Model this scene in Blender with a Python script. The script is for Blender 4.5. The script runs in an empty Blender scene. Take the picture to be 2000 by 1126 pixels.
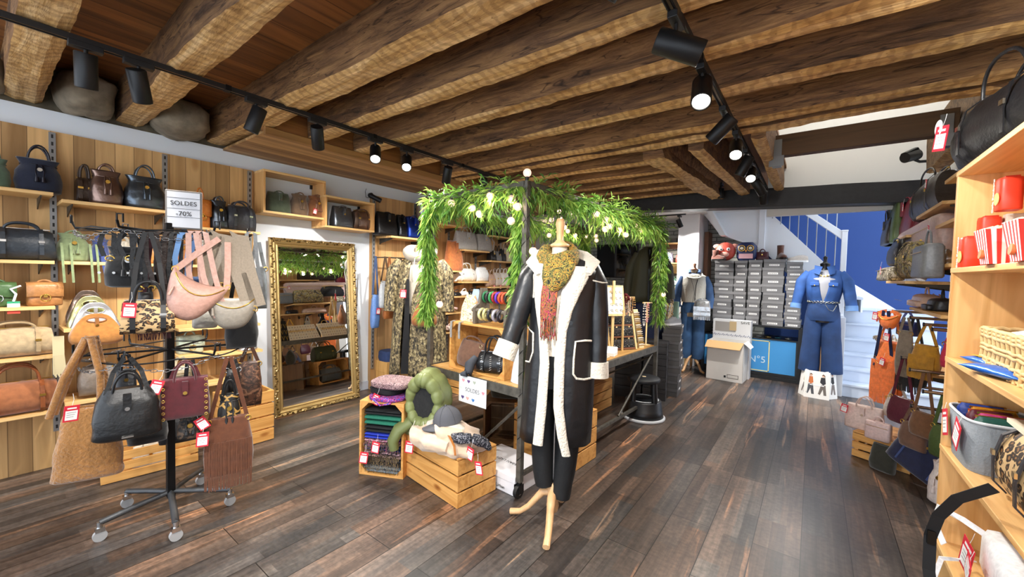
import bpy, math, random
from mathutils import Vector, Matrix, noise
R=math.radians; pi=math.pi
random.seed(7)
SC=bpy.context.scene; COL=SC.collection
# ---------------------------------------------------------------- camera
CAMZ=1.42; FPX=785.0
yaw=R(36.9); pit=math.atan(28/785); rol=.024
_fh=Vector((-math.sin(yaw),math.cos(yaw),0)); _r0=Vector((math.cos(yaw),math.sin(yaw),0))
_f=_fh*math.cos(pit)+Vector((0,0,-math.sin(pit))); _u0=_r0.cross(_f)
_r=_r0*math.cos(rol)+_u0*math.sin(rol); _u=_r.cross(_f)
cam=bpy.data.objects.new('camera',bpy.data.cameras.new('camera')); COL.objects.link(cam); SC.camera=cam
m=Matrix.Identity(4)
for i in range(3): m[i][0]=_r[i]; m[i][1]=_u[i]; m[i][2]=-_f[i]
m[2][3]=CAMZ; cam.matrix_world=m
cam.data.sensor_width=36; cam.data.lens=36*FPX/2000; cam.data.clip_start=.05
def ray(x,y): return _f+_r*((x-1000)/FPX)-_u*((y-563)/FPX)
_C=Vector((0,0,CAMZ))
def onX(x,y,v): d=ray(x,y); return _C+d*(v/d.x)
def onY(x,y,v): d=ray(x,y); return _C+d*(v/d.y)
def onZ(x,y,v=0): d=ray(x,y); return _C+d*((v-CAMZ)/d.z)
# ---------------------------------------------------------------- world and exposure
w=bpy.data.worlds.new('world'); SC.world=w; w.use_nodes=True
w.node_tree.nodes['Background'].inputs[0].default_value=(.82,.9,1,1)
w.node_tree.nodes['Background'].inputs[1].default_value=2.1   # street daylight entering by the open shop front behind the camera
vs=SC.view_settings; vs.view_transform='Standard'; vs.look='None'; vs.gamma=1; vs.use_curve_mapping=False; vs.exposure=.62
# ---------------------------------------------------------------- helpers
class MB:
    def __init__(s): s.v=[];s.f=[];s.m=[];s.sm=[];s.M=None
    def add(s,vs,fs,mi=0,smooth=False,M=None):
        b=len(s.v); M=M if M is not None else s.M
        s.v+=[tuple(M@Vector(p)) if M is not None else tuple(p) for p in vs]
        for f in fs: s.f.append([i+b for i in f]); s.m.append(mi); s.sm.append(smooth)
        return s
    def box(s,x0,x1,y0,y1,z0,z1,mi=0,M=None):
        vs=[(x,y,z) for z in(z0,z1) for y in(y0,y1) for x in(x0,x1)]
        return s.add(vs,[(0,2,3,1),(4,5,7,6),(0,1,5,4),(2,6,7,3),(0,4,6,2),(1,3,7,5)],mi,False,M)
    def cbox(s,c,d,mi=0,M=None): return s.box(c[0]-d[0]/2,c[0]+d[0]/2,c[1]-d[1]/2,c[1]+d[1]/2,c[2]-d[2]/2,c[2]+d[2]/2,mi,M)
    def loft(s,rings,mi=0,cap=True,M=None,smooth=True,closed=True,loop=False):
        n=len(rings[0]); vs=[p for r in rings for p in r]; fs=[]; K=len(rings)
        for k in range(K if loop else K-1):
            a=k*n;b=((k+1)%K)*n
            for i in range(n if closed else n-1):
                j=(i+1)%n; fs.append((a+i,a+j,b+j,b+i))
        s.add(vs,fs,mi,smooth,M)
        if cap and not loop:
            s.add(rings[0],[tuple(range(n))[::-1]],mi,False,M); s.add(rings[-1],[tuple(range(n))],mi,False,M)
        return s
    def tube(s,pts,r,n=8,mi=0,flat=1.0,M=None,up=None,loop=False,cap=True,axis=None):
        pts=[Vector(p) for p in pts]; K=len(pts); rings=[]; N=None
        for i,p in enumerate(pts):
            if loop: t=pts[(i+1)%K]-pts[i-1]
            else: t=pts[min(i+1,K-1)]-pts[max(i-1,0)]
            if axis is not None: t=Vector(axis)
            if t.length<1e-9: t=Vector((0,0,1))
            t.normalize()
            if up is not None: a=Vector(up)
            elif N is None: a=Vector((0,0,1)) if abs(t.z)<.9 else Vector((1,0,0))
            else: a=N
            a=a-t*a.dot(t)
            if a.length<1e-4: a=t.orthogonal()
            a.normalize(); N=a; b=t.cross(a); rr=r[i] if isinstance(r,(list,tuple)) else r
            rings.append([p+a*(math.cos(2*pi*k/n)*rr*flat)+b*(math.sin(2*pi*k/n)*rr) for k in range(n)])
        return s.loft(rings,mi,cap=cap,M=M,loop=loop)
    def lathe(s,prof,c=(0,0,0),n=20,mi=0,M=None,sx=1,sy=1):
        return s.loft([[(c[0]+r*sx*math.cos(2*pi*k/n),c[1]+r*sy*math.sin(2*pi*k/n),c[2]+z) for k in range(n)] for r,z in prof],mi,M=M)
    def cyl(s,a,b,r,n=12,mi=0,M=None,r2=None): return s.tube([a,b],[r,r2 if r2 is not None else r],n,mi,M=M)
    def sph(s,c,r,n=12,k=7,mi=0,M=None,sc=(1,1,1)):
        return s.loft([[(c[0]+r*sc[0]*math.sin(pi*(i+.02)/(k-.0+.04))*math.cos(2*pi*j/n),c[1]+r*sc[1]*math.sin(pi*(i+.02)/(k+.04))*math.sin(2*pi*j/n),c[2]-r*sc[2]*math.cos(pi*(i+.02)/(k+.04))) for j in range(n)] for i in range(k+1)],mi,M=M)
    def ribbon(s,pts,w,t=.003,mi=0,M=None,side=(1,0,0)):
        pts=[Vector(p) for p in pts]; K=len(pts); rings=[]; sd=Vector(side)
        for i,p in enumerate(pts):
            tt=(pts[min(i+1,K-1)]-pts[max(i-1,0)]); tt.normalize() if tt.length>0 else None
            ww=w[i] if isinstance(w,(list,tuple)) else w
            a=(sd-tt*sd.dot(tt)).normalized(); b=tt.cross(a)
            rings.append([p+a*ww/2+b*t/2,p-a*ww/2+b*t/2,p-a*ww/2-b*t/2,p+a*ww/2-b*t/2])
        return s.loft(rings,mi,M=M,smooth=False)
    def poly(s,pts,d,mi=0,M=None):
        # prism: outline in any plane, extruded by the vector d
        n=len(pts); d=Vector(d); a=[Vector(p) for p in pts]; b=[p+d for p in a]
        fs=[tuple(range(n))[::-1],tuple(range(n,2*n))]+[(i,(i+1)%n,n+(i+1)%n,n+i) for i in range(n)]
        return s.add(a+b,fs,mi,False,M)
    def build(s,name,mat,parent=None,bevel=0,sub=0,loc=None):
        me=bpy.data.meshes.new(name); me.from_pydata(s.v,[],s.f)
        for x in (mat if isinstance(mat,(list,tuple)) else [mat]): me.materials.append(x)
        me.polygons.foreach_set('material_index',s.m); me.polygons.foreach_set('use_smooth',s.sm)
        me.update(); me.validate()
        o=bpy.data.objects.new(name,me); COL.objects.link(o)
        if parent is not None: o.parent=parent
        if loc is not None: o.location=loc
        if bevel:
            b=o.modifiers.new('bevel','BEVEL'); b.width=bevel; b.segments=2; b.limit_method='ANGLE'; b.angle_limit=R(50)
        if sub:
            b=o.modifiers.new('sub','SUBSURF'); b.levels=sub; b.render_levels=sub
        return o
def tag(o,label=None,cat=None,group=None,kind=None):
    if label: o['label']=label
    if cat: o['category']=cat
    if group: o['group']=group
    if kind: o['kind']=kind
    return o
def empty(name,loc,label,cat,rz=0,group=None,rot=None):
    o=bpy.data.objects.new(name,None); COL.objects.link(o); o.location=loc
    o.rotation_euler=rot if rot else (0,0,rz); o.empty_display_size=.05
    return tag(o,label,cat,group)
def struct(mb,name,mat,bevel=0): return tag(mb.build(name,mat,None,bevel),kind='structure')
def copy_tree(o,parent=None):
    c=o.copy(); COL.objects.link(c); c.parent=parent
    for ch in list(o.children): copy_tree(ch,c)
    return c
def fbm(x,y,z): return noise.noise(Vector((x,y,z)))
# ---------------------------------------------------------------- materials
def hexc(h):
    f=lambda c:(c/12.92 if c<=.04045 else ((c+.055)/1.055)**2.4)
    return tuple(f(int(h[i:i+2],16)/255) for i in (0,2,4))+(1,)
_mc={}
def newmat(name):
    m=bpy.data.materials.new(name); m.use_nodes=True; nt=m.node_tree; b=nt.nodes['Principled BSDF']
    return m,nt,b
def node(nt,t,**k):
    n=nt.nodes.new(t)
    for a,v in k.items():
        if a.startswith('i_'): n.inputs[a[2:].replace('_',' ')].default_value=v
        else: setattr(n,a,v)
    return n
def coords(nt,scale=(1,1,1),rot=(0,0,0)):
    tc=node(nt,'ShaderNodeTexCoord'); mp=node(nt,'ShaderNodeMapping'); mp.inputs['Scale'].default_value=scale; mp.inputs['Rotation'].default_value=rot
    nt.links.new(tc.outputs['Object'],mp.inputs['Vector']); return mp.outputs['Vector']
def ramp(nt,src,stops,interp='LINEAR'):
    r=node(nt,'ShaderNodeValToRGB'); r.color_ramp.interpolation=interp; e=r.color_ramp.elements
    while len(e)<len(stops): e.new(.5)
    for i,(p,c) in enumerate(stops): e[i].position=p; e[i].color=c if not isinstance(c,str) else hexc(c)
    nt.links.new(src,r.inputs['Fac']); return r.outputs['Color']
def bump(nt,b,src,st=.3,dist=.01):
    n=node(nt,'ShaderNodeBump'); n.inputs['Strength'].default_value=st; n.inputs['Distance'].default_value=dist
    nt.links.new(src,n.inputs['Height']); nt.links.new(n.outputs['Normal'],b.inputs['Normal'])
def plain(c,rough=.6,metal=0,bs=0,bst=.3,em=0,var=0,sheen=0,coat=0):
    k=('p',c,rough,metal,bs,bst,em,var,sheen,coat)
    if k in _mc: return _mc[k]
    m,nt,b=newmat('plain_'+c); b.inputs['Base Color'].default_value=hexc(c); b.inputs['Roughness'].default_value=rough; b.inputs['Metallic'].default_value=metal
    if sheen: b.inputs['Sheen Weight'].default_value=sheen
    if coat: b.inputs['Coat Weight'].default_value=coat
    if bs or var:
        n=node(nt,'ShaderNodeTexNoise'); n.inputs['Scale'].default_value=bs or 8; n.inputs['Detail'].default_value=5; nt.links.new(coords(nt),n.inputs['Vector'])
        if bs: bump(nt,b,n.outputs['Fac'],bst,.01)
        if var:
            h=hexc(c); lo=tuple(x*(1-var) for x in h[:3])+(1,); hi=tuple(min(1,x*(1+var)) for x in h[:3])+(1,)
            nt.links.new(ramp(nt,n.outputs['Fac'],[(.3,lo),(.7,hi)]),b.inputs['Base Color'])
    if em: b.inputs['Emission Color'].default_value=hexc(c); b.inputs['Emission Strength'].default_value=em
    _mc[k]=m; return m
def leather(c): return plain(c,.38,0,60,.25,var=.12)
def suede(c): return plain(c,.9,0,35,.25,var=.18,sheen=.4)
def shiny(c,r=.25): return plain(c,r,.85,14,.6,var=.15)
def cloth(c): return plain(c,.85,0,120,.2,var=.1)
def wood(c1,c2,axis='z',sc=1,rough=.55,knots=True,boards=0,bdir='y',dark=None):
    k=('w',c1,c2,axis,sc,rough,knots,boards,bdir)
    if k in _mc: return _mc[k]
    m,nt,b=newmat('wood_'+c1); s=[14*sc]*3; s['xyz'.index(axis)]=.9*sc
    v=coords(nt,tuple(s)); n=node(nt,'ShaderNodeTexNoise'); n.inputs['Scale'].default_value=1.2; n.inputs['Detail'].default_value=6; n.inputs['Distortion'].default_value=.6
    nt.links.new(v,n.inputs['Vector']); col=ramp(nt,n.outputs['Fac'],[(.28,c1),(.5,c2),(.75,c1)])
    def mul(a,bc,fac=1):
        x=node(nt,'ShaderNodeMix',data_type='RGBA',blend_type='MULTIPLY'); x.inputs['Factor'].default_value=fac
        nt.links.new(a,x.inputs['A']); nt.links.new(bc,x.inputs['B']); return x.outputs['Result']
    if boards:
        v2=coords(nt); sp=node(nt,'ShaderNodeSeparateXYZ'); nt.links.new(v2,sp.inputs[0])
        dv=node(nt,'ShaderNodeMath',operation='DIVIDE'); dv.inputs[1].default_value=boards; nt.links.new(sp.outputs['xyz'.index(bdir)],dv.inputs[0])
        fl=node(nt,'ShaderNodeMath',operation='FLOOR'); nt.links.new(dv.outputs[0],fl.inputs[0])
        wn=node(nt,'ShaderNodeTexWhiteNoise',noise_dimensions='1D'); nt.links.new(fl.outputs[0],wn.inputs['W'])
        col=mul(col,ramp(nt,wn.outputs['Value'],[(0,(.62,.56,.5,1)),(1,(1.15,1.12,1.08,1))]))
        fr=node(nt,'ShaderNodeMath',operation='FRACT'); nt.links.new(dv.outputs[0],fr.inputs[0])
        col=mul(col,ramp(nt,fr.outputs[0],[(0,(.25,.2,.15,1)),(.03,(1,1,1,1)),(.97,(1,1,1,1)),(1,(.25,.2,.15,1))]))
    if knots:
        kv=[5*sc]*3; kv['xyz'.index(axis)]=2.2*sc
        vo=node(nt,'ShaderNodeTexVoronoi'); vo.inputs['Scale'].default_value=1.0; nt.links.new(coords(nt,tuple(kv)),vo.inputs['Vector'])
        col=mul(col,ramp(nt,vo.outputs['Distance'],[(.0,(.35,.22,.12,1)),(.07,(.6,.45,.3,1)),(.13,(1,1,1,1))]))
    nt.links.new(col,b.inputs['Base Color']); b.inputs['Roughness'].default_value=rough; bump(nt,b,n.outputs['Fac'],.15,.004)
    _mc[k]=m; return m
def leopard(c='c9a878',d='2a1c12',d2='8a6238',scale=38,dim=1):
    k=('leo',c,d,scale)
    if k in _mc: return _mc[k]
    m,nt,b=newmat('leopard_print'); v=coords(nt,(1,1,1.3)); n=node(nt,'ShaderNodeTexNoise'); n.inputs['Scale'].default_value=scale*.8; nt.links.new(v,n.inputs['Vector'])
    mx=node(nt,'ShaderNodeMix',data_type='RGBA',blend_type='ADD'); mx.inputs['Factor'].default_value=.04; nt.links.new(v,mx.inputs['A']); nt.links.new(n.outputs['Color'],mx.inputs['B'])
    vo=node(nt,'ShaderNodeTexVoronoi'); vo.inputs['Scale'].default_value=scale; nt.links.new(mx.outputs['Result'],vo.inputs['Vector'])
    nt.links.new(ramp(nt,vo.outputs['Distance'],[(0,d2),(.2,d2),(.25,d),(.5,d),(.56,c),(1,c)]),b.inputs['Base Color']); b.inputs['Roughness'].default_value=.6
    _mc[k]=m; return m
def snake(c1='8a7a58',c2='2c271c',scale=42):
    k=('sn',c1,c2,scale)
    if k in _mc: return _mc[k]
    m,nt,b=newmat('snake_print'); v=coords(nt,(1,1,.6)); vo=node(nt,'ShaderNodeTexVoronoi',feature='DISTANCE_TO_EDGE'); vo.inputs['Scale'].default_value=scale; nt.links.new(v,vo.inputs['Vector'])
    n=node(nt,'ShaderNodeTexNoise'); n.inputs['Scale'].default_value=48; n.inputs['Detail'].default_value=1; n.inputs['Distortion'].default_value=.5; nt.links.new(v,n.inputs['Vector'])
    a=ramp(nt,vo.outputs['Distance'],[(0,(.3,.28,.2,1)),(.12,(1,1,1,1))]); c=ramp(nt,n.outputs['Fac'],[(.36,c2),(.46,'6c5f44'),(.56,c1),(.7,'b8aa80')])
    x=node(nt,'ShaderNodeMix',data_type='RGBA',blend_type='MULTIPLY'); x.inputs['Factor'].default_value=1; nt.links.new(a,x.inputs['A']); nt.links.new(c,x.inputs['B'])
    nt.links.new(x.outputs['Result'],b.inputs['Base Color']); b.inputs['Roughness'].default_value=.6; bump(nt,b,vo.outputs['Distance'],.3,.003)
    _mc[k]=m; return m
def giraffe():
    m,nt,b=newmat('giraffe_print'); v=coords(nt); vo=node(nt,'ShaderNodeTexVoronoi',feature='DISTANCE_TO_EDGE'); vo.inputs['Scale'].default_value=17; nt.links.new(v,vo.inputs['Vector'])
    nt.links.new(ramp(nt,vo.outputs['Distance'],[(0,'b08a48'),(.06,'b08a48'),(.08,'0c0a09'),(1,'0c0a09')]),b.inputs['Base Color']); return m
def multi(name,cols,scale=14,rough=.85,dist=1.5,sc=(1,1,1)):
    m,nt,b=newmat(name); n=node(nt,'ShaderNodeTexNoise'); n.inputs['Scale'].default_value=scale; n.inputs['Detail'].default_value=3; n.inputs['Distortion'].default_value=dist
    nt.links.new(coords(nt,sc),n.inputs['Vector']); K=len(cols)
    nt.links.new(ramp(nt,n.outputs['Fac'],[(.3+.4*i/(K),c) for i,c in enumerate(cols)],'CONSTANT'),b.inputs['Base Color']); b.inputs['Roughness'].default_value=rough; return m
def fur(c,sc=90,st=1,dist=.02):
    k=('fur',c,sc,st)
    if k in _mc: return _mc[k]
    m,nt,b=newmat('fur_'+c); vo=node(nt,'ShaderNodeTexVoronoi'); vo.inputs['Scale'].default_value=sc; n=node(nt,'ShaderNodeTexNoise'); n.inputs['Scale'].default_value=sc*.6
    v=coords(nt); nt.links.new(v,n.inputs['Vector']); nt.links.new(v,vo.inputs['Vector'])
    h=hexc(c); nt.links.new(ramp(nt,n.outputs['Fac'],[(.3,tuple(x*.6 for x in h[:3])+(1,)),(.7,h)]),b.inputs['Base Color'])
    b.inputs['Roughness'].default_value=.95; b.inputs['Sheen Weight'].default_value=.3; bump(nt,b,vo.outputs['Distance'],st,dist); _mc[k]=m; return m
def denim(c='2f4f86'):
    k=('den',c)
    if k in _mc: return _mc[k]
    m,nt,b=newmat('denim_'+c); n=node(nt,'ShaderNodeTexNoise'); n.inputs['Scale'].default_value=6; n.inputs['Detail'].default_value=8; nt.links.new(coords(nt),n.inputs['Vector'])
    h=hexc(c); nt.links.new(ramp(nt,n.outputs['Fac'],[(.3,tuple(x*.75 for x in h[:3])+(1,)),(.72,tuple(min(1,x*1.5) for x in h[:3])+(1,))]),b.inputs['Base Color']); b.inputs['Roughness'].default_value=.85
    w_=node(nt,'ShaderNodeTexNoise'); w_.inputs['Scale'].default_value=220; nt.links.new(coords(nt),w_.inputs['Vector']); bump(nt,b,w_.outputs['Fac'],.25,.003); _mc[k]=m; return m
BLK=plain('141416',.5); BLKM=plain('1a1b1d',.4,.6); CHROME=plain('c8c8c8',.2,1); GOLD=plain('d8b25a',.28,1); WHITE=plain('eef1f4',.6)
PINE=wood('c08a4c','e0b070','y'); PINEX=wood('c08a4c','e0b070','x'); PINEZ=wood('b88044','dca868','z')
CRATE=wood('b87c38','dca45c','x',1.2); OLDMETAL=plain('4a4842',.45,.5,20,.2,var=.3)
RED=plain('d8283c',.5); PAPER=plain('f4f4f2',.6); GREYP=plain('9a9a9c',.6); INK=plain('222222',.6)
SKINW=wood('c89868','dcb080','z',.8,.4,False)
# ================================================================ the setting
XW=-4.25; XR=1.0; YB=7.9
def floor_mat():
    m,nt,b=newmat('dark_worn_planks')
    tc=coords(nt); sp=node(nt,'ShaderNodeSeparateXYZ'); nt.links.new(tc,sp.inputs[0]); cb=node(nt,'ShaderNodeCombineXYZ')
    nt.links.new(sp.outputs['Y'],cb.inputs['X']); nt.links.new(sp.outputs['X'],cb.inputs['Y'])
    def brick(w,h,sz,off,c1,c2,mo):
        br=node(nt,'ShaderNodeTexBrick'); br.offset=off; br.inputs['Scale'].default_value=1; br.inputs['Brick Width'].default_value=w; br.inputs['Row Height'].default_value=h
        br.inputs['Mortar Size'].default_value=sz; br.inputs['Bias'].default_value=0; br.inputs['Color1'].default_value=c1; br.inputs['Color2'].default_value=c2; br.inputs['Mortar'].default_value=mo
        nt.links.new(cb.outputs[0],br.inputs['Vector']); return br
    b1=brick(1.25,.21,.0022,.37,hexc('403b39'),hexc('655d58'),hexc('14110f'))
    b2=brick(.83,.07,.0,.63,(.42,.4,.4,1),(1.6,1.5,1.4,1),(1,1,1,1)); b3=brick(.61,.105,.0,.41,(.8,.95,1.05,1),(1.2,1.0,.85,1),(1,1,1,1))
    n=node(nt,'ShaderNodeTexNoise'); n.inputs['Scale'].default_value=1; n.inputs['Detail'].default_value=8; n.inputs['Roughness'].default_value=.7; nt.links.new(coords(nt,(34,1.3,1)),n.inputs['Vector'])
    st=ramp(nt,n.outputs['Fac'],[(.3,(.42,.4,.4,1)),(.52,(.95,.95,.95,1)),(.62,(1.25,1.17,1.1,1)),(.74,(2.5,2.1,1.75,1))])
    n2=node(nt,'ShaderNodeTexNoise'); n2.inputs['Scale'].default_value=1.7; n2.inputs['Detail'].default_value=4; nt.links.new(coords(nt,(2.5,1,1)),n2.inputs['Vector'])
    st2=ramp(nt,n2.outputs['Fac'],[(.35,(.6,.62,.66,1)),(.65,(1.4,1.3,1.2,1))])
    n3=node(nt,'ShaderNodeTexNoise'); n3.inputs['Scale'].default_value=1; n3.inputs['Detail'].default_value=2; nt.links.new(coords(nt,(5,60,1)),n3.inputs['Vector'])
    st3=ramp(nt,n3.outputs['Fac'],[(.45,(1,1,1,1)),(.6,(.72,.7,.7,1))])
    c=b1.outputs['Color']
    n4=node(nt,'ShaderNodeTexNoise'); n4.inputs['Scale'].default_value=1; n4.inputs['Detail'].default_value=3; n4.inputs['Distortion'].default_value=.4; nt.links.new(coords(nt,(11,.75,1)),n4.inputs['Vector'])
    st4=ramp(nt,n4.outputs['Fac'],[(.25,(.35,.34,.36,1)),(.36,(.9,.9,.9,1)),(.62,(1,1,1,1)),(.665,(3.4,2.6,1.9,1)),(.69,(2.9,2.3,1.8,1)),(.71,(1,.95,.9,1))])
    n5=node(nt,'ShaderNodeTexNoise'); n5.inputs['Scale'].default_value=38; n5.inputs['Detail'].default_value=6; nt.links.new(coords(nt),n5.inputs['Vector'])
    st5=ramp(nt,n5.outputs['Fac'],[(.35,(.7,.7,.7,1)),(.65,(1.25,1.22,1.2,1))])
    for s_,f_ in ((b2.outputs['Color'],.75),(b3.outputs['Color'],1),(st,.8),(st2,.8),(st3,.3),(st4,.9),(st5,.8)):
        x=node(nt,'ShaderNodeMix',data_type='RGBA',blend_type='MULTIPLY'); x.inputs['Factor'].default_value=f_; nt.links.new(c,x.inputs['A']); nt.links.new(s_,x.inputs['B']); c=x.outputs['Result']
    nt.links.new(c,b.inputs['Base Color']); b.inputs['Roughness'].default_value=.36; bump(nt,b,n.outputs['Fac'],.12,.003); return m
def beam_mat(c1,c2,c3,dark=1):
    m,nt,b=newmat('old_oak_'+c1); n=node(nt,'ShaderNodeTexNoise'); n.inputs['Scale'].default_value=1; n.inputs['Detail'].default_value=8; n.inputs['Roughness'].default_value=.65; n.inputs['Distortion'].default_value=.8
    nt.links.new(coords(nt,(2.2,16,16)),n.inputs['Vector'])
    col=ramp(nt,n.outputs['Fac'],[(.28,c1),(.46,c2),(.7,c3)])
    # adze and saw marks across the undersides, which are coloured paler than the sides
    wv=node(nt,'ShaderNodeTexWave',wave_type='BANDS',bands_direction='X'); wv.inputs['Scale'].default_value=5; wv.inputs['Distortion'].default_value=6; wv.inputs['Detail'].default_value=3; wv.inputs['Detail Scale'].default_value=2.5; nt.links.new(coords(nt),wv.inputs['Vector'])
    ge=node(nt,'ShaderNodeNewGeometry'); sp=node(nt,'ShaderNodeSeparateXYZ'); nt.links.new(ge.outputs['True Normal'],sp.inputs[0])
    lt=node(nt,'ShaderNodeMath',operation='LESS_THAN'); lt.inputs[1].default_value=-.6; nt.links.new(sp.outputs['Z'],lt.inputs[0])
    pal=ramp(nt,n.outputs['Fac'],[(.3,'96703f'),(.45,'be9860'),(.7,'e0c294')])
    gr=node(nt,'ShaderNodeTexNoise'); gr.inputs['Scale'].default_value=1; gr.inputs['Detail'].default_value=8; gr.inputs['Roughness'].default_value=.75; nt.links.new(coords(nt,(3.5,48,48)),gr.inputs['Vector'])
    ck=node(nt,'ShaderNodeTexNoise'); ck.inputs['Scale'].default_value=1; ck.inputs['Detail'].default_value=2; ck.inputs['Distortion'].default_value=1.5; nt.links.new(coords(nt,(1.1,13,13)),ck.inputs['Vector'])
    wh=node(nt,'ShaderNodeTexVoronoi'); wh.inputs['Scale'].default_value=38; nt.links.new(coords(nt,(.7,1,1)),wh.inputs['Vector'])
    def mulc(a,bc,f=1):
        y=node(nt,'ShaderNodeMix',data_type='RGBA',blend_type='MULTIPLY'); y.inputs['Factor'].default_value=f; nt.links.new(a,y.inputs['A']); nt.links.new(bc,y.inputs['B']); return y.outputs['Result']
    col=mulc(col,ramp(nt,gr.outputs['Fac'],[(.3,(.55,.52,.5,1)),(.6,(1.2,1.2,1.2,1))]))
    col=mulc(col,ramp(nt,ck.outputs['Fac'],[(.485,(1,1,1,1)),(.498,(.18,.14,.1,1)),(.506,(.18,.14,.1,1)),(.52,(1,1,1,1))]),.8)
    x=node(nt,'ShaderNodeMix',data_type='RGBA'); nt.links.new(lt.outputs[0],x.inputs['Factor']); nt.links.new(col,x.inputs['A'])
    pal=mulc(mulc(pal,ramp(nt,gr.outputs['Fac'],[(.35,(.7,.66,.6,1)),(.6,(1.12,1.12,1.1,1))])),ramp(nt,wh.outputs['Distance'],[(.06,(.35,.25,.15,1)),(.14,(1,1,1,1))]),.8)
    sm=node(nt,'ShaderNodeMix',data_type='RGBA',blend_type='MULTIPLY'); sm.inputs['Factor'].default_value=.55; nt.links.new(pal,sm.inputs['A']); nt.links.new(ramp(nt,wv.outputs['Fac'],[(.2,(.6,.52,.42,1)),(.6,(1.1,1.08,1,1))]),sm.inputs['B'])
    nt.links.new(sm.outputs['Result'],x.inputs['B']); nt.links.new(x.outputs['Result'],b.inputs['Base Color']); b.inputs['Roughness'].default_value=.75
    bump(nt,b,n.outputs['Fac'],.6,.02); return m
struct(MB().box(XW-.1,XR+1.2,-2.6,YB+.2,-.1,0),'floor',floor_mat())
WALLW=plain('dfe6ee',.7,0,3,.05); BLUE=plain('1a3d7c',.65,0,3,.04)
struct(MB().box(XW-.15,XW,-1.0,YB,0,2.47),'wall_left',WALLW)
struct(MB().box(XW-.4,XW-.03,-1.0,YB,2.47,2.8),'wall_left_rubble',plain('6a6150',.9,0,9,1,var=.4))
for y0,y1 in ((1.56,2.81),): struct(MB().box(XW,XW+.014,y0,y1,0,.1),'baseboard_left',plain('c4cede',.5),.002)
BOARDS=wood('ab8450','d8b078','z',.55,.55,True,.105,'y')
BOARDS2=wood('b08850','dab07a','z',.55,.55,True,.1,'y')
# wood panelling on the left wall, in two runs
struct(MB().box(XW,XW+.05,-1.0,1.555,0,2.32),'trim_1',BOARDS)
struct(MB().box(XW,XW+.05,2.81,6.3,0,2.31),'trim_2',BOARDS2)
struct(MB().box(XR,XR+.15,-1.0,5.4,0,2.9),'wall_right',plain('e8e8e6',.7))
# ---- ceiling boards above the beams
PLANK=wood('5e3c22','a06c3a','y',.7,.6,True,.2,'x')
struct(MB().box(XW-.1,XR+.6,-1.2,3.52,2.76,2.8).box(XW-.1,-.32,3.52,YB,2.76,2.8),'ceiling',PLANK)
struct(MB().box(XW,-3.42,1.33,5.9,2.455,2.475),'trim_3',wood('8a6a44','c09a68','y',.7,.6,False,.075,'x'))
struct(MB().box(-3.44,-3.41,1.33,5.9,2.47,2.77),'trim_7',PLANK)
struct(MB().box(-3.42,-3.38,1.33,5.9,2.44,2.5),'trim_4',wood('7a5530','a87c48','y'),.004)
OAK=beam_mat('3c2a1c','6e5036','9a7448'); OAK2=beam_mat('463222','7c5a3a','a67e50')
def beam(p0,p1,w,z0,z1,mat,label,wob=.012,seed=0,name='ceiling_beam',nseg=None):
    p0=Vector(p0);p1=Vector(p1);d=p1-p0;L=d.length;n=nseg or max(6,int(L/.06)); t=d/L; s=Vector((-t.y,t.x,0)); rings=[]
    prof=[(-.5,0),(-.25,0),(0,0),(.25,0),(.5,0),(.5,.33),(.5,.66),(.5,1),(-.5,1),(-.5,.66),(-.5,.33)]
    for i in range(n+1):
        q=p0+t*(L*i/n); ring=[]
        for a,h in prof:
            k=(q.x*t.x+q.y*t.y)
            dx=fbm(k*1.3,a*2+seed*3.7,h*2)*wob*1.8+fbm(k*9,a*5+seed,h*5)*wob*.5
            dz=(fbm(k*1.7,a*3+seed*5.1,7)*wob+fbm(k*11,a*6+seed,3)*wob*.45) if h<1 else 0
            if h==0 and abs(a)==.5: dz+=.012; 
            sgn=1 if a>0 else (-1 if a<0 else 0)
            ring.append(q+s*(a*w+dx*(1 if h<1 else .4)*sgn)+Vector((0,0,z0+(z1-z0)*h+dz)))
        rings.append(ring)
    mb=MB().loft(rings,smooth=False)
    o=mb.build(name,mat); return tag(o,label,'ceiling beam','exposed oak ceiling beams' if name=='ceiling_beam' else None)
XE=1.0
places=['nearest to the camera at far left','second from the left corner','third from the left, ending beside the boulder','fourth, starting at the plank soffit','fifth, crossing above the clothes mannequin','sixth, crossing the black track','seventh, just before the stair opening','last full one, edging the stair opening']
for i,(yc,wd,z1) in enumerate([(.2,.17,2.78),(.72,.15,2.78),(1.3,.17,2.78),(1.72,.13,2.78),(2.15,.14,2.78),(2.66,.14,2.78),(3.2,.14,2.78),(3.41,.12,2.78)]):
    beam((XW-.02 if yc<1.33 else -3.4,yc,0),(XE-.03,yc+.0,0),wd,2.5,z1,OAK if i%2 else OAK2,'old rough oak ceiling beam with saw marks, '+places[i],.016 if i!=7 else .02,i)
for i,(yc,w_) in enumerate([(3.85,.12),(4.25,.12),(4.65,.12),(5.05,.12),(5.45,.12)]):
    beam((-3.4,yc,0),(-1.2,yc,0),w_,2.5,2.76,OAK2,'short rough joist above the garland frame, %s'%['nearest the seventh beam','second towards the black girder','middle of the five','fourth, next to last','last one before the black girder'][i],.012,20+i)
beam((-1.12,3.47,0),(-1.02,5.6,0),.16,2.42,2.74,OAK2,'thick scarred oak trimmer running towards the black girder, left of its pair',.03,31,'trimmer_beam')
beam((-.8,3.47,0),(-.72,5.6,0),.11,2.44,2.74,OAK,'straight oak trimmer running towards the black girder, right of its pair',.01,32,'trimmer_beam')
beam((-.37,3.47,0),(-.37,5.6,0),.09,2.46,2.8,OAK,'narrow oak trimmer edging the stair opening on its left',.006,33,'trimmer_beam')
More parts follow.
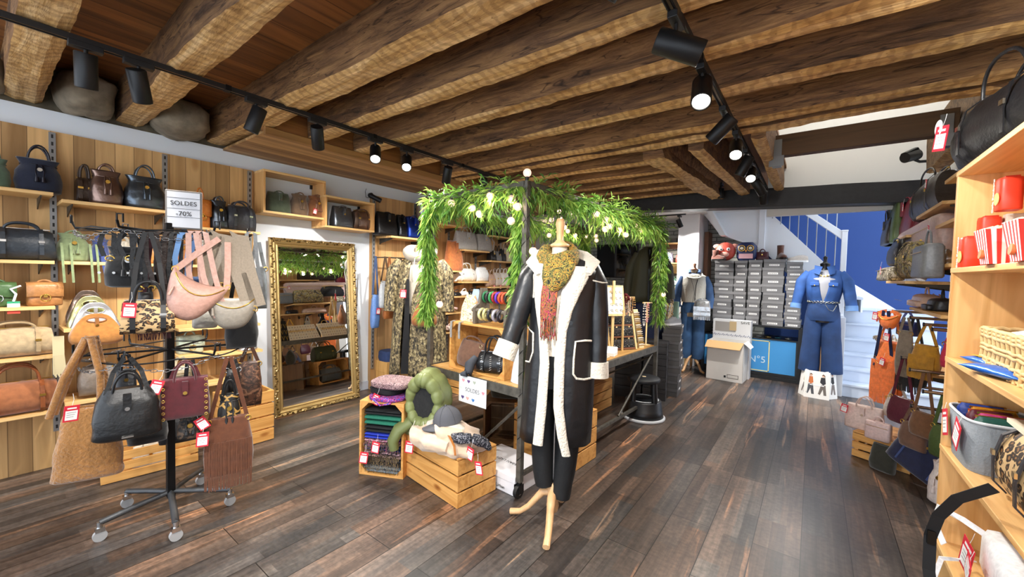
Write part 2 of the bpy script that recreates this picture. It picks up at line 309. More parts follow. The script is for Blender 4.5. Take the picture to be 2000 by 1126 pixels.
# stair opening: a beam on metal hangers, header at right, black girder
dk=wood('3a2a1a','5c4228','x',.6,.7)
hb=empty('hanger_beam',(-.32,4.2,2.48),'brown sawn timber beam held by metal hangers across the stair opening','ceiling beam')
MB().box(0,1.1,0,.09,.02,.2).build('timber',dk,hb,.004)
for x in (0,1.02): MB().box(x-.02,x+.05,-.012,.1,-.06,.16).box(x-.04,x+.07,-.02,-.012,-.07,.02).build('metal_hanger',plain('8d8f90',.4,.8),hb,.002)
beam((.86,3.47,0),(.86,5.4,0),.13,2.46,2.86,beam_mat('4a3826','6e5436','8a6c48'),'grey brown oak header edging the stair opening on its right',.01,35,'trimmer_beam')
bl=MB(); rings=[]
for i in range(25):
    x=-3.6+4.75*i/24; zb=2.375-.042*(x+2.6); h=.215
    rings.append([(x,5.6,zb+fbm(x*2,1,0)*.006),(x,5.82,zb),(x,5.82,zb+h),(x,5.6,zb+h+fbm(x*2,5,0)*.01)])
bl.loft(rings,smooth=False)
gd=bl.build('girder',plain('17171a',.55,0,18,.35,var=.4),None,.004); tag(gd,'black painted timber girder across the room above the back counter','ceiling beam')
MB().add([],[])
# white upper walls round the stair opening
struct(MB().box(-.5,1.2,5.83,5.9,2.2,4.3),'wall_upper_back',plain('dcdcda',.75))
struct(MB().box(1.02,1.1,3.47,5.83,2.5,4.3),'wall_upper_right',plain('dcdcda',.75))
struct(MB().box(-.5,-.43,3.47,5.83,2.8,4.3),'wall_upper_left',plain('cfcfcc',.75))
struct(MB().box(-.5,1.1,3.3,5.9,4.3,4.35),'ceiling_upper',plain('cfcfcc',.75))
struct(MB().box(-.5,1.1,3.4,3.47,2.8,4.3),'wall_upper_front',plain('cfcfcc',.75))
# back wall: rough stone, blue part behind the stairs, white columns
def stone_mat():
    m,nt,b=newmat('grey_stone_wall'); br=node(nt,'ShaderNodeTexBrick'); br.inputs['Scale'].default_value=1; br.inputs['Brick Width'].default_value=.24; br.inputs['Row Height'].default_value=.07; br.inputs['Mortar Size'].default_value=.008
    n=node(nt,'ShaderNodeTexNoise'); n.inputs['Scale'].default_value=6; n.inputs['Detail'].default_value=6
    v=coords(nt,(1,1,1),(R(90),0,0)); nt.links.new(v,n.inputs['Vector']); mx=node(nt,'ShaderNodeMix',data_type='RGBA',blend_type='ADD'); mx.inputs['Factor'].default_value=.06; nt.links.new(v,mx.inputs['A']); nt.links.new(n.outputs['Color'],mx.inputs['B']); nt.links.new(mx.outputs['Result'],br.inputs['Vector'])
    br.inputs['Color1'].default_value=hexc('8f918c'); br.inputs['Color2'].default_value=hexc('b0b1aa'); br.inputs['Mortar'].default_value=hexc('5d605c')
    nt.links.new(br.outputs['Color'],b.inputs['Base Color']); b.inputs['Roughness'].default_value=.85; bump(nt,b,n.outputs['Fac'],.8,.03); return m
STONE=stone_mat()
struct(MB().box(XW,-.62,YB-.3,YB,0,2.76),'wall_back',STONE)
struct(MB().box(-.62,2.4,YB-.1,YB,0,3.6),'wall_back_blue',BLUE)
struct(MB().box(-3.9,-.32,5.83,YB,2.46,2.48),'ceiling_back',plain('d8d8d6',.75))
p=onY(1345,440,6.9); 
struct(MB().box(-1.82,-1.5,6.95,7.6,0,2.46),'wall_column',plain('e6e9ee',.6),.004)
struct(MB().box(-1.49,-1.43,7.3,7.6,0,2.2),'trim_5',wood('5a3a26','7c553a','z'))
struct(MB().box(XW,-3.6,6.3,6.4,0,2.5),'wall_return',plain('c9ccd0',.7))
# boulders built into the top of the left wall, and rubble between
SM=multi('granite',['5e564a','8a7f6c','776b58','9a8f7c'],9,.9,.4); 
def rock(c,d,seed,label):
    mb=MB(); n=16;k=10; rings=[]
    for i in range(k+1):
        th=pi*(i+.02)/(k+.04); ring=[]
        for j in range(n):
            ph=2*pi*j/n; v=Vector((math.sin(th)*math.cos(ph),math.sin(th)*math.sin(ph),-math.cos(th)))
            v=Vector([math.copysign(abs(q)**.7,q) for q in v]); r=1+.18*fbm(v.x*1.4+seed,v.y*1.4,v.z*1.4)+.05*fbm(v.x*5+seed,v.y*5,v.z*5)
            ring.append((c[0]+v.x*d[0]/2*r,c[1]+v.y*d[1]/2*r,c[2]+v.z*d[2]/2*r))
        rings.append(ring)
    return tag(mb.loft(rings).build('boulder',[fancy_rock]),label,'stone','stones on top of the left wall')
fancy_rock=plain('857a68',.9,0,11,.9,var=.35)
rock((-4.13,.475,2.6),(.36,.3,.28),1,'flat grey stone on the wall top between the first two beams')
rock((-4.12,1.0,2.59),(.4,.38,.27),5,'rounded tan boulder on the wall top between second and third beams')
rock((-4.14,.03,2.58),(.3,.2,.22),12,'grey stone on the wall top left of the first beam')
# ================================================================ track lights
def spot_head(name,loc,aim,label,energy,on_glow,parent_group,L=.16,r=.042,size=55,color=(1,.96,.9)):
    t=empty(name,loc,label,'spotlight',group=parent_group)
    MB().box(-.02,.02,-.06,.06,-.03,0).build('adapter',BLK,t,.003)
    a=Vector(aim).normalized(); c=Vector((0,0,-.115)); top=c-a*(L*.42); bot=c+a*(L*.58)
    MB().cyl((0,0,-.03),(0,0,-.075),.008).tube([(0,0,-.07),c],.012,8,flat=.4).build('swivel_arm',BLK,t)
    q=MB(); q.tube([top,top+a*.004,bot-a*.004,bot,bot-a*.002,bot-a*.012],[r*.93,r,r,r*.97,r*.86,r*.84],24,cap=False,axis=a); q.cyl(top,top-a*.001,r*.9,24); h=q.build('lamp_housing',plain('17181a',.45,.3),t)
    g=MB().cyl(bot-a*.011,bot-a*.009,r*.82,24).build('lens',plain('fff4e2',.4,0,em=on_glow),h)
    if energy:
        ld=bpy.data.lights.new('spot_beam','SPOT'); ld.energy=energy; ld.spot_size=R(size); ld.spot_blend=.5; ld.shadow_soft_size=.035; ld.color=color
        lo=bpy.data.objects.new('spot_beam',ld); COL.objects.link(lo); lo.parent=h; lo.location=bot+a*.005; lo.rotation_mode='QUATERNION'; lo.rotation_quaternion=a.to_track_quat('-Z','Y')
    return t
def track(name,x,y0,y1,z,label):
    t=empty(name,(x,y0,z),label,'light track')
    MB().box(-.018,.018,0,y1-y0,0,.022).box(-.018,-.012,0,y1-y0,-.006,0).box(.012,.018,0,y1-y0,-.006,0).build('rail',BLK,t,.001)
    MB().box(-.005,.005,0,y1-y0,-.002,.001).build('copper_conductor',plain('8a7a60',.3,.8),t)
    for k in range(int((y1-y0)/1.0)): MB().box(-.022,.022,.5+k*1.0,.53+k*1.0,-.008,.024).build('joiner_clip',BLKM,t)
track('light_track',-2.85,-.6,4.3,2.478,'long black ceiling track along the left wall displays')
track('light_track',-.49,.6,5.55,2.478,'long black ceiling track running through the middle towards the black girder')
K=1.05
for y,aim,en,gl,lab in [(.33,(-.35,.05,-1),34,8,'black spotlight nearest the camera on the left track'),
  (.52,(-.55,.3,-1),45,8,'black spotlight second from the left on the left track'),
  (1.07,(-.3,-.25,-1),70,8,'black spotlight third on the left track, tilted towards the display stand'),
  (1.46,(-.75,.5,-1),70,8,'black spotlight fourth on the left track, above the stacked shelf boxes'),
  (1.93,(.75,-.5,-1),75,25,'lit spotlight fifth on the left track, glowing towards the camera'),
  (2.24,(.8,-.65,-1),75,25,'lit spotlight sixth on the left track, just before the garland'),
  (2.72,(-.6,.35,-1),85,8,'black spotlight seventh on the left track, above the silver bag'),
  (3.25,(-.4,.5,-1),85,8,'black spotlight last on the left track, half hidden by garland')]:
    spot_head('track_spotlight',(-2.85,y,2.478),aim,lab,en*K,gl,'spotlights on the left track',size=85)
for y,aim,en,gl,lab,L,r in [(1.16,(-.9,.2,-1),60,8,'black spotlight cut off by the top edge of the picture',.18,.045),
  (1.72,(.95,.45,-.42),70,8,'large black spotlight lying sideways on the middle track',.19,.05),
  (2.2,(.15,-.75,-1),80,25,'lit spotlight on the middle track, its lens glowing brightly',.18,.048),
  (2.8,(-.85,.2,-.75),70,8,'black spotlight on the middle track aimed left and down',.17,.044),
  (3.3,(.15,-.95,-1),75,25,'lit spotlight on the middle track above the brick coloured trimmer',.16,.044),
  (3.8,(-.5,.1,-1),60,8,'black spotlight on the middle track half hidden between two lit ones',.16,.042),
  (4.15,(.15,-1.1,-1),75,25,'lit spotlight on the middle track, fourth glowing one towards the girder',.16,.042),
  (4.75,(.5,.5,-.9),70,8,'black spotlight on the middle track tilted right, before the girder',.16,.042),
  (5.3,(0,.55,-1),80,10,'black spotlight at the far end of the middle track, lighting the girder',.16,.042)]:
    spot_head('track_spotlight',(-.49,y,2.478),aim,lab,en*K,gl,'spotlights on the middle track',L,r,size=80)
for (px,py),Y,aim,en,gl,lab in [((1408,372),5.45,(0,.2,-1),0,0,'small black spotlight fixed on the black girder left of the track'),
  ((1572,400),6.0,(-.1,-.35,-1),70,30,'small lit spotlight under the girder beside the stair handrail')]:
    p=onY(px,py,Y); spot_head('ceiling_spotlight',(p.x,p.y,p.z+.09),aim,lab,en*K,gl,None,.12,.036,size=100)
t=empty('light_track',(-2.35,6.6,2.4),'short black track with ceiling clips in the back corner room','light track'); MB().box(0,.72,-.015,.015,0,.02).build('rail',BLK,t)
for x,lab in ((-1.72,'black spotlight on the short back track beside the white column'),(-2.2,'black spotlight on the short back track behind the garland')):
    spot_head('track_spotlight',(x,6.6,2.4),(.35,.4,-1),lab,70*K,6,None,.13,.036,size=110)
# three unseen spotlights near the entrance, hung without a track and aimed into the room
for (x,y,aim),wh in zip(((.1,-.6,(.75,1.4,-1)),(-1.2,.2,(-.6,.9,-1)),(-1.4,-.3,(0,.8,-1))),('aimed at the right shelves','aimed at the dress form','above the display stand aisle')):
    spot_head('track_spotlight',(x,y,2.478),aim,'unseen black spotlight near the shop entrance, '+wh,70*K,8,'unseen spotlights near the entrance',size=90)
t=empty('stairwell_fill_lamp',(.25,4.9,4.3),'unseen lamp added over the stair opening to brighten the upper walls','ceiling lamp'); MB().lathe([(0,0),(.14,0),(.15,-.03),(.12,-.07),(0,-.08)][::-1],n=24).build('fill_diffuser',plain('fff4e4',.5,0,em=5),t)  # lamp added out of view to brighten the dark stairwell void
ld=bpy.data.lights.new('stairwell_fill_light','POINT'); ld.energy=26; ld.shadow_soft_size=.12; ld.color=(1,.95,.88); lo=bpy.data.objects.new('stairwell_fill_light',ld); COL.objects.link(lo); lo.parent=t; lo.location=(0,0,-.25)
# ================================================================ bag makers (local frame: x width, y depth with the front at -y, z up from the base)
def V(px,py,X0,Y0):
    d=ray(px,py); t=(X0*d.x+Y0*d.y)/(d.x**2+d.y**2); return _C+d*t
def se(a,w,d,e):
    c,s=math.cos(a),math.sin(a); return (math.copysign(abs(c)**(2/e),c)*w/2, math.copysign(abs(s)**(2/e),s)*d/2)
def sack(mb,w,h,d,prof,n=28,e=3.4,wr=.03,seed=0,mi=0,sub=3,lean=0):
    P=[]
    for k in range(len(prof)-1):
        for j in range(sub):
            t=j/sub; P.append(tuple(a+(b-a)*t for a,b in zip(prof[k],prof[k+1])))
    P.append(prof[-1]); rings=[]
    for q in P:
        zf,wf,df=q[0],q[1],q[2]; ring=[]
        for i in range(n):
            a=2*pi*i/n; x,y=se(a,w*wf,d*df,e)
            r=1+wr*fbm(x*14+seed,y*14+seed,zf*h*11+seed)+wr*.5*fbm(x*30,seed,zf*h*24)
            dz=wr*.35*h*fbm(x*9+seed*2,y*9,zf*3) if .15<zf<.98 else 0
            ring.append((x*r+lean*zf*h,y*r,zf*h+dz))
        rings.append(ring)
    return mb.loft(rings,mi)
def arc(w,h,z,y=0,n=14,sy=0,e=2.0,x0=0):
    return [(x0+w/2*math.copysign(abs(math.cos(pi-pi*i/n))**(2/e),math.cos(pi-pi*i/n)),y+sy*math.sin(pi*i/n),z+h*abs(math.sin(pi*i/n))**(2/e)) for i in range(n+1)]
def price_tag(parent,x,y,z,rz=0,tilt=0,s=1.0,string=.05):
    M=Matrix.Translation((x,y,z))@Matrix.Rotation(rz,4,'Z')@Matrix.Rotation(tilt,4,'Y'); mb=MB(); mb.M=M
    a,b=.024*s,.034*s
    mb.box(-a,a,-.001,.001,-2*b,0,0); mb.box(-a*.78,a*.78,-.0018,-.0012,-2*b*.9,-2*b*.32,1)
    for k in range(3): mb.box(-a*.6,a*.6*(1-.25*k),-.0022,-.0018,-2*b*(.46+.13*k),-2*b*(.43+.13*k),2)
    mb.box(-a*.6,a*.6,-.0018,-.0012,-2*b*.22,-2*b*.13,1)
    mb.tube([(0,0,0),(.004,.002,string*.5),(0,.006,string)],.0008,4,1)
    o=mb.build('price_tag',[RED,PAPER,GREYP],parent); o['label']='red and white sale price tag'; return o
KN=dict(tote='tote_bag',bucket='bucket_bag',duffel='duffel_bag',satchel='satchel',bowling='bowling_bag',moon='crossbody_bag',hobo='hobo_bag',backpack='backpack',fringe='fringed_bag',clutch='clutch_bag',cutout='cutout_handle_bag',camera='crossbody_bag',fold='slouchy_bag')
_seed=[0]
def bag(kind,loc,rz,w,h,d,mat,label,hm=None,group=None,tg=None,hang=0,hh=.1,metal=None,rot=None,strap=False,prof=None,wr=None,trim=None,cat='handbag',name=None,logo=None,parts=True):
    _seed[0]+=1; sd=_seed[0]*1.7; hm=hm or mat; metal=metal or GOLD
    t=empty(name or KN[kind],loc,label,cat,rz,group,rot); M=Matrix.Translation((0,0,-hang-h)) if hang else Matrix.Identity(4)
    def nb(): q=MB(); q.M=M; return q
    yf=-d/2
    if kind=='tote':
        q=nb(); sack(q,w,h,d,prof or [(0,.9,.8),(.03,1,1),(.35,1,.98),(.8,.93,.6),(1,.9,.3),(.97,.86,.2)],e=4.5 if not prof else 3.2,wr=wr or .018,seed=sd); b=q.build('body',mat,t)
        for s in (-1,1): nb().tube(arc(w*.42,hh,h*.9,s*d*.18,sy=s*.01),.0055,8).build('handle',hm,t)
        nb().box(-w*.06,w*.06,yf*.98,yf*.7,h*.6,h*.93).build('tab',hm,b); nb().cyl((0,yf*1.03,h*.64),(0,yf*.78,h*.64),.009,12).build('clasp',metal,b)
        if strap: nb().ribbon([(w*.4,yf*.5,h*.9),(w*.5,yf*1.2,h*.55),(w*.3,yf*1.6,h*.12),(w*.12,yf*1.7,.012),(-w*.1,yf*1.5,.006)],.018,.003,side=(1,0,0)).build('shoulder_strap',hm,t)
    elif kind=='bucket':
        q=nb(); sack(q,w,h,d,[(0,.78,.8),(.04,.97,1),(.3,1.02,1.02),(.6,.93,.85),(.82,.72,.55),(.9,.78,.5),(1,.88,.42),(.96,.8,.3)],e=2.8,wr=.07,seed=sd); b=q.build('body',mat,t)
        for s in (-1,1): nb().tube(arc(w*.45,hh,h*.93,s*d*.15,sy=s*.012),.006,8).build('handle',hm,t)
        q=nb(); q.tube([(w*.38*math.cos(a),d*.29*math.sin(a),h*.82) for a in [2*pi*i/20 for i in range(20)]],.004,6,loop=True); dr=q.build('drawstring',hm,t)
        for s in (-1,1):
            q=nb(); q.tube([(s*.01,yf*.6,h*.82),(s*.018,yf*1.02,h*.6),(s*.014,yf*1.13,h*.42)],.004,6); q.cyl((s*.014,yf*1.13,h*.43),(s*.014,yf*1.15,h*.28),.008,8,r2=.011); q.build('tassel',hm,dr)
        nb().cyl((0,yf*.98,h*.66),(0,yf*.8,h*.66),.012,12).build('stud',metal,t)
    elif kind in('duffel','bowling'):
        q=nb(); rings=[]; n=24; K=16
        for k in range(K+1):
            u=-1+2*k/K; sc=1-.16*abs(u)**6 if kind=='duffel' else 1-.1*abs(u)**8; tap=1-(.0 if kind=='duffel' else 0)*abs(u); ring=[]
            for i in range(n):
                a=2*pi*i/n; y,z=se(a,d,h,2.7); z+=h/2
                if z>h*.5 and kind=='bowling': y*=1-(z/h-.5)*.95
                if z>h*.5 and kind=='duffel': y*=1-(z/h-.5)*.4
                r=1+.045*fbm(u*w*12+sd,y*14,z*14); ring.append((u*w/2*(1-.1*(z/h)) ,y*sc*r,h/2+(z-h/2)*sc*r if z>h*.1 else z))
            rings.append(ring)
        q.loft(rings); b=q.build('body',mat,t)
        for sx in (-.27,.27):
            q=nb(); pts=[]
            for i in range(13):
                a=-pi*.98+ (pi*.96)*i/12; y,z=se(a+pi*1.5-pi*.0,d,h,2.7)
                pts.append((sx*w,-abs(y)*1.03 if True else y,z))
            pts=[(sx*w,-(d/2)*1.04*k2,zz) for k2,zz in ((.7,.01),(1.0,h*.18),(1.03,h*.5),(.84 if kind=='duffel' else .72,h*.85),(.4,h*1.0))]
            q.ribbon(pts,.02,.005,side=(1,0,0)); sb=q.build('band',hm,t); nb().box(sx*w-.013,sx*w+.013,-d*.56,-d*.525,h*.55,h*.62).build('buckle',metal,sb)
        for s in (-1,1): nb().tube(arc(w*.5,hh,h*.93,s*d*.2,sy=s*.012,e=2.4),.007,8).build('handle',hm,t)
        nb().box(-w*.42,w*.42,-.006,.006,h*.985,h*1.012).build('zipper',metal,t)
        if strap: nb().ribbon([(w*.5,0,h*.8),(w*.56,yf*.9,h*.5),(w*.42,yf*1.7,h*.1),(w*.3,yf*1.9,.01)],.02,.003,side=(1,0,0)).build('shoulder_strap',hm,t)
    elif kind in('satchel','camera'):
        q=nb(); sack(q,w,h,d,[(0,.93,.85),(.05,1,1),(.9,.99,.92),(.97,.96,.75),(1,.9,.5)],e=5,wr=.012,seed=sd); b=q.build('body',mat,t)
        if kind=='satchel':
            q=nb(); rings=[]
            for yy,zz in ((d*.45,h*.97),(0,h*1.035),(yf*.95,h*.985),(yf*1.1,h*.86),(yf*1.12,h*.42)):
                rings.append([(-w*.5,yy,zz),(-w*.25,yy*1.02,zz+.002),(w*.25,yy*1.02,zz+.002),(w*.5,yy,zz)])
            back=[[ (x,y+.004,z-.005) for x,y,z in r] for r in rings]
            vs=[p for r in rings for p in r]+[p for r in back for p in r]; n0=20; fs=[]
            for k in range(4):
                for i in range(3): fs+= [(k*4+i,k*4+i+1,k*4+i+5,k*4+i+4),(n0+k*4+i+4,n0+k*4+i+5,n0+k*4+i+1,n0+k*4+i)]
            for k in range(4): fs+=[(k*4,k*4+4,n0+k*4+4,n0+k*4),(k*4+3,n0+k*4+3,n0+k*4+7,k*4+7)]
            fs+=[(16,17,n0+17,n0+16),(17,18,n0+18,n0+17),(18,19,n0+19,n0+18)]
            q.add(vs,fs,0,True); q.build('flap',mat,t)
            q=nb(); q.tube([(.022*math.cos(a),yf*1.2-.004,h*.36+.022*math.sin(a)) for a in [2*pi*i/14 for i in range(14)]],.003,6,loop=True); q.box(-.008,.008,yf*1.22,yf*1.1,h*.38,h*.5); q.build('clasp',metal,t)
        else:
            nb().box(-w*.42,w*.42,yf*1.03,yf*.98,h*.74,h*.76).build('zipper',metal,t)
        if not hang: nb().tube(arc(w*.4,hh,h*.98,0),.006,8).build('handle',hm,t)
    elif kind=='moon':
        q=nb(); rings=[]; K=20
        for k in range(K+1):
            u=-1+2*k/K; top=h*(.86+.14*u*u); bot=h*(.0+.84*abs(u)**3); top=max(top,bot+.012); dd=d*(1-abs(u)**3*.8)
            zc=(top+bot)/2; hz=(top-bot)/2
            rings.append([(u*w/2,math.cos(2*pi*i/16)*dd/2,zc+math.sin(2*pi*i/16)*hz*(1+.02*fbm(u*5,i,sd))) for i in range(16)])
        q.loft(rings); b=q.build('body',mat,t)
        q=nb(); q.tube([(u*w/2*.88,-d/2*(1-abs(u)**3*.6)*.98,h*(.6+.3*u*u)) for u in [-1+2*i/16 for i in range(17)]],.003,5); q.build('zipper',metal,b)
        q=nb(); q.cyl((-w*.36,yf*.95,h*.62),(-w*.36,yf*1.15,h*.42),.005,6,r2=.007); q.build('zip_pull',hm,b)
        if hang:
            ht=hang+.0
            for s in (-1,1): nb().ribbon([(s*w*.47,0,h*.95),(s*w*.3,0,h+ht*.45),(s*.02,0,h+ht)],.028,.003,side=(1,0,0)).build('strap',hm,t)
            for s in (-1,1): nb().tube([(s*w*.48+.012*math.cos(a),0,h*.97+.014*math.sin(a)) for a in [2*pi*i/12 for i in range(12)]],.0028,5,loop=True).build('ring',metal,t)
    elif kind in('hobo','fringe','fold'):
        pr=[(0,.82 if kind!='fold' else .95,.5),(.06,.95,.8),(.3,1,1),(.6,.97,.85),(.85,.85,.5),(1,.78,.22),(.97,.7,.12)]
        q=nb(); rings=[]
        sack(q,w,h,d,pr,e=3,wr=.07 if kind!='fringe' else .03,seed=sd); b=q.build('body',mat,t)
        if kind=='fringe':
            for row,(zt,ln) in enumerate(((h*.62,h*.5),(h*.36,h*.55))):
                q=nb(); n=30
                for i in range(n):
                    x=-w*.47+w*.94*(i+.5)/n; l=ln*(1+.08*fbm(i*3.3,sd,row)); yy=yf*(1.06+.05*row)*(1-.25*abs(x/w*2)**3)
                    q.ribbon([(x,yy,zt),(x+.003*fbm(i,1,sd),yy-.006,zt-l*.5),(x+.01*fbm(i,2,sd),yy-.002,zt-l)],w*.94/n*.8,.002,side=(1,0,0))
                q.build('fringe',mat,t)
        if hang:
            for s in (-1,1): nb().ribbon([(s*w*.38,0,h*.93),(s*w*.2,s*.004,h+hang*.5),(s*.008,s*.006,h+hang)],.02,.004,side=(1,0,0)).build('strap',hm,t)
            for s in (-1,1): nb().tube([(s*w*.39+.013*math.cos(a),yf*.2,h*.94+.013*math.sin(a)) for a in [2*pi*i/12 for i in range(12)]],.003,5,loop=True).build('ring',metal,t)
        else:
            nb().tube(arc(w*.6,hh,h*.93,0,sy=-.02,e=2.2),.008,8,flat=.5).build('handle',hm,t)
            nb().tube([(w*.32+.013*math.cos(a),yf*.4,h*.9+.013*math.sin(a)) for a in [2*pi*i/12 for i in range(12)]],.003,5,loop=True).build('ring',metal,t)
    elif kind=='backpack':
        q=nb(); sack(q,w,h,d,[(0,.85,.8),(.04,1,1),(.5,1,1),(.8,.94,.9),(.93,.78,.7),(1,.5,.35)],e=3,wr=.04,seed=sd); b=q.build('body',mat,t)
        q=nb(); sack(q,w*.7,h*.42,d*.35,[(0,.85,.8),(.06,1,1),(.85,1,1),(1,.9,.6)],e=4,wr=.03,seed=sd); 
        o=q.build('front_pocket',trim or mat,t); o.location=(0,yf*1.02,h*.06)
        nb().box(-w*.3,w*.3,yf*1.38,yf*1.34,h*.4,h*.415).build('zipper',metal,o)
        nb().tube(arc(w*.22,hh*.6,h*.97,0),.006,8).build('handle',hm,t)
        for s in (-1,1): nb().ribbon([(s*w*.15,d*.4,h*.95),(s*w*.25,d*.62,h*.6),(s*w*.38,d*.5,h*.1)],.035,.006,side=(1,0,0)).build('strap',hm,t)
    elif kind=='cutout':
        # suede bag with an oval hand hole in an arched top
        q=nb(); out=[]; n=40; K=5
        def sh(u,s):  # u 0..1 round outline
            a=2*pi*u; c,sn=math.cos(a),math.sin(a)
            x=w/2*math.copysign(abs(c)**.55,c); 
            z=h*.32*math.copysign(abs(sn)**.45,sn) if sn<0 else h*.68*(abs(sn)**1.0)
            if sn>0: x*=(1-.35*sn)
            return x*s,h*.32+z*s
        hole=lambda u:(w*.17*math.cos(2*pi*u),h*.8+h*.075*math.sin(2*pi*u))
        rings=[]
        for sd_ in (-1,1):
            seq=((0,.02),(.12,.16),(.55,.5),(.85,.46),(1,.3)) if sd_<0 else ((1,.3),(.85,.46),(.55,.5),(.12,.16),(0,.02))
            for f,dd in seq:
                ring=[]
                for i in range(n):
                    u=i/n; ho=hole(u); ou=sh(u,1.0); x=ho[0]+(ou[0]-ho[0])*f; z=ho[1]+(ou[1]-ho[1])*f
                    low=max(0,min(1,(h*.75-z)/(h*.4))); yy=sd_*d*(.08+(dd)*low)
                    ring.append((x,yy*(1+.12*fbm(x*16+sd,z*16,0)),z))
                rings.append(ring)
        q.loft(rings,loop=True); b=q.build('body',mat,t)
        q=nb(); q.tube([(hole(i/20)[0]*1.06,-d*.1,hole(i/20)[1]) for i in range(20)],.004,6,loop=True); q.build('handle_rim',hm,b)
        q=nb(); q.box(-.009,.009,-d*.22,-d*.1,h*.6,h*.86); sb=q.build('closing_strap',hm,t); nb().cyl((0,-d*.26,h*.63),(0,-d*.2,h*.63),.008,10).build('stud',metal,sb)
    elif kind=='clutch':
        q=nb(); sack(q,w,h,d,[(0,.95,.7),(.08,1,1),(.8,1,.9),(1,.96,.4)],e=6,wr=.02,seed=sd); b=q.build('body',mat,t)
        nb().box(-w*.46,w*.46,yf*1.02,yf*.94,h*.78,h*.8).build('zipper',metal,t)
    if hang and kind not in('moon','hobo','fringe','fold'):
        for s in (-1,1): 
            q=nb(); q.ribbon([(s*w*.3,yf*.3,h*.92),(s*w*.2,0,h+hang*.55),(s*.01,0,h+hang)],.018,.004,side=(1,0,0)); q.build('strap',hm,t)
    if logo: 
        q=nb(); q.box(-logo[0]/2,logo[0]/2,yf*1.05,yf*.98,h*logo[1],h*logo[1]+logo[2]); q.build('nameplate',metal,t)
    if tg:
        x,zf=tg[0],tg[1]; price_tag(t,x*w,yf-.012 if kind!='cutout' else yf,(zf*h-(hang+h if hang else 0)),rz=tg[3] if len(tg)>3 else 0,tilt=tg[2] if len(tg)>2 else .15)
    return t
def BX(kind,v,x0,x1,yb,yt,d,mat,label,z=None,face=90,**k):
    "a bag against a side wall: spans pixel columns x0..x1 and rows yb..yt on the plane X=v (design frame 2000x1126)"
    a=onX(x0,(yb+yt)/2,v); b=onX(x1,(yb+yt)/2,v); c0=onX((x0+x1)/2,yb,v); c1=onX((x0+x1)/2,yt,v)
    zb=c0.z if z is None else z; h=max(.05,c1.z-zb); w=abs(b.y-a.y)
    return bag(kind,(v,(a.y+b.y)/2,zb),R(face),w,h,d,mat,label,**k)
def BV(kind,X0,Y0,x0,x1,yb,yt,d,mat,label,z=None,rz=None,hang=0,**k):
    "a bag standing or hanging over the floor point (X0,Y0)"
    a=V(x0,(yb+yt)/2,X0,Y0); b=V(x1,(yb+yt)/2,X0,Y0); c0=V((x0+x1)/2,yb,X0,Y0); c1=V((x0+x1)/2,yt,X0,Y0)
    zb=c0.z if z is None else z; h=max(.05,c1.z-zb); w=(Vector((a.x,a.y,0))-Vector((b.x,b.y,0))).length
    if rz is None: rz=math.degrees(math.atan2(-X0,Y0))
    return bag(kind,(c0.x,c0.y,zb+h+hang if hang else zb),R(rz),w,h,d,mat,label,hang=hang,**k)
# ================================================================ shelves, crates
SHELFW=wood('c4924e','ecc384','y',1,.5)
def shelf_x(x0,x1,y0,y1,z,label,group=None,mat=None,t=.022,br=2,wallx=None):
    o=empty('wall_shelf',((x0+x1)/2,(y0+y1)/2,z-t),label,'shelf',group=group); w=(x1-x0)/2;l=(y1-y0)/2
    MB().box(-w,w,-l,l,0,t).build('board',mat or SHELFW,o,.002)
    ys=[-l+.05,l-.05] if br==2 else [-l+.05,0,l-.05]; s=-1 if wallx is None or wallx<0 else 1
    for y in ys:
        MB().poly([(s*w,y-.003,0),(s*w,y-.003,-.07),(s*w-s*.04,y-.003,-.055),(-s*w*.7,y-.003,-.012),(-s*w*.7,y-.003,0)],(0,.006,0)).build('bracket',OLDMETAL,o)
    for y in (-l*.35,l*.4): MB().box(-s*w-.001,-s*w+.001,y-.025,y+.025,-.012,.008).build('shelf_label',plain('e8d2a8',.6),o) if False else None
    return o
def standard(x,y,z0,z1,label,sgn=1):
    mb=MB().box(x,x+sgn*.014,y-.016,y+.016,z0,z1,0)
    n=int((z1-z0)/.05)
    for k in range(n): mb.box(x+sgn*.0145,x+sgn*.0152,y-.005,y+.005,z0+.02+k*.05,z0+.045+k*.05,1)
    o=mb.build('slotted_standard',[plain('9a9c9e',.4,.7),BLK]); return tag(o,label,'shelf upright','slotted metal uprights')
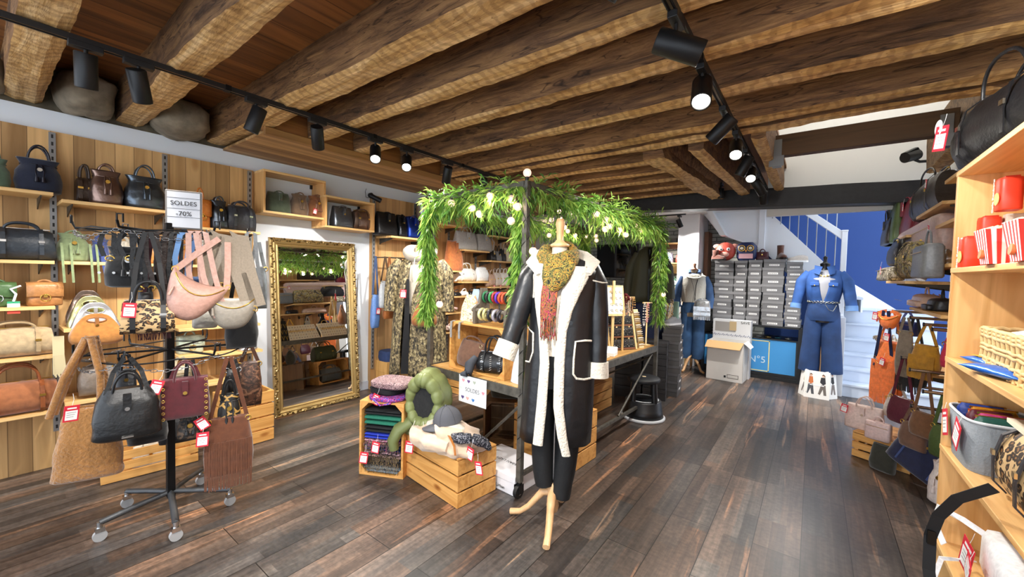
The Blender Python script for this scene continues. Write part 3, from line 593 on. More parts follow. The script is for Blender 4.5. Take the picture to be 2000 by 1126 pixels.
def crate(loc,rz,w,d,h,label,mode='up',slats=3,mat=None,group=None,name='wooden_crate',rot=None):
    # mode up: open top; down: upside down, boards on top; front: lying with its mouth to local -y; solid ends at +-x
    t=empty(name,loc,label,'crate',R(rz),group,rot); mat=mat or CRATE; th=.013
    def slatpanel(axis,s):
        q=MB(); 
        for k in range(slats):
            z0=h*k/slats+.004; z1=h*(k+1)/slats-.008
            if axis=='y': q.box(-w/2,w/2,s*d/2-(th if s>0 else 0),s*d/2+(th if s<0 else 0),z0,z1)
            else: q.box(s*w/2-(th if s>0 else 0),s*w/2+(th if s<0 else 0),-d/2+th,d/2-th,z0,z1)
        return q
    if mode in('up','down'):
        for s in (-1,1): slatpanel('y',s).build('slatted_side',mat,t,.002)
        for s in (-1,1): slatpanel('x',s).build('slatted_end',mat,t,.002)
        for sx in(-1,1):
            for sy in(-1,1): MB().cbox((sx*(w/2-th-.013),sy*(d/2-th-.013),h/2-.003),(.025,.025,h-.012)).build('corner_post',mat,t)
        q=MB(); n=4 if mode=='up' else 3; zz=.0 if mode=='up' else h-.004
        for k in range(n): q.box(-w/2+th*(mode=='up'),w/2-th*(mode=='up'),-d/2+d*k/n+.002+(th*(k==0)*(mode=='up')),-d/2+d*(k+1)/n-.002-(th*(k==n-1)*(mode=='up')),zz+.001,zz+.011)
        q.build('base_boards',mat,t,.001)
    else:
        for s in (-1,1):
            q=MB().box(s*w/2-(.016 if s>0 else 0),s*w/2+(.016 if s<0 else 0),-d/2,d/2,.012,h-.012); q.build('end_panel',mat,t,.002)
            for zc in (.012,h-.012):
                q=MB().poly([(s*(w/2-.016),-d/2+.004,zc),(s*(w/2-.016),-d/2+.004,zc+(.05 if zc<h/2 else -.05)),(s*(w/2-.066),-d/2+.004,zc)],(0,.014,0)); q.build('corner_block',mat,t)
        for nm,zz in (('bottom_slats',0),('top_slats',h-.012)):
            q=MB(); 
            for k in range(3): q.box(-w/2,w/2,-d/2+d*k/3+.003,-d/2+d*(k+1)/3-.006,zz,zz+.012)
            q.build(nm,mat,t,.001)
        q=MB()
        for k in range(3): q.box(-w/2+.016,w/2-.016,d/2-.012,d/2,.014+(h-.028)*k/3,.014+(h-.028)*(k+1)/3-.006)
        q.build('back_slats',mat,t,.001)
    return t
def textobj(s,size,mat,parent,loc,rot,name='lettering',ext=.0006,align='CENTER',shear=0,bold=0,font=None):
    c=bpy.data.curves.new(name,'FONT'); c.body=s; c.size=size; c.extrude=ext; c.align_x=align; c.align_y='CENTER'; c.shear=shear; c.offset=bold
    c.materials.append(mat); tmp=bpy.data.objects.new(name+'_curve',c); COL.objects.link(tmp); dg=bpy.context.evaluated_depsgraph_get(); me=bpy.data.meshes.new_from_object(tmp.evaluated_get(dg)); bpy.data.objects.remove(tmp); me.name=name
    if not me.materials: me.materials.append(mat)
    o=bpy.data.objects.new(name,me); COL.objects.link(o); o.parent=parent; o.location=loc; o.rotation_euler=rot; return o
# ================================================================ left wall shelves and what stands on them
XS=-3.9
for y,l in ((.32,'slotted metal upright between the first two bays of the left wall'),(.915,'slotted metal upright behind the metallic bucket bags'),(1.52,'slotted metal upright at the end of the first panelling, beside the box shelves')): standard(-4.2,y,.25,2.31,l)
for y,l in ((2.83,'slotted metal upright at the start of the second panelling, beside the mirror'),(3.44,'slotted metal upright behind the top silver bag'),(4.05,'slotted metal upright behind the garland, left one'),(4.63,'slotted metal upright behind the grey totes'),(5.24,'slotted metal upright at the far end of the left wall')): standard(-4.2,y,.25,2.3,l)
G1='pale pine shelves on the left wall'
def LS(y0,y1,z,lab): shelf_x(-4.19,XS,y0,y1,z,lab,G1)
LS(-.3,.3,1.87,'top pine shelf at far left under the navy bucket bag'); LS(.335,.9,1.835,'top pine shelf under the bronze and pewter bucket bags'); LS(.93,1.5,1.735,'pine shelf under the gunmetal duffel beside the sale sign')
LS(-.3,.3,1.435,'pine shelf at far left under the charcoal duffel'); LS(.335,.9,1.435,'pine shelf under the olive and blue bucket bags'); LS(.93,1.52,1.435,'pine shelf behind the hanging straps of the display stand')
LS(-.3,.3,1.145,'pine shelf at far left under the two box shaped satchels'); LS(.93,1.5,.935,'pine shelf behind the display stand pole at its right')
LS(-.3,.3,.83,'pine shelf at far left under the beige duffel'); LS(-.3,.3,.47,'lowest pine shelf at far left under the tan duffel')
LS(.335,.9,.99,'pine shelf behind the cut-out handle bags'); LS(.335,.9,.5,'low pine shelf behind the teddy tote'); LS(.93,1.5,.47,'low pine shelf behind the fringed bag')
xb=-4.04
BX('bucket',xb,-60,21,365,308,.16,suede('5c7560'),'sage green suede bucket bag at the far left edge of the top shelf',z=1.87)
BX('bucket',xb,26,122,370,312,.17,suede('10182e'),'dark navy suede bucket bag with pale drawstring on the top left shelf',z=1.87,hm=leather('0e1020'),metal=CHROME)
BX('duffel',-4.1,146,182,402,348,.14,leather('3c2c22'),'dark brown bag half hidden behind the bronze bucket bag',z=1.835,group=None)
BX('bucket',xb,172,240,402,334,.16,shiny('8a7268',.3),'bronze metallic bucket bag with drawstring on the second top shelf',z=1.835,hh=.06)
BX('bucket',xb,240,322,408,346,.17,shiny('5e6872',.3),'pewter metallic bucket bag with arched handle on the second top shelf',z=1.835,hh=.1)
BX('satchel',xb,372,408,440,390,.12,leather('c8742c'),'orange leather bag behind the sale sign on the third shelf',z=1.735)
BX('bucket',xb,408,444,445,392,.15,shiny('5a6068',.3),'gunmetal pleated bucket bag beside the sale sign',z=1.735,hh=.05)
BX('duffel',xb,440,496,448,402,.15,leather('3c3e44'),'charcoal zipped duffel at the end of the third top shelf',z=1.735,hh=.05,metal=CHROME)
BX('duffel',xb,-30,108,502,446,.2,leather('333a42'),'large slate grey duffel lying on the second shelf at far left',z=1.435,hh=.05,metal=CHROME)
o=BX('bucket',xb,108,176,508,456,.15,suede('7c8a62'),'olive green suede bucket bag with long hanging fringe',z=1.435,hh=.03)
for sx in (-.06,-.02,.07,.1):
    MB().ribbon([(sx,-.08,.12),(sx,-.14,.02),(sx,-.155,-.03),(sx+.005,-.155,-.14)],.012,.003,side=(1,0,0)).build('fringe',suede('7c8a62'),o)
o=BX('bucket',xb,176,214,508,468,.13,suede('35457e'),'cobalt blue suede bucket bag beside the olive one',z=1.435,hh=.04)
MB().ribbon([(0,-.08,.08),(0,-.13,.0),(0.01,-.15,-.1)],.02,.003,side=(1,0,0)).build('fringe',suede('35457e'),o)
for i,(x0,x1,yt,c,l) in enumerate([(222,262,470,'b8b0a0','pale grey bag on the shelf behind the black suede bags'),(270,330,462,'c08040','orange tan bag on the shelf behind the hanging straps'),(335,372,466,'b07038','tan bag on the shelf behind the blue strap'),(400,430,470,'d8d2c8','cream round bag on the shelf behind the pink belt bag'),(440,485,476,'a08468','taupe bag on the shelf behind the grey wide straps')]):
    BX('tote',xb,x0,x1,512,yt,.12,leather(c),l,z=1.435,hh=.04)
BX('satchel',-4.0,-45,32,592,552,.13,leather('4c6a40'),'green leather box satchel at far left of the third shelf',z=1.145,hh=.02,metal=CHROME)
o=BX('satchel',-4.0,50,122,592,552,.13,leather('b07a48'),'caramel box satchel with stitched flap on the third shelf',z=1.145,hh=.02)
# striped card tag tied to it
q=MB(); q.box(-.025,.025,-.001,.001,-.07,-.045,0).box(-.025,.025,-.001,.001,-.045,-.028,1).box(-.025,.025,-.001,.001,-.028,-.015,2).box(-.025,.025,-.001,.001,-.09,-.07,3)
c=q.build('striped_card',[PAPER,PAPER,plain('35a070',.6),plain('e04a38',.6)],o,loc=(-.13,-.09,.05)); MB().tube([(0,0,-.015),(.01,0,.03),(-.01,.01,.06),(.03,.02,.08)],.006,6).build('bow',WHITE,c)
BX('duffel',-4.0,-60,108,705,640,.2,suede('b39b76'),'beige canvas duffel with buckled strap on the fourth shelf at far left',z=.83,hh=.05,hm=suede('a68c66'))
BX('duffel',-4.0,-60,118,815,745,.22,suede('9a5c34'),'tan leather duffel with riveted straps on the lowest left shelf',z=.47,hh=.12,hm=leather('8a4c28'),tg=None)
G2='metallic cut-out handle bags stacked behind the tan one'
for i,(x0,x1,yb,yt,c,mt,l) in enumerate([(128,212,640,566,'8c7c72','s','bronze cut-out handle bag, rearmost of the four on the left wall'),(130,222,655,577,'d8d8a0','s','pale gold cut-out handle bag behind the silver one'),(134,236,668,590,'e4e8ee','s','silver cut-out handle bag behind the tan one')]):
    BX('cutout',-4.06+.05*i,x0,x1,yb,yt,.08,shiny(c,.3),l,group=G2)
o=BX('cutout',-3.86,134,240,672,612,.1,suede('b07434'),'tan suede bag with oval cut-out handle, frontmost on the left wall',hm=suede('8f5a26'))
q=MB()
for i in range(12): q.ribbon([(-.2+.004*i,-.05,.08),(-.2+.004*i,-.06,-.04),(-.2+.005*i,-.06,-.16-.01*(i%3))],.006,.002,side=(1,0,0))
q.build('fringe',plain('c8b890',.7),o)
MB().cyl((0,0,0),(0,0,.06),.03,16).cyl((0,0,.06),(0,0,.075),.018,12).build('metal_bottle_bag',shiny('b8bcc2')) if False else None
BX('fold',-3.97,150,238,790,712,.12,leather('77695c'),'crumpled grey taupe tote leaning behind the teddy tote',z=.52,hh=.03)
BX('tote',-3.98,248,316,690,640,.13,shiny('c8ccd0'),'silver tasselled bag behind the display stand pole',z=.99,hh=.03)
BX('fold',xb,400,440,632,606,.1,leather('8a8274'),'grey bag on the shelf behind the leopard belt bag',z=.935,hh=.06,hm=leather('222222'))
BX('bucket',-3.97,462,500,745,675,.15,shiny('d4d8dc',.22),'silver crackled bag with chain at the end of the left shelves',z=.7,hh=.04)
shelf_x(-4.19,XS,1.2,1.52,.7,'short pine shelf under the silver crackled bag',G1)
BX('satchel',xb,345,395,690,655,.12,leather('b8c4b0'),'pale mint bag on the shelf behind the lower hooks',z=.72,hh=.04); shelf_x(-4.19,XS,.93,1.18,.72,'short pine shelf behind the lower hooks of the display stand',G1)
# box shelves over the mirror
def box_shelf(y0,y1,z0,z1,label,xf=-4.0):
    t=empty('box_shelf',(-4.25,(y0+y1)/2,z0),label,'shelf',group='open wooden box shelves over the mirror'); w=(y1-y0)/2; h=z1-z0; D=xf+4.25
    for nm,a in (('bottom_board',(0,D,-w,w,0,.02)),('top_board',(0,D,-w,w,h-.02,h)),('side_board',(0,D,-w,-w+.02,.02,h-.02)),('side_board',(0,D,w-.02,w,.02,h-.02))): MB().box(*a).build(nm,SHELFW if nm[0]!='s' else PINEZ,t,.002)
    for s in (-1,1): MB().box(.0,.02,s*(w-.02)-.02 if s>0 else -w+.02,s*(w-.02) if s>0 else -w+.04,h-.06,h-.02).build('metal_bracket',BLK,t)
    return t
box_shelf(1.56,2.14,1.925,2.315,'larger open wooden box shelf on the white wall, upper left of the mirror'); box_shelf(2.12,2.69,1.85,2.175,'smaller open wooden box shelf stepping down to the right over the mirror',-3.97)
G3='bags in the box shelves over the mirror'
BX('tote',-4.11,520,564,412,376,.15,suede('4a5440'),'dark green suede bag in the larger box shelf',z=1.946,hh=.03,group=G3,metal=CHROME)
BX('bucket',-4.11,567,600,418,380,.14,suede('6e5640'),'brown suede drawstring bag in the middle of the larger box shelf',z=1.946,hh=.03,group=G3)
o=BX('bucket',-4.11,600,634,424,384,.14,suede('7c4c28'),'rust suede drawstring bag at the right of the larger box shelf',z=1.946,hh=.03,group=G3)
price_tag(o,-.05,-.09,.08,0,.2,.8)
BX('tote',-4.1,647,686,440,404,.14,shiny('6a7078',.3),'pewter creased bag at the left of the smaller box shelf',z=1.871,hh=.03,group=G3)
BX('duffel',-4.1,687,722,448,412,.14,shiny('7c6a62',.3),'bronze creased duffel at the right of the smaller box shelf',z=1.871,hh=.03,group=G3)
# second run of panelling beyond the mirror
G4='pine shelves on the far left wall'
def LS2(y0,y1,z,lab): shelf_x(-4.19,XS,y0,y1,z,lab,G4)
LS2(2.86,3.43,1.83,'pine shelf under the black and blue metallic bags past the mirror'); LS2(3.46,4.03,2.06,'high pine shelf under the silver backpack'); LS2(4.07,4.62,1.75,'pine shelf under the grey tote pair behind the garland'); LS2(4.66,5.22,2.0,'high pine shelf at the far end of the left wall')
LS2(4.66,5.45,1.62,'pine shelf with mixed small bags at the far end'); LS2(4.07,4.62,1.3,'pine shelf under the white handbags behind the garland'); LS2(4.66,5.22,1.22,'lower pine shelf with the white top handle bags at the far end'); LS2(3.46,4.03,1.45,'pine shelf under the orange bag behind the garland')
LS2(3.46,4.55,1.1,'lower pine shelf behind the hanging garland'); LS2(3.46,4.6,.62,'low pine shelf behind the pink bags'); 
BX('tote',xb,733,772,458,415,.16,leather('121316'),'black glossy bag on the shelf right of the mirror',z=1.83,hh=.03)
BX('tote',xb,773,790,462,420,.16,shiny('3a3c40',.25),'black chrome folded bag between the black and blue bags',z=1.83,hh=.03)
BX('tote',xb,791,816,464,424,.16,shiny('2c48a8',.35),'metallic cobalt blue bag on the shelf right of the mirror',z=1.83,hh=.04)
BX('bucket',xb,820,846,468,432,.15,shiny('b8a49a',.35),'rose bronze metallic drawstring bag beside the blue one',z=1.83,hh=.04)
BX('backpack',xb,818,856,426,386,.16,shiny('c8ccd0',.25),'silver metallic backpack on the high shelf left of the garland',z=2.06)
BX('tote',xb,888,928,490,452,.16,leather('b4b2ae'),'light grey structured tote behind the garland',z=1.75,hh=.09)
BX('tote',xb,929,956,492,456,.16,leather('a8a6a2'),'light grey leather tote leaning with loose strap behind the garland',z=1.75,hh=.02,strap=True)
BX('duffel',xb,930,990,452,424,.2,leather('20261f'),'very dark green duffel on the high far shelf',z=2.0,hh=.02)
BX('tote',xb,873,900,500,470,.15,suede('b86c38'),'orange brown fringed bag behind the garland',z=1.45,hh=.03)
BX('bowling',xb,888,925,543,524,.16,leather('ece8e0'),'ivory bowling bag with arched handles behind the garland',z=1.3,hh=.09,metal=CHROME)
BX('fold',xb,928,952,543,522,.14,leather('f0f2f4'),'white folded bag beside the ivory bowling bag',z=1.3,hh=.02)
for i,(x0,x1,yt,c,l) in enumerate([(955,965,488,'2a2a2c','black small bag with thin handles on the mixed far shelf'),(966,976,490,'8c8e90','grey small bag on the mixed far shelf'),(977,984,486,'26282c','charcoal small bag on the mixed far shelf'),(985,995,484,'e8dcc8','cream small bag on the mixed far shelf'),(996,1004,486,'c8ccd2','pale blue grey small bag at the end of the mixed far shelf')]):
    BX('tote',xb,x0,x1,508,yt,.13,leather(c),l,z=1.62,hh=.1,hm=BLK if i%2 else leather('c8b8a0'))
for i,(x0,x1,yt,c,l) in enumerate([(951,963,535,'b89a88','taupe top handle bag on the lower far shelf'),(964,975,532,'cfc4bc','pale rose top handle bag on the lower far shelf'),(976,990,532,'f0ece6','white top handle bag with arch handle on the lower far shelf'),(991,1001,534,'2c2e34','dark top handle bag at the end of the lower far shelf')]):
    o=BX('bowling',xb,x0,x1,559,yt,.13,leather(c),l,z=1.22,hh=.08); price_tag(o,0,-.09,.02,0,.1,.9)
for i,(x0,x1,yt,c,l) in enumerate([(884,898,570,'1c1c20','black cylinder bag hanging under the ivory bag shelf'),(899,912,568,'ece6e0','ivory small bag on the shelf under the ivory bowling bag'),(914,926,568,'18181c','black small bag on the shelf above the bracelet stand')]):
    BX('hobo',-3.95,x0,x1,590,yt,.12,leather(c),l,hh=.04,z=1.1)
BX('satchel',-3.95,870,886,662,632,.13,leather('e0b8b0'),'pink flowered bag beside the bracelet crate',z=.9,hh=.03); BX('satchel',-3.95,868,888,700,670,.13,leather('d8c0b8'),'blush bag on the low shelf beside the bracelet crate',z=.645,hh=.03)
LS2(3.46,4.03,.88,'pine shelf under the pink flowered bag')
# white ceiling camera over panelling
t=empty('security_camera',(-4.2,2.78,2.27),'small black security camera on the white wall above the panelling','security camera')
MB().cyl((0,0,.03),(.03,0,.03),.03,14).tube([(.03,0,.03),(.07,.01,.01)],.009,8).build('mount',BLK,t); MB().tube([(.05,-.03,.02),(.13,.06,-.035)],.028,12).build('camera_body',BLK,t)
MB().tube([(0,-.02,.0),(.01,-.06,.0),(.01,-.07,.06),(.0,-.05,.1)],.003,6).build('cable',BLK,t)
# gilt mirror leaning on the wall
mt=empty('gilt_mirror',(-4.045,2.115,.0),'large gilt framed mirror leaning on the white wall','mirror',rot=(R(-5.0)*0,0,0)); 
W=.885;H=1.72;lean=math.atan(.14/1.72); M=Matrix.Rotation(-lean,4,'Y')
def gilt():
    m,nt,b=newmat('carved_gilt'); vo=node(nt,'ShaderNodeTexVoronoi'); vo.inputs['Scale'].default_value=60; nt.links.new(coords(nt,(1,1,1)),vo.inputs['Vector'])
    nt.links.new(ramp(nt,vo.outputs['Distance'],[(0,'f0e6c4'),(.35,'bda068'),(.7,'5e4a28')]),b.inputs['Base Color']); b.inputs['Metallic'].default_value=.75; b.inputs['Roughness'].default_value=.35; bump(nt,b,vo.outputs['Distance'],1,.012); return m
GILT=gilt(); GILT2=plain('b89c66',.36,.75,80,.2)
fw=.085
def frame_bar(p0,p1,inw):
    # moulded profile swept between outer corners with mitred ends; inw = inward direction
    p0=Vector(p0);p1=Vector(p1);t=(p1-p0).normalized();i=Vector(inw); q=MB(); q.M=M
    prof=[(0,0),(0,.03),(.012,.038),(.03,.03),(.04,.036),(.055,.03),(.062,.02),(.072,.024),(fw,.01),(fw,0)]
    q.loft([[p0+i*a+t*a+Vector((b,0,0)) for a,b in prof],[p1+i*a-t*a+Vector((b,0,0)) for a,b in prof]],smooth=False); return q
cs=[(0,-W/2,0),(0,W/2,0),(0,W/2,H),(0,-W/2,H)]; ins=[(0,0,1),(0,-1,0),(0,0,-1),(0,1,0)]
for k in range(4): frame_bar(cs[k],cs[(k+1)%4],ins[k]).build('frame_moulding',GILT2,mt)
q=MB(); q.M=M; random.seed(3)
for k in range(4):
    a=Vector(cs[k]);b=Vector(cs[(k+1)%4]);L=(b-a).length;n=int(L/.024); iv=Vector(ins[k])
    for j in range(n):
        p=a+(b-a)*((j+.5)/n)+iv*(.018+.012*math.sin(j*1.6))+Vector((.036,0,0)); q.sph(p,.013,6,4,sc=(.5,1,.8))
q.build('carved_leafwork',GILT,mt)
q=MB(); q.M=M; q.box(.008,.012,-W/2+fw,W/2-fw,fw,H-fw); mg=plain('f2f4f4',.01,1); q.build('mirror_glass',mg,mt)
q=MB(); q.M=M; q.box(-.006,.006,-W/2+.01,W/2-.01,.01,H-.01); q.build('backing_board',PINE,mt)
# ================================================================ bag display stand at left
DS=(-2.9,.65)
t=empty('bag_display_stand',(DS[0],DS[1],0),'black metal display stand on castors hung with handbags and belt bags','display stand')
MB().box(-.018,.018,-.018,.018,.1,1.66).build('pole',BLKM,t,.002)
for wx,wy in ((.02,-.29),(.31,-.05),(.16,.24),(-.27,-.14),(-.25,.21)):
    q=MB(); q.tube([(0,0,.13),(wx*.5,wy*.5,.115),(wx,wy,.095)],.016,4); l=q.build('foot_arm',plain('55575a',.45,.6),t)
    q=MB(); q.cyl((wx,wy,.1),(wx,wy,.07),.012,10); q.box(wx-.014,wx+.014,wy-.018,wy+.018,.05,.072); cs_=q.build('caster_fork',CHROME,l)
    q=MB(); q.cyl((wx-.01,wy,.028),(wx+.01,wy,.028),.028,18); q.build('caster_wheel',plain('a8a8a8',.4),cs_)
def ringset(z,rad,nm):
    q=MB()
    for i in range(6):
        a=2*pi*i/6+.3; q.tube([(0,0,z),(rad*math.cos(a),rad*math.sin(a),z),(rad*math.cos(a)*1.03,rad*math.sin(a)*1.03,z+.03)],.006,6)
    o=q.build('hook_arms',BLKM,t)
    q=MB(); q.tube([(rad*.96*math.cos(a),rad*.96*math.sin(a),z-.012*abs(math.sin(3*a+.4))) for a in [2*pi*i/48 for i in range(48)]],.004,5,loop=True); q.build('hanging_ring',BLKM,t)
    for i in range(6):
        a0=2*pi*i/6+.3;a1=a0+pi/3; q=MB(); n=16
        for k in range(n):
            f=(k+.5)/n; a=a0+(a1-a0)*f; zz=z-.01-.04*math.sin(pi*f); p=Vector((rad*math.cos(a),rad*math.sin(a),zz)); s_=Vector((-math.sin(a),math.cos(a),0))*.014
            u2=Vector((0,0,.007)) if k%2 else Vector((math.cos(a),math.sin(a),0))*.007
            q.tube([p+s_*math.cos(b)+u2*math.sin(b) for b in [2*pi*j/8 for j in range(8)]],.0018,4,loop=True)
        q.build('chain',plain('8a8a8c',.3,.9),t)
    for i in range(6):
        a=2*pi*i/6+.3; p=Vector((rad*1.03*math.cos(a),rad*1.03*math.sin(a),z+.03)); q=MB()
        q.tube([p+Vector((.0,0,0)),p+Vector((0,0,.03)),p+Vector((-math.sin(a)*.025,math.cos(a)*.025,.03)),p+Vector((-math.sin(a)*.025,math.cos(a)*.025,-.01))],.004,6); q.build('hook',BLKM,t)
ringset(1.6,.36,'u'); ringset(.95,.36,'l')
s=empty('sale_sign_board',(DS[0]+.03,DS[1]+.06,1.63),'grey framed sale sign reading SOLDES -70% on top of the display stand','sign',R(67))
MB().box(-.082,.082,-.006,.006,0,.215).build('frame',plain('6a6560',.5),s,.002); bd=MB().box(-.073,.073,-.0085,-.006,.009,.206).box(-.073,.073,-.009,-.0085,.065+.0,.067,1).box(-.073,.073,-.009,-.0085,.172,.174,1).box(-.073,.073,-.009,-.0085,.112,.114,1).build('sign_panel',[plain('c9ccd2',.6),INK],s)
textobj('SOLDES',.034,INK,s,(0,-.0095,.143),(R(90),0,0)); textobj('-70%',.036,INK,s,(0,-.0095,.085),(R(90),0,0)); MB().box(-.012,.012,-.012,.012,-.05,0).build('clamp',BLKM,s)
def HV(kind,x0,x1,yb,yt,d,mat,label,dr=.3,dl=0,hook=None,ring=1.6,**k):
    # hang from the ring: dr metres towards the camera from the pole
    dirc=Vector((2.9,-.65)).normalized(); X0=DS[0]+dirc.x*dr; Y0=DS[1]+dirc.y*dr
    c=V((x0+x1)/2,yt,X0,Y0); hang=max(.03,ring-.02-c.z) if hook is None else hook
    side=Vector((.215,.976)); 
    return BV(kind,X0,Y0,x0,x1,yb,yt,d,mat,label,hang=hang,**k)
BKS=suede('0c0c0e')
o=HV('bucket',205,300,560,482,.15,BKS,'black suede bucket bag with pale eyelets, hanging highest at left of the stand',dr=.12,hm=BKS,metal=CHROME)
for i in range(5): MB().cyl((-.1+.05*i,-.085,-.2),(-.1+.05*i,-.07,-.2),.006,8).build('eyelet',CHROME,o)
o=HV('bowling',236,345,650,585,.12,leopard(scale=44),'leopard print belt bag with red price tag on the display stand',dr=.36,hm=BLK,metal=CHROME,tg=(-.3,.95,.1)); 
HV('fringe',268,336,650,600,.1,suede('3a1018'),'burgundy fringed bag under the leopard belt bag',dr=.22)
o=HV('moon',326,444,628,540,.11,leather('b48c7e'),'dusty pink half moon belt bag tilted on the display stand',dr=.38,rot=None); o.rotation_euler[1]=R(24); o.location+=Vector((.215,.976,0))*.11+Vector((0,0,-.02))
HV('moon',400,508,642,572,.1,leather('8a8378'),'taupe grey half moon belt bag right of the pink one',dr=.33,hm=cloth('8a8074'))
HV('fold',484,522,602,520,.1,leather('70777c'),'blue grey slouchy bag at the right edge of the display stand',dr=.0,hm=leather('70777c'))
HV('fold',440,505,678,600,.12,BKS,'black round bag with gold clips under the taupe belt bag',dr=.1,hm=BKS)
HV('camera',300,350,560,505,.08,leather('18181b'),'black small bag hanging behind the straps in the middle of the stand',dr=.05)
HV('camera',360,410,590,540,.08,leather('35507a'),'blue small bag with denim strap behind the pink belt bag',dr=.12,hm=denim('5878a8'))
HV('hobo',376,425,640,600,.08,leather('a8a49a'),'pale grey bag with paper tags behind the pink belt bag',dr=-.1)
HV('fold',268,300,600,560,.07,leather('1b1b1e'),'black slim bag above the leopard belt bag',dr=.2)
# straps that hang as loops of their own colours
def loops(x,yb,yt,w,mat,label,dr=.3,wid=.03):
    dirc=Vector((2.9,-.65)).normalized(); X0=DS[0]+dirc.x*dr; Y0=DS[1]+dirc.y*dr; a=V(x,yt,X0,Y0); b=V(x+w,yb,X0,Y0); e=empty('bag_strap',a,label,'strap',group='loose shoulder straps on the upper ring')
    d_=b-a; s_=Vector((.215,.976,0))*.02
    MB().ribbon([s_*-1,s_*.3+Vector((0,0,.012)),s_,s_+d_*.5,s_*1.6+d_],wid,.003,side=(.215,.976,0)).ribbon([s_*-1,s_*-1.4+d_*.5,s_*-.5+d_],wid,.003,side=(.215,.976,0)).build('webbing',mat,e)
    q=MB(); 
    p=s_*.5+d_; q.tube([p+Vector((.215,.976,0))*.016*math.cos(k*.6)+Vector((0,0,.012*math.sin(k*.6)-.01)) for k in range(10)],.003,5); q.build('buckle',GOLD,e)
GK=cloth('85796a')
loops(425,552,460,2,GK,'wide grey key patterned strap, left one of the wide pair',.34,.075); loops(462,598,462,30,GK,'wide grey key patterned strap slanting right, right one of the wide pair',.34,.07)
loops(362,548,458,-12,denim('5b7da8'),'faded blue strap at the middle of the upper ring',.34,.022); loops(378,600,455,8,leather('b08c80'),'dusty pink strap left of the wide pair',.36,.024); loops(392,620,455,36,leather('b08c80'),'dusty pink strap slanting right to the taupe belt bag',.37,.024)
for i,(x,yb,w,c,l) in enumerate([(212,500,-3,'0c0c0e','black strap at the far left of the upper ring'),(246,500,2,'141416','black strap second from the left of the upper ring'),(276,560,-8,'101012','black strap beside the studded bucket bag'),(296,555,10,'241612','dark brown strap in the left half of the upper ring'),(316,570,6,'3a2418','brown strap in the middle of the upper ring'),(332,600,2,'2c1a12','dark brown strap left of the faded blue one'),(345,590,-4,'101012','black strap left of the faded blue one'),(412,560,12,'5a564e','grey strap between the pink and wide straps'),(490,560,8,'6c7278','blue grey strap at the right end of the upper ring')]): loops(x,yb,456,w,leather(c),l,.22+.02*(i%4),.018)
# lower ring
TED=plain('a8743c',.97,0,75,1,var=.15,sheen=.5)
o=BV('tote',-2.75,.42,102,246,930,792,.14,TED,'caramel teddy fleece tote hanging lowest at left of the stand',hang=.33,rz=70,wr=.07,prof=[(0,.95,.6),(.04,1.03,.9),(.3,.98,1),(.6,.84,.9),(.85,.68,.6),(1,.56,.35),(.97,.5,.25)])
for c in list(o.children):
    if c.name.startswith(('handle','clasp','strap','tab')): bpy.data.objects.remove(c)
for c in o.children:
    for g in list(c.children): bpy.data.objects.remove(g)
for s_ in (-1,1):
    q=MB(); q.tube([(-.12,s_*.03,-.36),(-.07,s_*.035,-.18),(-.0,s_*.02,-.0),(.02,s_*.035,-.0),(.05,s_*.03,-.18),(.05,s_*.03,-.34)],.014,8); q.build('handle',TED,o)
o=BV('tote',-2.56,.46,182,318,850,756,.15,leather('111214'),'black zipped tote with small silver bar on the lower ring',hang=.14,hm=leather('111214'),metal=CHROME,logo=(.04,.06,.006),wr=.06,prof=[(0,.85,.8),(.05,1,1),(.4,1,1),(.75,.9,.8),(.93,.72,.5),(1,.66,.35)]); price_tag(o,-.17,-.08,-.17,.4,.1,1)
SB=suede('4a1019')
o=BV('tote',-2.55,.66,312,412,812,736,.08,SB,'burgundy tote edged with gold eyelets on the lower ring',hang=.08,tg=(-.48,1.05,.35))
q=MB()
for sx in (-.28,.28):
    for k in range(7): q.tube([(sx*.3+.006*math.cos(a),-.05,-.09-.03*k+.006*math.sin(a)) for a in [2*pi*j/10 for j in range(10)]],.002,5,loop=True)
q.build('eyelets',GOLD,o)
BR=suede('5e341c')
o=BV('fringe',-2.56,.86,398,496,922,812,.1,BR,'rust brown suede bag with long fringe on the lower ring',hang=.33,hm=suede('5a3018')); price_tag(o,-.11,-.085,-.37,0,.05,1.1,.06)
o=BV('bucket',-2.62,.86,425,472,838,768,.12,giraffe(),'black bucket bag with giraffe print on the lower ring',hang=.1,hm=BLK)
o=BV('bucket',-2.6,.72,346,398,852,812,.09,leopard('4a3828','120c08','2a1c12',50),'dark leopard pouch with red tag under the burgundy tote',hang=.3,hm=BLK,tg=(.3,.98,-.5))
o=BV('fold',-2.85,.9,462,512,790,705,.1,multi('brown_snake',['2a1a12','4c3022','7a5640'],30,.5),'brown snakeskin slouchy bag at the right of the lower ring',hang=.1,hm=leather('5c3620'))
BV('fold',-2.85,.6,246,330,862,815,.14,BKS,'black slouchy bag hidden behind the black tote',hang=.2); BV('fold',-2.95,.72,310,392,860,812,.14,leather('16161a'),'black leather bag low behind the burgundy tote',hang=.22)
BV('tote',-3.05,.42,225,268,770,720,.1,leather('171a20'),'navy black bag at the back left of the lower ring',hang=.08); BV('camera',-3.2,.65,330,375,760,715,.1,leather('c8b89a'),'cream bag at the back of the lower ring',hang=.06); BV('hobo',-2.7,.98,440,470,770,718,.08,leather('1a1512'),'black bag with ring handle on the lower ring',hang=.05,metal=CHROME)
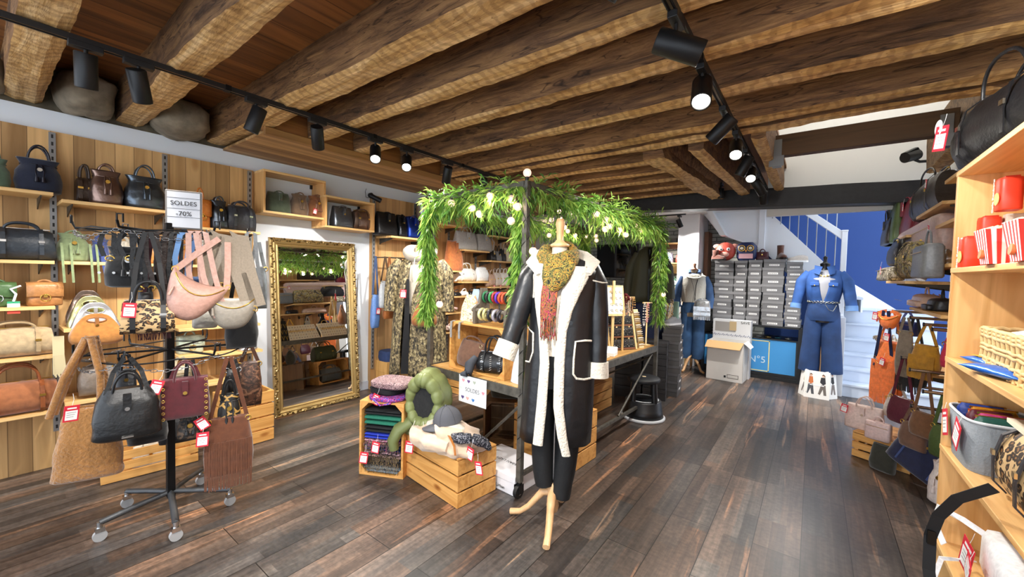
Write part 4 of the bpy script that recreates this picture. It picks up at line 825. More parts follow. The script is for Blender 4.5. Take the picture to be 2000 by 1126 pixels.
# open crate on the floor by the left wall
crate((-3.72,.72,0),84,.5,.3,.2,'open wooden crate on the floor behind the display stand','up')
o=bag('tote',(-3.7,.72,.02),R(80),.2,.14,.12,leather('d8cdb8'),'cream bag standing in the floor crate behind the stand',hh=.12)
crate((-3.7,1.3,0),90,.34,.3,.42,'tall pine crate on end at the end of the left wall shelves','up',4)
o=empty('dark_pouch',(-3.7,1.3,.42),'dark folded pouch on top of the tall pine crate','pouch'); q=MB(); sack(q,.2,.08,.16,[(0,.9,.9),(.4,1,1),(.9,.9,.9),(1,.6,.6)],wr=.1); q.build('folded_leather',leather('1c1f22'),o)
# ================================================================ wheeled rack table
RK=empty('wheeled_rack',(-1.45,2.06,0),'dark metal frame rack on castors with a pine shelf, draped with garland','rack',R(-3.3))
RKM=Matrix.Translation((-1.45,2.06,0))@Matrix.Rotation(R(-3.3),4,'Z')
def RL(x,y,z=0): return RKM@Vector((x,y,z))
IRON=plain('5c5952',.5,.35,25,.3,var=.35); L_=2.28; W_=.92
for x,y in ((0,0),(-W_,0),(0,L_),(-W_,L_)):
    MB().box(x-.018,x+.018,y-.018,y+.018,.1,2.0).build('post',IRON,RK,.002)
    q=MB(); q.cyl((x,y,.1),(x,y,.075),.018,10); q.box(x-.02,x-.016,y-.03,y+.02,.03,.085); q.box(x+.016,x+.02,y-.03,y+.02,.03,.085); c=q.build('caster_fork',BLKM,RK)
    q=MB(); q.cyl((x-.013,y-.01,.04),(x+.013,y-.01,.04),.04,24); w_=q.build('caster_wheel',plain('101010',.6),c); MB().cyl((x-.015,y-.01,.04),(x+.015,y-.01,.04),.02,16).build('wheel_hub',CHROME,c)
for a in ((-W_,0,-.018,.018),(-W_,0,L_-.018,L_+.018)): MB().box(a[0],a[1],a[2],a[3],1.965,2.0).build('top_rail',IRON,RK,.002)
for x in (0,-W_): MB().box(x-.018,x+.018,0,L_,1.965,2.0).build('top_rail',IRON,RK,.002)
for a in ((-W_,0,-.02,-.012),(-W_,0,L_+.012,L_+.02),(-.0-.0,.02-.0,0,L_),(-W_-.02,-W_-.012,0,L_)): MB().box(a[0],a[1],a[2],a[3],.64,.7).build('shelf_rail',IRON,RK)
MB().box(-W_+.012,-.012,.0,L_,.672,.7).build('shelf_board',wood('b8843e','e4b874','y',1,.45,True,.23,'x'),RK,.002)
for pts in (((-.0,0,.6),(-W_*.55,.15,.16)),((-.0,L_,.6),(-W_*.9,L_,.14)),((0,L_*.95,.62),(0,L_*.62,.16))): MB().tube([pts[0],pts[1]],.011,4).build('brace',IRON,RK)
for a in ((-.012,.012,0,L_),(-W_-.012,-W_+.012,0,L_)): MB().box(*a,.13,.155).build('foot_rail',IRON,RK)
q=MB(); pts=[]
for k in range(90): a=k*.9; pts.append((.024*math.cos(a)-.001,.024*math.sin(a),.15+k*.0195))
q.tube(pts,.0022,5); 
# ---- garlands
LEAF=[]
for c in ('6a9a3c','86b04a','a8c860','4e8038'):
    m,nt,b=newmat('leaf_'+c); b.inputs['Base Color'].default_value=hexc(c); b.inputs['Roughness'].default_value=.5; b.inputs['Subsurface Weight'].default_value=.0
    tr=nt.nodes.new('ShaderNodeBsdfTranslucent'); tr.inputs[0].default_value=hexc(c); mx=nt.nodes.new('ShaderNodeMixShader'); mx.inputs[0].default_value=.35
    out=nt.nodes['Material Output']; nt.links.new(b.outputs[0],mx.inputs[1]); nt.links.new(tr.outputs[0],mx.inputs[2]); nt.links.new(mx.outputs[0],out.inputs[0]); LEAF.append(m)
rnd=random.Random(11)
def garland(pts,spread,dens,label,droop=.5,end=None):
    pts=[RL(*p) for p in pts]; o0=pts[0]; t=empty('leaf_garland',o0,label,'garland',group=None)
    P=[p-o0 for p in pts]; stem=MB(); stem.tube(P,.005,5); stem.build('stem',plain('4a5a28',.7),t)
    q=MB(); total=sum((P[i+1]-P[i]).length for i in range(len(P)-1)); N=int(total*dens)
    for s_ in range(N):
        d=rnd.random()*total; i=0
        while i<len(P)-2 and d>(P[i+1]-P[i]).length: d-=(P[i+1]-P[i]).length; i+=1
        base=P[i].lerp(P[i+1],min(1,d/max(1e-6,(P[i+1]-P[i]).length))); ax=(P[i+1]-P[i]).normalized()
        vert=abs(ax.z)>.7
        a=rnd.random()*2*pi
        if vert: dr=Vector((math.cos(a),math.sin(a),-.9-rnd.random()*.9)).normalized()
        else:
            dr=Vector((rnd.uniform(-1,1),rnd.uniform(-1,1),rnd.uniform(-1.3,.75))).normalized()
        ln=rnd.uniform(.45,1)*spread; tip=base+dr*ln; K=rnd.randint(5,7); mi=rnd.choice((0,0,1,1,1,2,2,3))
        for k in range(K):
            f=(k+.6)/K; p=base.lerp(tip,f)+Vector((0,0,-droop*ln*f*f*.3)); l=rnd.uniform(.045,.08)*(1 if f<.8 else 1.1)
            sd=Vector((rnd.uniform(-1,1),rnd.uniform(-1,1),rnd.uniform(-.8,.4))); ld=(dr*1.1+sd*.9).normalized(); n_=ld.cross(Vector((rnd.uniform(-1,1),rnd.uniform(-1,1),rnd.uniform(-1,1)))).normalized(); w=l*.085
            e=p+ld*l+Vector((0,0,-.25*l)); mid=p+ld*l*.5
            q.add([p,mid+n_*w,e,mid-n_*w,],[(0,1,2,3)],mi)
    q.build('foliage',LEAF,t); return t
garland([(-W_,-.01,1.98),(-W_*.8,-.03,1.95),(-.5,-.02,1.97),(-.25,-.03,1.95),(-.04,-.01,1.98)],.15,260,'green leaf garland along the front top rail of the rack')
garland([(0,.03,1.98),(.01,.6,1.96),(0,1.2,1.97),(.01,1.8,1.95),(0,L_,1.97)],.17,230,'green leaf garland along the right long top rail of the rack')
garland([(-W_,.05,1.97),(-W_,.7,1.93),(-W_,1.3,1.95),(-W_,1.8,1.92),(-W_,L_,1.97)],.17,190,'green leaf garland along the left long top rail, seen behind the scarf')
garland([(-W_,L_,1.96),(-.6,L_,1.92),(-.3,L_+.0,1.94),(0,L_,1.97)],.17,170,'green leaf garland along the far top rail of the rack')
garland([(-W_+.01,-.03,1.96),(-W_-.01,-.04,1.7),(-W_+.01,-.03,1.4),(-W_-.01,-.04,1.1)],.09,480,'hanging leaf strand at the left front post beside the snakeskin coat')
garland([(-.05,.02,1.95),(-.06,.03,1.7),(-.05,.02,1.45),(-.07,.03,1.15)],.09,430,'hanging leaf strand behind the front post, left of the black coat')
garland([(-W_+.02,L_+.02,1.95),(-W_+.03,L_,1.7),(-W_+.02,L_,1.4)],.09,480,'hanging leaf strand at the far left post, right of the coat collar')
garland([(.0,L_+.02,1.95),(.01,L_+.02,1.6),(0,L_+.02,1.3),(.01,L_+.02,1.0)],.09,480,'hanging leaf strand at the far right post beside the back room')
garland([(.03,.05,1.0),(.03,.04,.8),(.03,.05,.66)],.04,200,'small leaf sprig on the front post behind the coat sleeve')
# ---- string of bulbs
BULB=plain('ffd9c8',.15,0,em=1.6); BULBH=plain('fff0dc',.15,0,em=4.5)
m,nt,b=newmat('rosy_bulb_glass'); b.inputs['Base Color'].default_value=hexc('f8d8cc'); b.inputs['Roughness'].default_value=.08; b.inputs['Transmission Weight'].default_value=.8; b.inputs['IOR'].default_value=1.2; b.inputs['Emission Color'].default_value=hexc('ffd0c0'); b.inputs['Emission Strength'].default_value=.45; BG=m
st=empty('string_lights',(-1.45,2.06,1.97),'string of round rosy glass bulbs wound through the rack garland','string lights')
bp=[(515,197,'F'),(382,285,'F'),(232,250,'F'),(437,328,'F'),(668,380,'F'),(718,275,'F'),(672,220,'F'),(145,990,'F'),(830,602,'F'),(1020,310,'B'),(1085,318,'B'),(1115,322,'B'),(965,370,'B'),(1033,368,'B'),(1155,392,'B'),(1062,425,'B'),(1085,455,'B'),(948,485,'B'),(1138,485,'B'),(1222,495,'B'),(1297,330,'R'),(1365,370,'R'),(1392,418,'R'),(1360,440,'R'),(1278,450,'B'),(1292,490,'B'),(1295,522,'B'),(1465,445,'R'),(1512,480,'R'),(1578,418,'R'),(1612,448,'R'),(1728,455,'R'),(1785,920,'R')]
o0=Vector((-1.45,2.06,1.97)); P3=[]
for i,(x,y,g) in enumerate(bp):
    px,py=820+x/3.754,330+y/3.754
    p=onY(px,py,2.0) if g=='F' else (onX(px,py,-1.36) if g=='R' else onX(px,py,-2.2))
    if g=='R' and p.y>4.5: p=V(px,py,-1.28,4.35)
    if g=='B': p=onX(px,py,-2.05) if p.y>4.6 else p
    p=p-o0; P3.append((p,g)); hot=i in (0,1,9,20,31,32,7)
    q=MB(); q.cyl((p.x,p.y,p.z+.034),(p.x,p.y,p.z+.018),.008,10); c=q.build('bulb_cap',BLK,st)
    q=MB(); q.sph(p,.025,16,10); q.build('bulb',BG,c); q=MB(); q.sph(p,.009 if not hot else .014,10,6); q.build('filament',BULBH,c)
    if i%3==0:
        ld=bpy.data.lights.new('bulb_glow','POINT'); ld.energy=1.0; ld.color=(1,.8,.6); ld.shadow_soft_size=.02; lo=bpy.data.objects.new('bulb_glow',ld); COL.objects.link(lo); lo.parent=c; lo.location=p+Vector((0,0,-.035))
for g in 'FRB':
    ps=sorted([p for p,k in P3 if k==g and p.z>-.5],key=lambda p:p.x if g=='F' else p.y); pts=[]
    for a,b_ in zip(ps,ps[1:]):
        pts+= [a+Vector((0,0,.034)),(a+b_)/2+Vector((0,0,.06))]
    pts.append(ps[-1]+Vector((0,0,.034))); MB().tube(pts,.0025,5).build('cable',BLK,st)
# bulb on top of the front post
p=Vector((.0,.0,.07)); q=MB(); q.cyl((0,0,.03),(0,0,.055),.012,10); c=q.build('bulb_cap',BLK,st); MB().sph((0,0,.08),.026,16,10).build('bulb',BG,c); MB().sph((0,0,.08),.01,8,6).build('filament',BULBH,c)
q=MB(); q.tube(pts and [(v[0],v[1],v[2]-1.97) for v in [(.024*math.cos(k*.9),.024*math.sin(k*.9),.15+k*.0195) for k in range(90)]],.0022,5); q.build('wound_cable',BLK,st)
# ---- black coat on a dressmaker's stand
MN=(-1.15,1.97); mrz=R(29)
mn=empty('dress_form',(MN[0],MN[1],0),'wooden tripod dress form in front of the rack wearing the black shearling coat','mannequin',mrz)
q=MB(); q.lathe([(.0,.07),(.03,.07),(.036,.1),(.03,.14),(.036,.19),(.03,.23),(.018,.24),(.0,.24)],n=20); q.build('hub',SKINW,mn)
MB().cyl((0,0,.2),(0,0,1.0),.012,12).build('pole',CHROME,mn)
def leg3(parent,angs,Rr=.24,mat=SKINW,z0=.17):
    for a in angs:
        c,s_=math.cos(a),math.sin(a); prof=[(.02,z0+.01),(.06,z0+.0),(.1,z0-.05),(.14,z0-.1),(.19,.03),(Rr,.018)]
        q=MB(); q.tube([(c*r,s_*r,z) for r,z in prof],[.026,.026,.022,.02,.019,.02],8,flat=.85); q.build('tripod_leg',mat,parent)
leg3(mn,[R(-95),R(172),R(75)],.25)
BUST=plain('cfc6b4',.8,0,150,.15)
def bust(parent,mat,zt=1.5,s=1.0,h=.62):
    q=MB(); n=24; rings=[]
    for zf,w,d,yo in ((-h,.155*s,.115*s,0),(-h+.12,.17*s,.12*s,0),(-h+.25,.125*s,.095*s,0),(-h+.38,.15*s,.115*s,-.01),(-h+.48,.165*s,.12*s,-.015),(-.06,.175*s,.095*s,0),(-.02,.14*s,.075*s,.01),(.01,.07*s,.06*s,.015),(.05,.052*s,.052*s,.01),(.1,.05*s,.05*s,0)):
        rings.append([(w*math.cos(2*pi*i/n),yo+d*math.sin(2*pi*i/n),zt+zf) for i in range(n)])
    q.loft(rings); q.build('torso',mat,parent)
bust(mn,BUST,1.48,.86)
q=MB(); q.lathe([(.0,1.575),(.05,1.577),(.055,1.59),(.03,1.605),(.018,1.62),(.02,1.66),(.026,1.71),(.02,1.735),(.0,1.738)],n=20); q.build('neck_cap',SKINW,mn)
# ================================================================ garments
def front_y(x,w,d,e=2.3): 
    u=min(.999,abs(x)/w); return -d*(1-u**e)**(1/e)
def shell(levels,n=56,fold=.02,seed=0,e=2.3,M=None,closed=False,th=.008,name='body',mat=None,parent=None,sub=3,cap=False):
    "levels: (z, halfwidth, halfdepth, xleft, xright, cx, cy) ; open along the front between xleft and xright"
    P=[]
    for k in range(len(levels)-1):
        for j in range(sub):
            t=j/sub; P.append([a+(b-a)*t for a,b in zip(levels[k],levels[k+1])])
    P.append(list(levels[-1])); zt=levels[0][0]; zb=levels[-1][0]; rings=[]
    for z,w,d,xl,xr,cx,cy in P:
        f=(zt-z)/(zt-zb+1e-6); pl=math.asin(max(-.95,min(.95,-(xl-cx)/w))); pr=math.asin(max(-.95,min(.95,(xr-cx)/w)))
        a0=-pi/2-pl; a1=-pi/2-2*pi+pr; ring=[]
        if closed: a0=-pi/2;a1=-pi/2-2*pi
        m=n if not closed else n
        for i in range(m):
            a=a0+(a1-a0)*i/((m-1) if not closed else m); x,y=se(a,2*w,2*d,e)
            g=1+fold*(.35+f)*(math.sin(a*6+seed+2.2*f)+.6*math.sin(a*11+seed*2))+.02*fbm(x*9+seed,y*9,z*5)
            ring.append((cx+x*g,cy+y*g,z+.006*fbm(a*2,z*3,seed)))
        rings.append(ring)
    q=MB(); q.M=M; q.loft(rings,cap=cap,closed=closed); o=q.build(name,mat,parent)
    if th: s=o.modifiers.new('thickness','SOLIDIFY'); s.thickness=th; s.offset=-1
    return o
def wrinkled_tube(pts,rs,mat,parent,name,seed=0,n=18,wr=.06,flat=1.0,up=None):
    # resample and wrinkle
    pts=[Vector(p) for p in pts]; P=[];Rr=[]
    for k in range(len(pts)-1):
        for j in range(5): t=j/5; P.append(pts[k].lerp(pts[k+1],t)); Rr.append(rs[k]+(rs[k+1]-rs[k])*t)
    P.append(pts[-1]); Rr.append(rs[-1]); q=MB(); N=None; rings=[]
    for i,p in enumerate(P):
        t=(P[min(i+1,len(P)-1)]-P[max(i-1,0)]).normalized(); a=Vector((1,0,0)) if abs(t.x)<.8 else Vector((0,1,0)); a=(a-t*a.dot(t)).normalized(); b=t.cross(a)
        rings.append([p+(a*math.cos(2*pi*k/n)+b*math.sin(2*pi*k/n)*flat)*Rr[i]*(1+wr*fbm(math.cos(2*pi*k/n)*1.6+seed,math.sin(2*pi*k/n)*1.6,i*.45)) for k in range(n)])
    q.loft(rings); return q.build(name,mat,parent)
def gm(name,o_mn,label,cat,mnpos,rz): return empty(name,(mnpos[0],mnpos[1],0),label,cat,rz)
CL=plain('1a1b1e',.36,0,13,.55,var=.15); FLEECE=plain('dfd8c8',.95,0,90,.9,var=.05,sheen=.3)
ct=gm('shearling_coat',mn,'long black leather coat with cream shearling lapels and cuffs on the dress form','coat',MN,mrz)
LV=[(1.52,.075,.06,-.06,.075,.02,.01),(1.5,.14,.085,-.06,.075,.025,.01),(1.45,.185,.11,-.065,.06,.03,.0),(1.35,.185,.13,-.1,.05,.03,0),(1.2,.18,.13,-.085,.035,.025,0),(1.05,.185,.135,-.065,.02,.02,0),(.9,.195,.145,-.06,.025,.015,0),(.7,.2,.15,-.065,.03,.01,0),(.5,.2,.155,-.085,.05,0,0)]
shell(LV,fold=.012,seed=1.3,mat=CL,parent=ct,name='coat_body')
def lerpl(z):
    for a,b in zip(LV,LV[1:]):
        if a[0]>=z>=b[0]: t=(a[0]-z)/(a[0]-b[0]); return [p+(r-p)*t for p,r in zip(a,b)]
    return LV[-1]
def strip(cent,mat,parent,name,thk=.02,off=.014):
    # cent: (z, x, width)
    P=[]
    for k in range(len(cent)-1):
        for j in range(6): t=j/6; P.append([a+(b-a)*t for a,b in zip(cent[k],cent[k+1])])
    P.append(cent[-1]); rings=[]; n=14
    for i,(z,x,w) in enumerate(P):
        L=lerpl(z); ring=[]
        for k in range(n):
            a=2*pi*k/n; xx=x+math.cos(a)*w/2; yy=L[6]+front_y(xx-L[5],L[1],L[2])-off-math.sin(a)*thk/2
            j=1+.05*fbm(xx*60,z*60,k); ring.append((x+(xx-x)*j,yy+.003*fbm(xx*90,z*90,3),z+.003*fbm(k,i,2)))
        rings.append(ring)
    q=MB(); q.loft(rings); return q.build(name,mat,parent)
strip([(1.49,-.075,.07),(1.42,-.085,.1),(1.35,-.092,.09),(1.24,-.09,.062),(1.12,-.075,.048),(.95,-.06,.052),(.72,-.07,.055),(.51,-.085,.055)],FLEECE,ct,'fleece_lapel')
strip([(1.47,.1,.1),(1.41,.095,.13),(1.35,.075,.11),(1.24,.045,.075),(1.12,.025,.055),(.95,.018,.055),(.72,.02,.055),(.56,.045,.05),(.465,.068,.045)],FLEECE,ct,'fleece_lapel')
q=MB(); q.tube([(-.1,-.115,1.42),(-.14,-.07,1.475),(-.11,.03,1.53),(.02,.09,1.56),(.13,.045,1.53),(.175,-.04,1.49),(.15,-.115,1.43)],[.025,.045,.045,.04,.046,.048,.025],12,flat=.45); q.build('fleece_collar',FLEECE,ct)
wrinkled_tube([(-.12,0,1.475),(-.165,-.01,1.4),(-.2,-.03,1.27),(-.235,-.06,1.14),(-.265,-.09,1.03)],[.05,.062,.062,.056,.052],CL,ct,'sleeve',3)
wrinkled_tube([(.165,0,1.48),(.205,-.0,1.38),(.22,-.01,1.22),(.225,-.02,1.05),(.225,-.03,.93)],[.05,.06,.058,.053,.05],CL,ct,'sleeve',7)
wrinkled_tube([(-.262,-.087,1.045),(-.29,-.11,.96)],[.062,.064],FLEECE,ct,'fleece_cuff',1,wr=.03); wrinkled_tube([(.225,-.03,.95),(.225,-.035,.865)],[.06,.062],FLEECE,ct,'fleece_cuff',2,wr=.03)
def onfront(x,z,off=.006): L=lerpl(z); return (x,L[6]+front_y(x-L[5],L[1],L[2])-off,z)
q=MB(); q.tube([onfront(x,z) for x,z in ((.185,1.07),(.15,1.075),(.1,1.07),(.093,.98),(.092,.9),(.11,.875),(.15,.868),(.19,.868))],.006,6); q.build('pocket_trim',FLEECE,ct)
q=MB(); q.tube([onfront(x,z) for x,z in ((-.165,1.12),(-.13,1.1),(-.128,1.0),(-.145,.94),(-.17,.935))],.005,6); q.build('pocket_trim',FLEECE,ct)
q=MB(); q.tube([(.15,-.075,1.405),(.19,-.075,1.395),(.235,-.055,1.385),(.265,-.02,1.385)],.004,6); q.build('armhole_trim',FLEECE,ct)
for z,x in ((1.17,.07),(1.01,.063)):
    p=onfront(x,z,.004); q=MB(); q.tube([(p[0],p[1]+.002,z),(p[0],p[1]-.008,z)],.013,16); q.build('button',plain('0a0a0a',.25),ct)
# cream top under the coat
tp=gm('knitted_sweater',mn,'cream knitted sweater under the black shearling coat','top',MN,mrz)
shell([(1.54,.06,.06,0,0,.01,.01),(1.5,.11,.085,0,0,.01,.005),(1.42,.165,.12,0,0,.01,-.005),(1.3,.165,.122,0,0,.01,-.005),(1.12,.14,.115,0,0,.01,-.005),(.98,.16,.125,0,0,.01,0)],closed=True,fold=.006,mat=plain('e8dccb',.85,0,120,.2),parent=tp,name='knit_body',th=0)
tr=gm('black_trousers',mn,'black trousers on the dress form under the shearling coat','trousers',MN,mrz)
BT=plain('111214',.75,0,90,.2,var=.2)
shell([(1.1,.122,.108,0,0,-.005,-.005),(1.06,.125,.11,0,0,-.005,-.005),(.95,.15,.12,0,0,0,0),(.8,.155,.12,0,0,0,0)],closed=True,fold=.006,mat=BT,parent=tr,name='waistband',th=0)
wrinkled_tube([(-.065,0,.88),(-.072,0,.7),(-.07,0,.5),(-.06,0,.3),(-.05,0,.22)],[.085,.078,.066,.058,.052],BT,tr,'trouser_leg',4); wrinkled_tube([(.065,0,.88),(.078,0,.7),(.075,0,.5),(.06,0,.3),(.045,-.01,.16)],[.085,.078,.068,.06,.052],BT,tr,'trouser_leg',5)
SCF=multi('woven_scarf',['14180f','5c5a2c','1c2216','a09040','1c2418','b8842c','31402a','101410'],16,.9,4,(1,1,1)); SCF2=multi('woven_scarf_end',['26302a','903a2c','3c5a34','c8683c','2a2420','b83a5a','4a6a3c','1c1c1a'],26,.9,3,(1,1,.5))
sc_=gm('woven_scarf',mn,'multicoloured woven scarf wrapped round the neck of the shearling coat','scarf',MN,mrz)
q=MB(); rings=[]
for k in range(28):
    a=2*pi*k/28; c=Vector((.085*math.sin(a)+.0,-.02-.075*math.cos(a),1.525-.035*math.cos(a))); r=.042+.008*math.sin(3*a); out=Vector((math.sin(a),-math.cos(a),0))
    rings.append([c+out*math.cos(b)*r*(1+.15*math.sin(4*b+a*3))*.8+Vector((0,0,1))*math.sin(b)*r*1.25 for b in [2*pi*j/14 for j in range(14)]])
q.loft(rings,loop=True); q.build('neck_wrap',SCF,sc_)
q=MB(); rings=[]
for z,w,y,x in ((1.51,.085,-.1,.005),(1.46,.085,-.135,.0),(1.41,.075,-.155,-.012),(1.37,.058,-.16,-.02),(1.34,.035,-.155,-.03)):
    rings.append([(x+w*math.cos(b),y-.022*math.sin(b)*(1+.3*math.sin(5*b)),z+.004*math.sin(3*b)) for b in [2*pi*j/16 for j in range(16)]])
q.loft(rings); q.build('front_drape',SCF,sc_)
q=MB(); rings=[]
for z,w,y,x in ((1.4,.04,-.15,-.035),(1.33,.042,-.165,-.045),(1.26,.044,-.165,-.046),(1.2,.042,-.16,-.048),(1.185,.04,-.16,-.048)):
    rings.append([(x+w*math.cos(b),y-.012*math.sin(b)*(1+.35*math.sin(7*b)),z+.006*math.sin(4*b)) for b in [2*pi*j/20 for j in range(20)]])
q.loft(rings)
for k in range(22):
    x=-.085+.078*k/21; y=-.163-.008*math.sin(k*2.3); q.tube([(x,y,1.2),(x+.006*math.sin(k*1.7),y-.003,1.15),(x+.008*math.sin(k*3.1),y,1.09+.015*math.sin(k*5))],.0028,5)
q.build('hanging_end',SCF2,sc_)
# ================================================================ things in front of the rack
UC=crate((-2.405,1.79,0),26,.33,.3,.52,'pine crate standing on end, packed with folded scarves','front')
fold_cols=[('7c8890','grey striped folded scarf at the bottom of the upright crate','s'),('2a2a2c','black and tan fringed scarf low in the upright crate','s'),('6f5c4c','brown checked scarf with fringe in the middle of the upright crate','m'),('1f2c5c','navy patterned scarf in the upright crate','s'),('b05a80','pink printed scarf folded in the upright crate','m'),('2238b0','royal blue folded scarf in the upright crate','s'),('17181b','black folded scarf under the green one','s'),('1c6a54','emerald green folded scarf in the upright crate','s'),('191a1c','black folded scarf topmost inside the upright crate','s')]
z=.014; hs=[.05,.055,.05,.045,.035,.045,.05,.075,.04]
for (c,l,k),h in zip(fold_cols,hs):
    ca,sa=math.cos(R(26)),math.sin(R(26)); o=empty('folded_scarf',(-2.405,1.79,z),l,'scarf',R(26),'folded scarves in the upright crate')
    m_=cloth(c) if k=='s' else multi('print_'+c,[c,'1c1c20','c8a0a8',c],40)
    q=MB()
    for j in range(2):
        rings=[]; n=20; hh_=h/2*.96
        for i in range(9):
            x=-.135+.27*i/8; rings.append([(x,-.01+math.copysign(abs(math.cos(b))**.5,math.cos(b))*.125*(1+.03*fbm(i*.7,j,z*30)),hh_*(j+.5)+math.sin(b)*hh_/2*(1+.12*fbm(x*12,b,z*50))) for b in [2*pi*t_/n for t_ in range(n)]])
        q.loft(rings)
    q.build('folded_cloth',m_,o)
    if k=='m' or 'fringe' in l:
        q=MB()
        for j in range(24): x=-.13+.26*j/23; q.tube([(x,-.128,h*.5),(x,-.15,h*.2),(x+.004*math.sin(j),-.155,-.01-.03*abs(math.sin(j*2)))],.0022,4)
        q.build('fringe',multi('fr'+c,[c,'8a7450','2a2420'],60),o)
    z+=h
for px,py,l in ((735,862,.0),(712,885,.2),):
    pass
PK=multi('paisley_print',['241c20','6a4c50','b89a98','3a2c34','8c6a74'],55,.8,2)
for (lab,dx,dy,z0,w,h,m_) in (('dark magenta and blue printed scarf, lowest on top of the upright crate',.02,-.03,.52,.27,.03,multi('magenta_print',['3a1c4a','b03a7a','3040a0','d87aa0'],40)),('black fleece folded under the paisley scarf',-.03,.0,.55,.24,.05,plain('16161a',.95,0,40,.5)),('paisley printed scarf folded on top of the upright crate',.02,.0,.6,.3,.05,PK)):
    o=empty('folded_scarf',(-2.405+dx,1.79+dy,z0),lab,'scarf',R(20),'folded scarves on top of the upright crate'); q=MB(); sack(q,w,h,.24,[(0,.9,.9),(.2,1,1),(.8,1.02,1),(1,.9,.88)],e=3,wr=.09,seed=w*30); q.build('folded_cloth',m_,o)
    if z0==.6: price_tag(o,-.04,-.14,-.03,0,.3,1.1)
    if z0==.52: MB().tube([(-.05,-.13,.02),(.02,-.15,-.01),(.1,-.14,.01)],.006,6).build('edge_roll',m_,o)
def loose_tag(x,y,z,rz,lab): 
    e=empty('price_ticket',(x,y,z),lab,'price tag',group='red sale tickets hanging on the scarf crate'); price_tag(e,0,0,0,R(rz),.15,1.15); return e
p=V(735,868,-2.3,1.6); loose_tag(p.x,p.y-.0,p.z+.02,26,'red ticket hanging in the middle of the scarf crate mouth')
p=V(712,888,-2.4,1.58); loose_tag(p.x,p.y,p.z+.02,40,'red ticket at the left edge of the scarf crate, low')
# front crate with cap, fleece and hooded jacket
FC=crate((-1.935,1.905,0),-6.8,.6,.32,.3,'slatted pine crate standing upside down in front, carrying the fleece and cap','down',group='slatted pine crates used as plinths')
a=-6.8
KHA=plain('77804f',.5,0,16,.6,var=.12); KH2=plain('6c7547',.55,0,14,.7)
hd=empty('hooded_jacket',(-2.12,1.9,.3),'olive green hooded puffer jacket propped behind the grey cap','jacket',R(22))
n=96
def hoodpt(a,f,sx,sz): return (sx*f*math.cos(a)*(1-.22*max(0,math.sin(a))**2),sz*f*math.sin(a)*(1.08 if math.sin(a)>0 else .9))
def crease(k): return 1-.2*abs(math.cos(k*pi/8))**10
q=MB(); rings=[]
for k in range(n):
    a=2*pi*k/n; quilt=crease(k)*(1+.05*math.sin(k*.37)); th=.036+.014*max(0,math.sin(a))
    x,z=hoodpt(a,1,.105,.15); c=Vector((x,-.1+.015*math.cos(2*a),.235+z)); out=Vector((math.cos(a),0,math.sin(a)))
    rings.append([c+out*math.cos(b)*th*quilt+Vector((0,1,0))*math.sin(b)*.05*quilt for b in [2*pi*j/12 for j in range(12)]])
q.loft(rings,loop=True); q.build('hood_rim',KHA,hd)
q=MB(); rings=[]
for f,y in ((1.2,-.09),(1.34,-.03),(1.36,.03),(1.25,.09),(1.0,.14),(.6,.175),(.15,.185)):
    rings.append([(hoodpt(2*pi*i/48,f*(1-.05*abs(math.cos(i*pi/4))**6),.105,.15)[0],y-.03*math.sin(2*pi*i/48),.24+hoodpt(2*pi*i/48,f*(1-.05*abs(math.cos(i*pi/4))**6),.105,.15)[1]) for i in range(48)])
q.loft(rings,cap=True); q.build('hood_back',KHA,hd)
q=MB(); rings=[]
for f,y in ((.98,-.105),(.9,-.085),(.6,-.06),(.2,-.05)): rings.append([(hoodpt(2*pi*i/24,f,.1,.135)[0],y,.235+hoodpt(2*pi*i/24,f,.1,.135)[1]) for i in range(24)])
q.loft(rings,cap=True); q.build('dark_lining',plain('17181a',.95,0,40,1,sheen=.2),hd)
q=MB(); sack(q,.42,.13,.26,[(0,.9,.9),(.2,1.05,1.05),(.6,.95,.95),(1,.55,.6)],e=2.6,wr=.12,seed=4); q.build('jacket_body',KH2,hd)
q=MB(); q.tube([(-.1,-.08,.09),(-.17,-.13,.04),(-.2,-.15,-.03),(-.19,-.15,-.09)],[.06,.06,.055,.045],12,flat=.7); q.build('sleeve',KH2,hd)
for s_ in (-1,1):
    q=MB(); q.tube([(s_*.03,-.16,.13),(s_*.05,-.18,.05),(s_*.04,-.17,-.02)],.003,6); q.build('drawcord',plain('c8ccb8',.6),hd)
price_tag(hd,-.05,-.19,.0,.1,.1,1.2)
FL=empty('beige_fleece',(-1.87,1.85,.305),'rumpled beige fleece piled on the front slatted crate','clothing',R(-4))
q=MB(); sack(q,.5,.14,.32,[(0,1,1),(.25,1.05,1.08),(.6,.9,.9),(.85,.6,.62),(1,.3,.3)],n=48,e=2.4,wr=.22,seed=9,sub=5); q.build('fleece_cloth',plain('cdb298',.95,0,10,1,var=.12,sheen=.5),FL)
for pts,r in (([(-.24,-.1,.05),(-.12,-.17,.06),(.02,-.17,.055),(.14,-.13,.05)],.05),([(-.06,-.08,.12),(.05,-.11,.11),(.16,-.05,.09),(.24,.02,.06)],.045)):
    wrinkled_tube(pts,[r*.7]+[r]*(len(pts)-2)+[r*.7],plain('d4ba9f',.95,0,10,1,var=.12,sheen=.5),FL,'fleece_fold',r*90,20,.45)
q=MB(); q.M=Matrix.Translation((-.0,-.03,.1)); sack(q,.3,.06,.2,[(0,1,1),(.5,.9,.9),(1,.5,.5)],n=36,e=2.3,wr=.12,seed=5); q.build('white_lining',plain('ded8cc',.95,0,60,.8),FL)
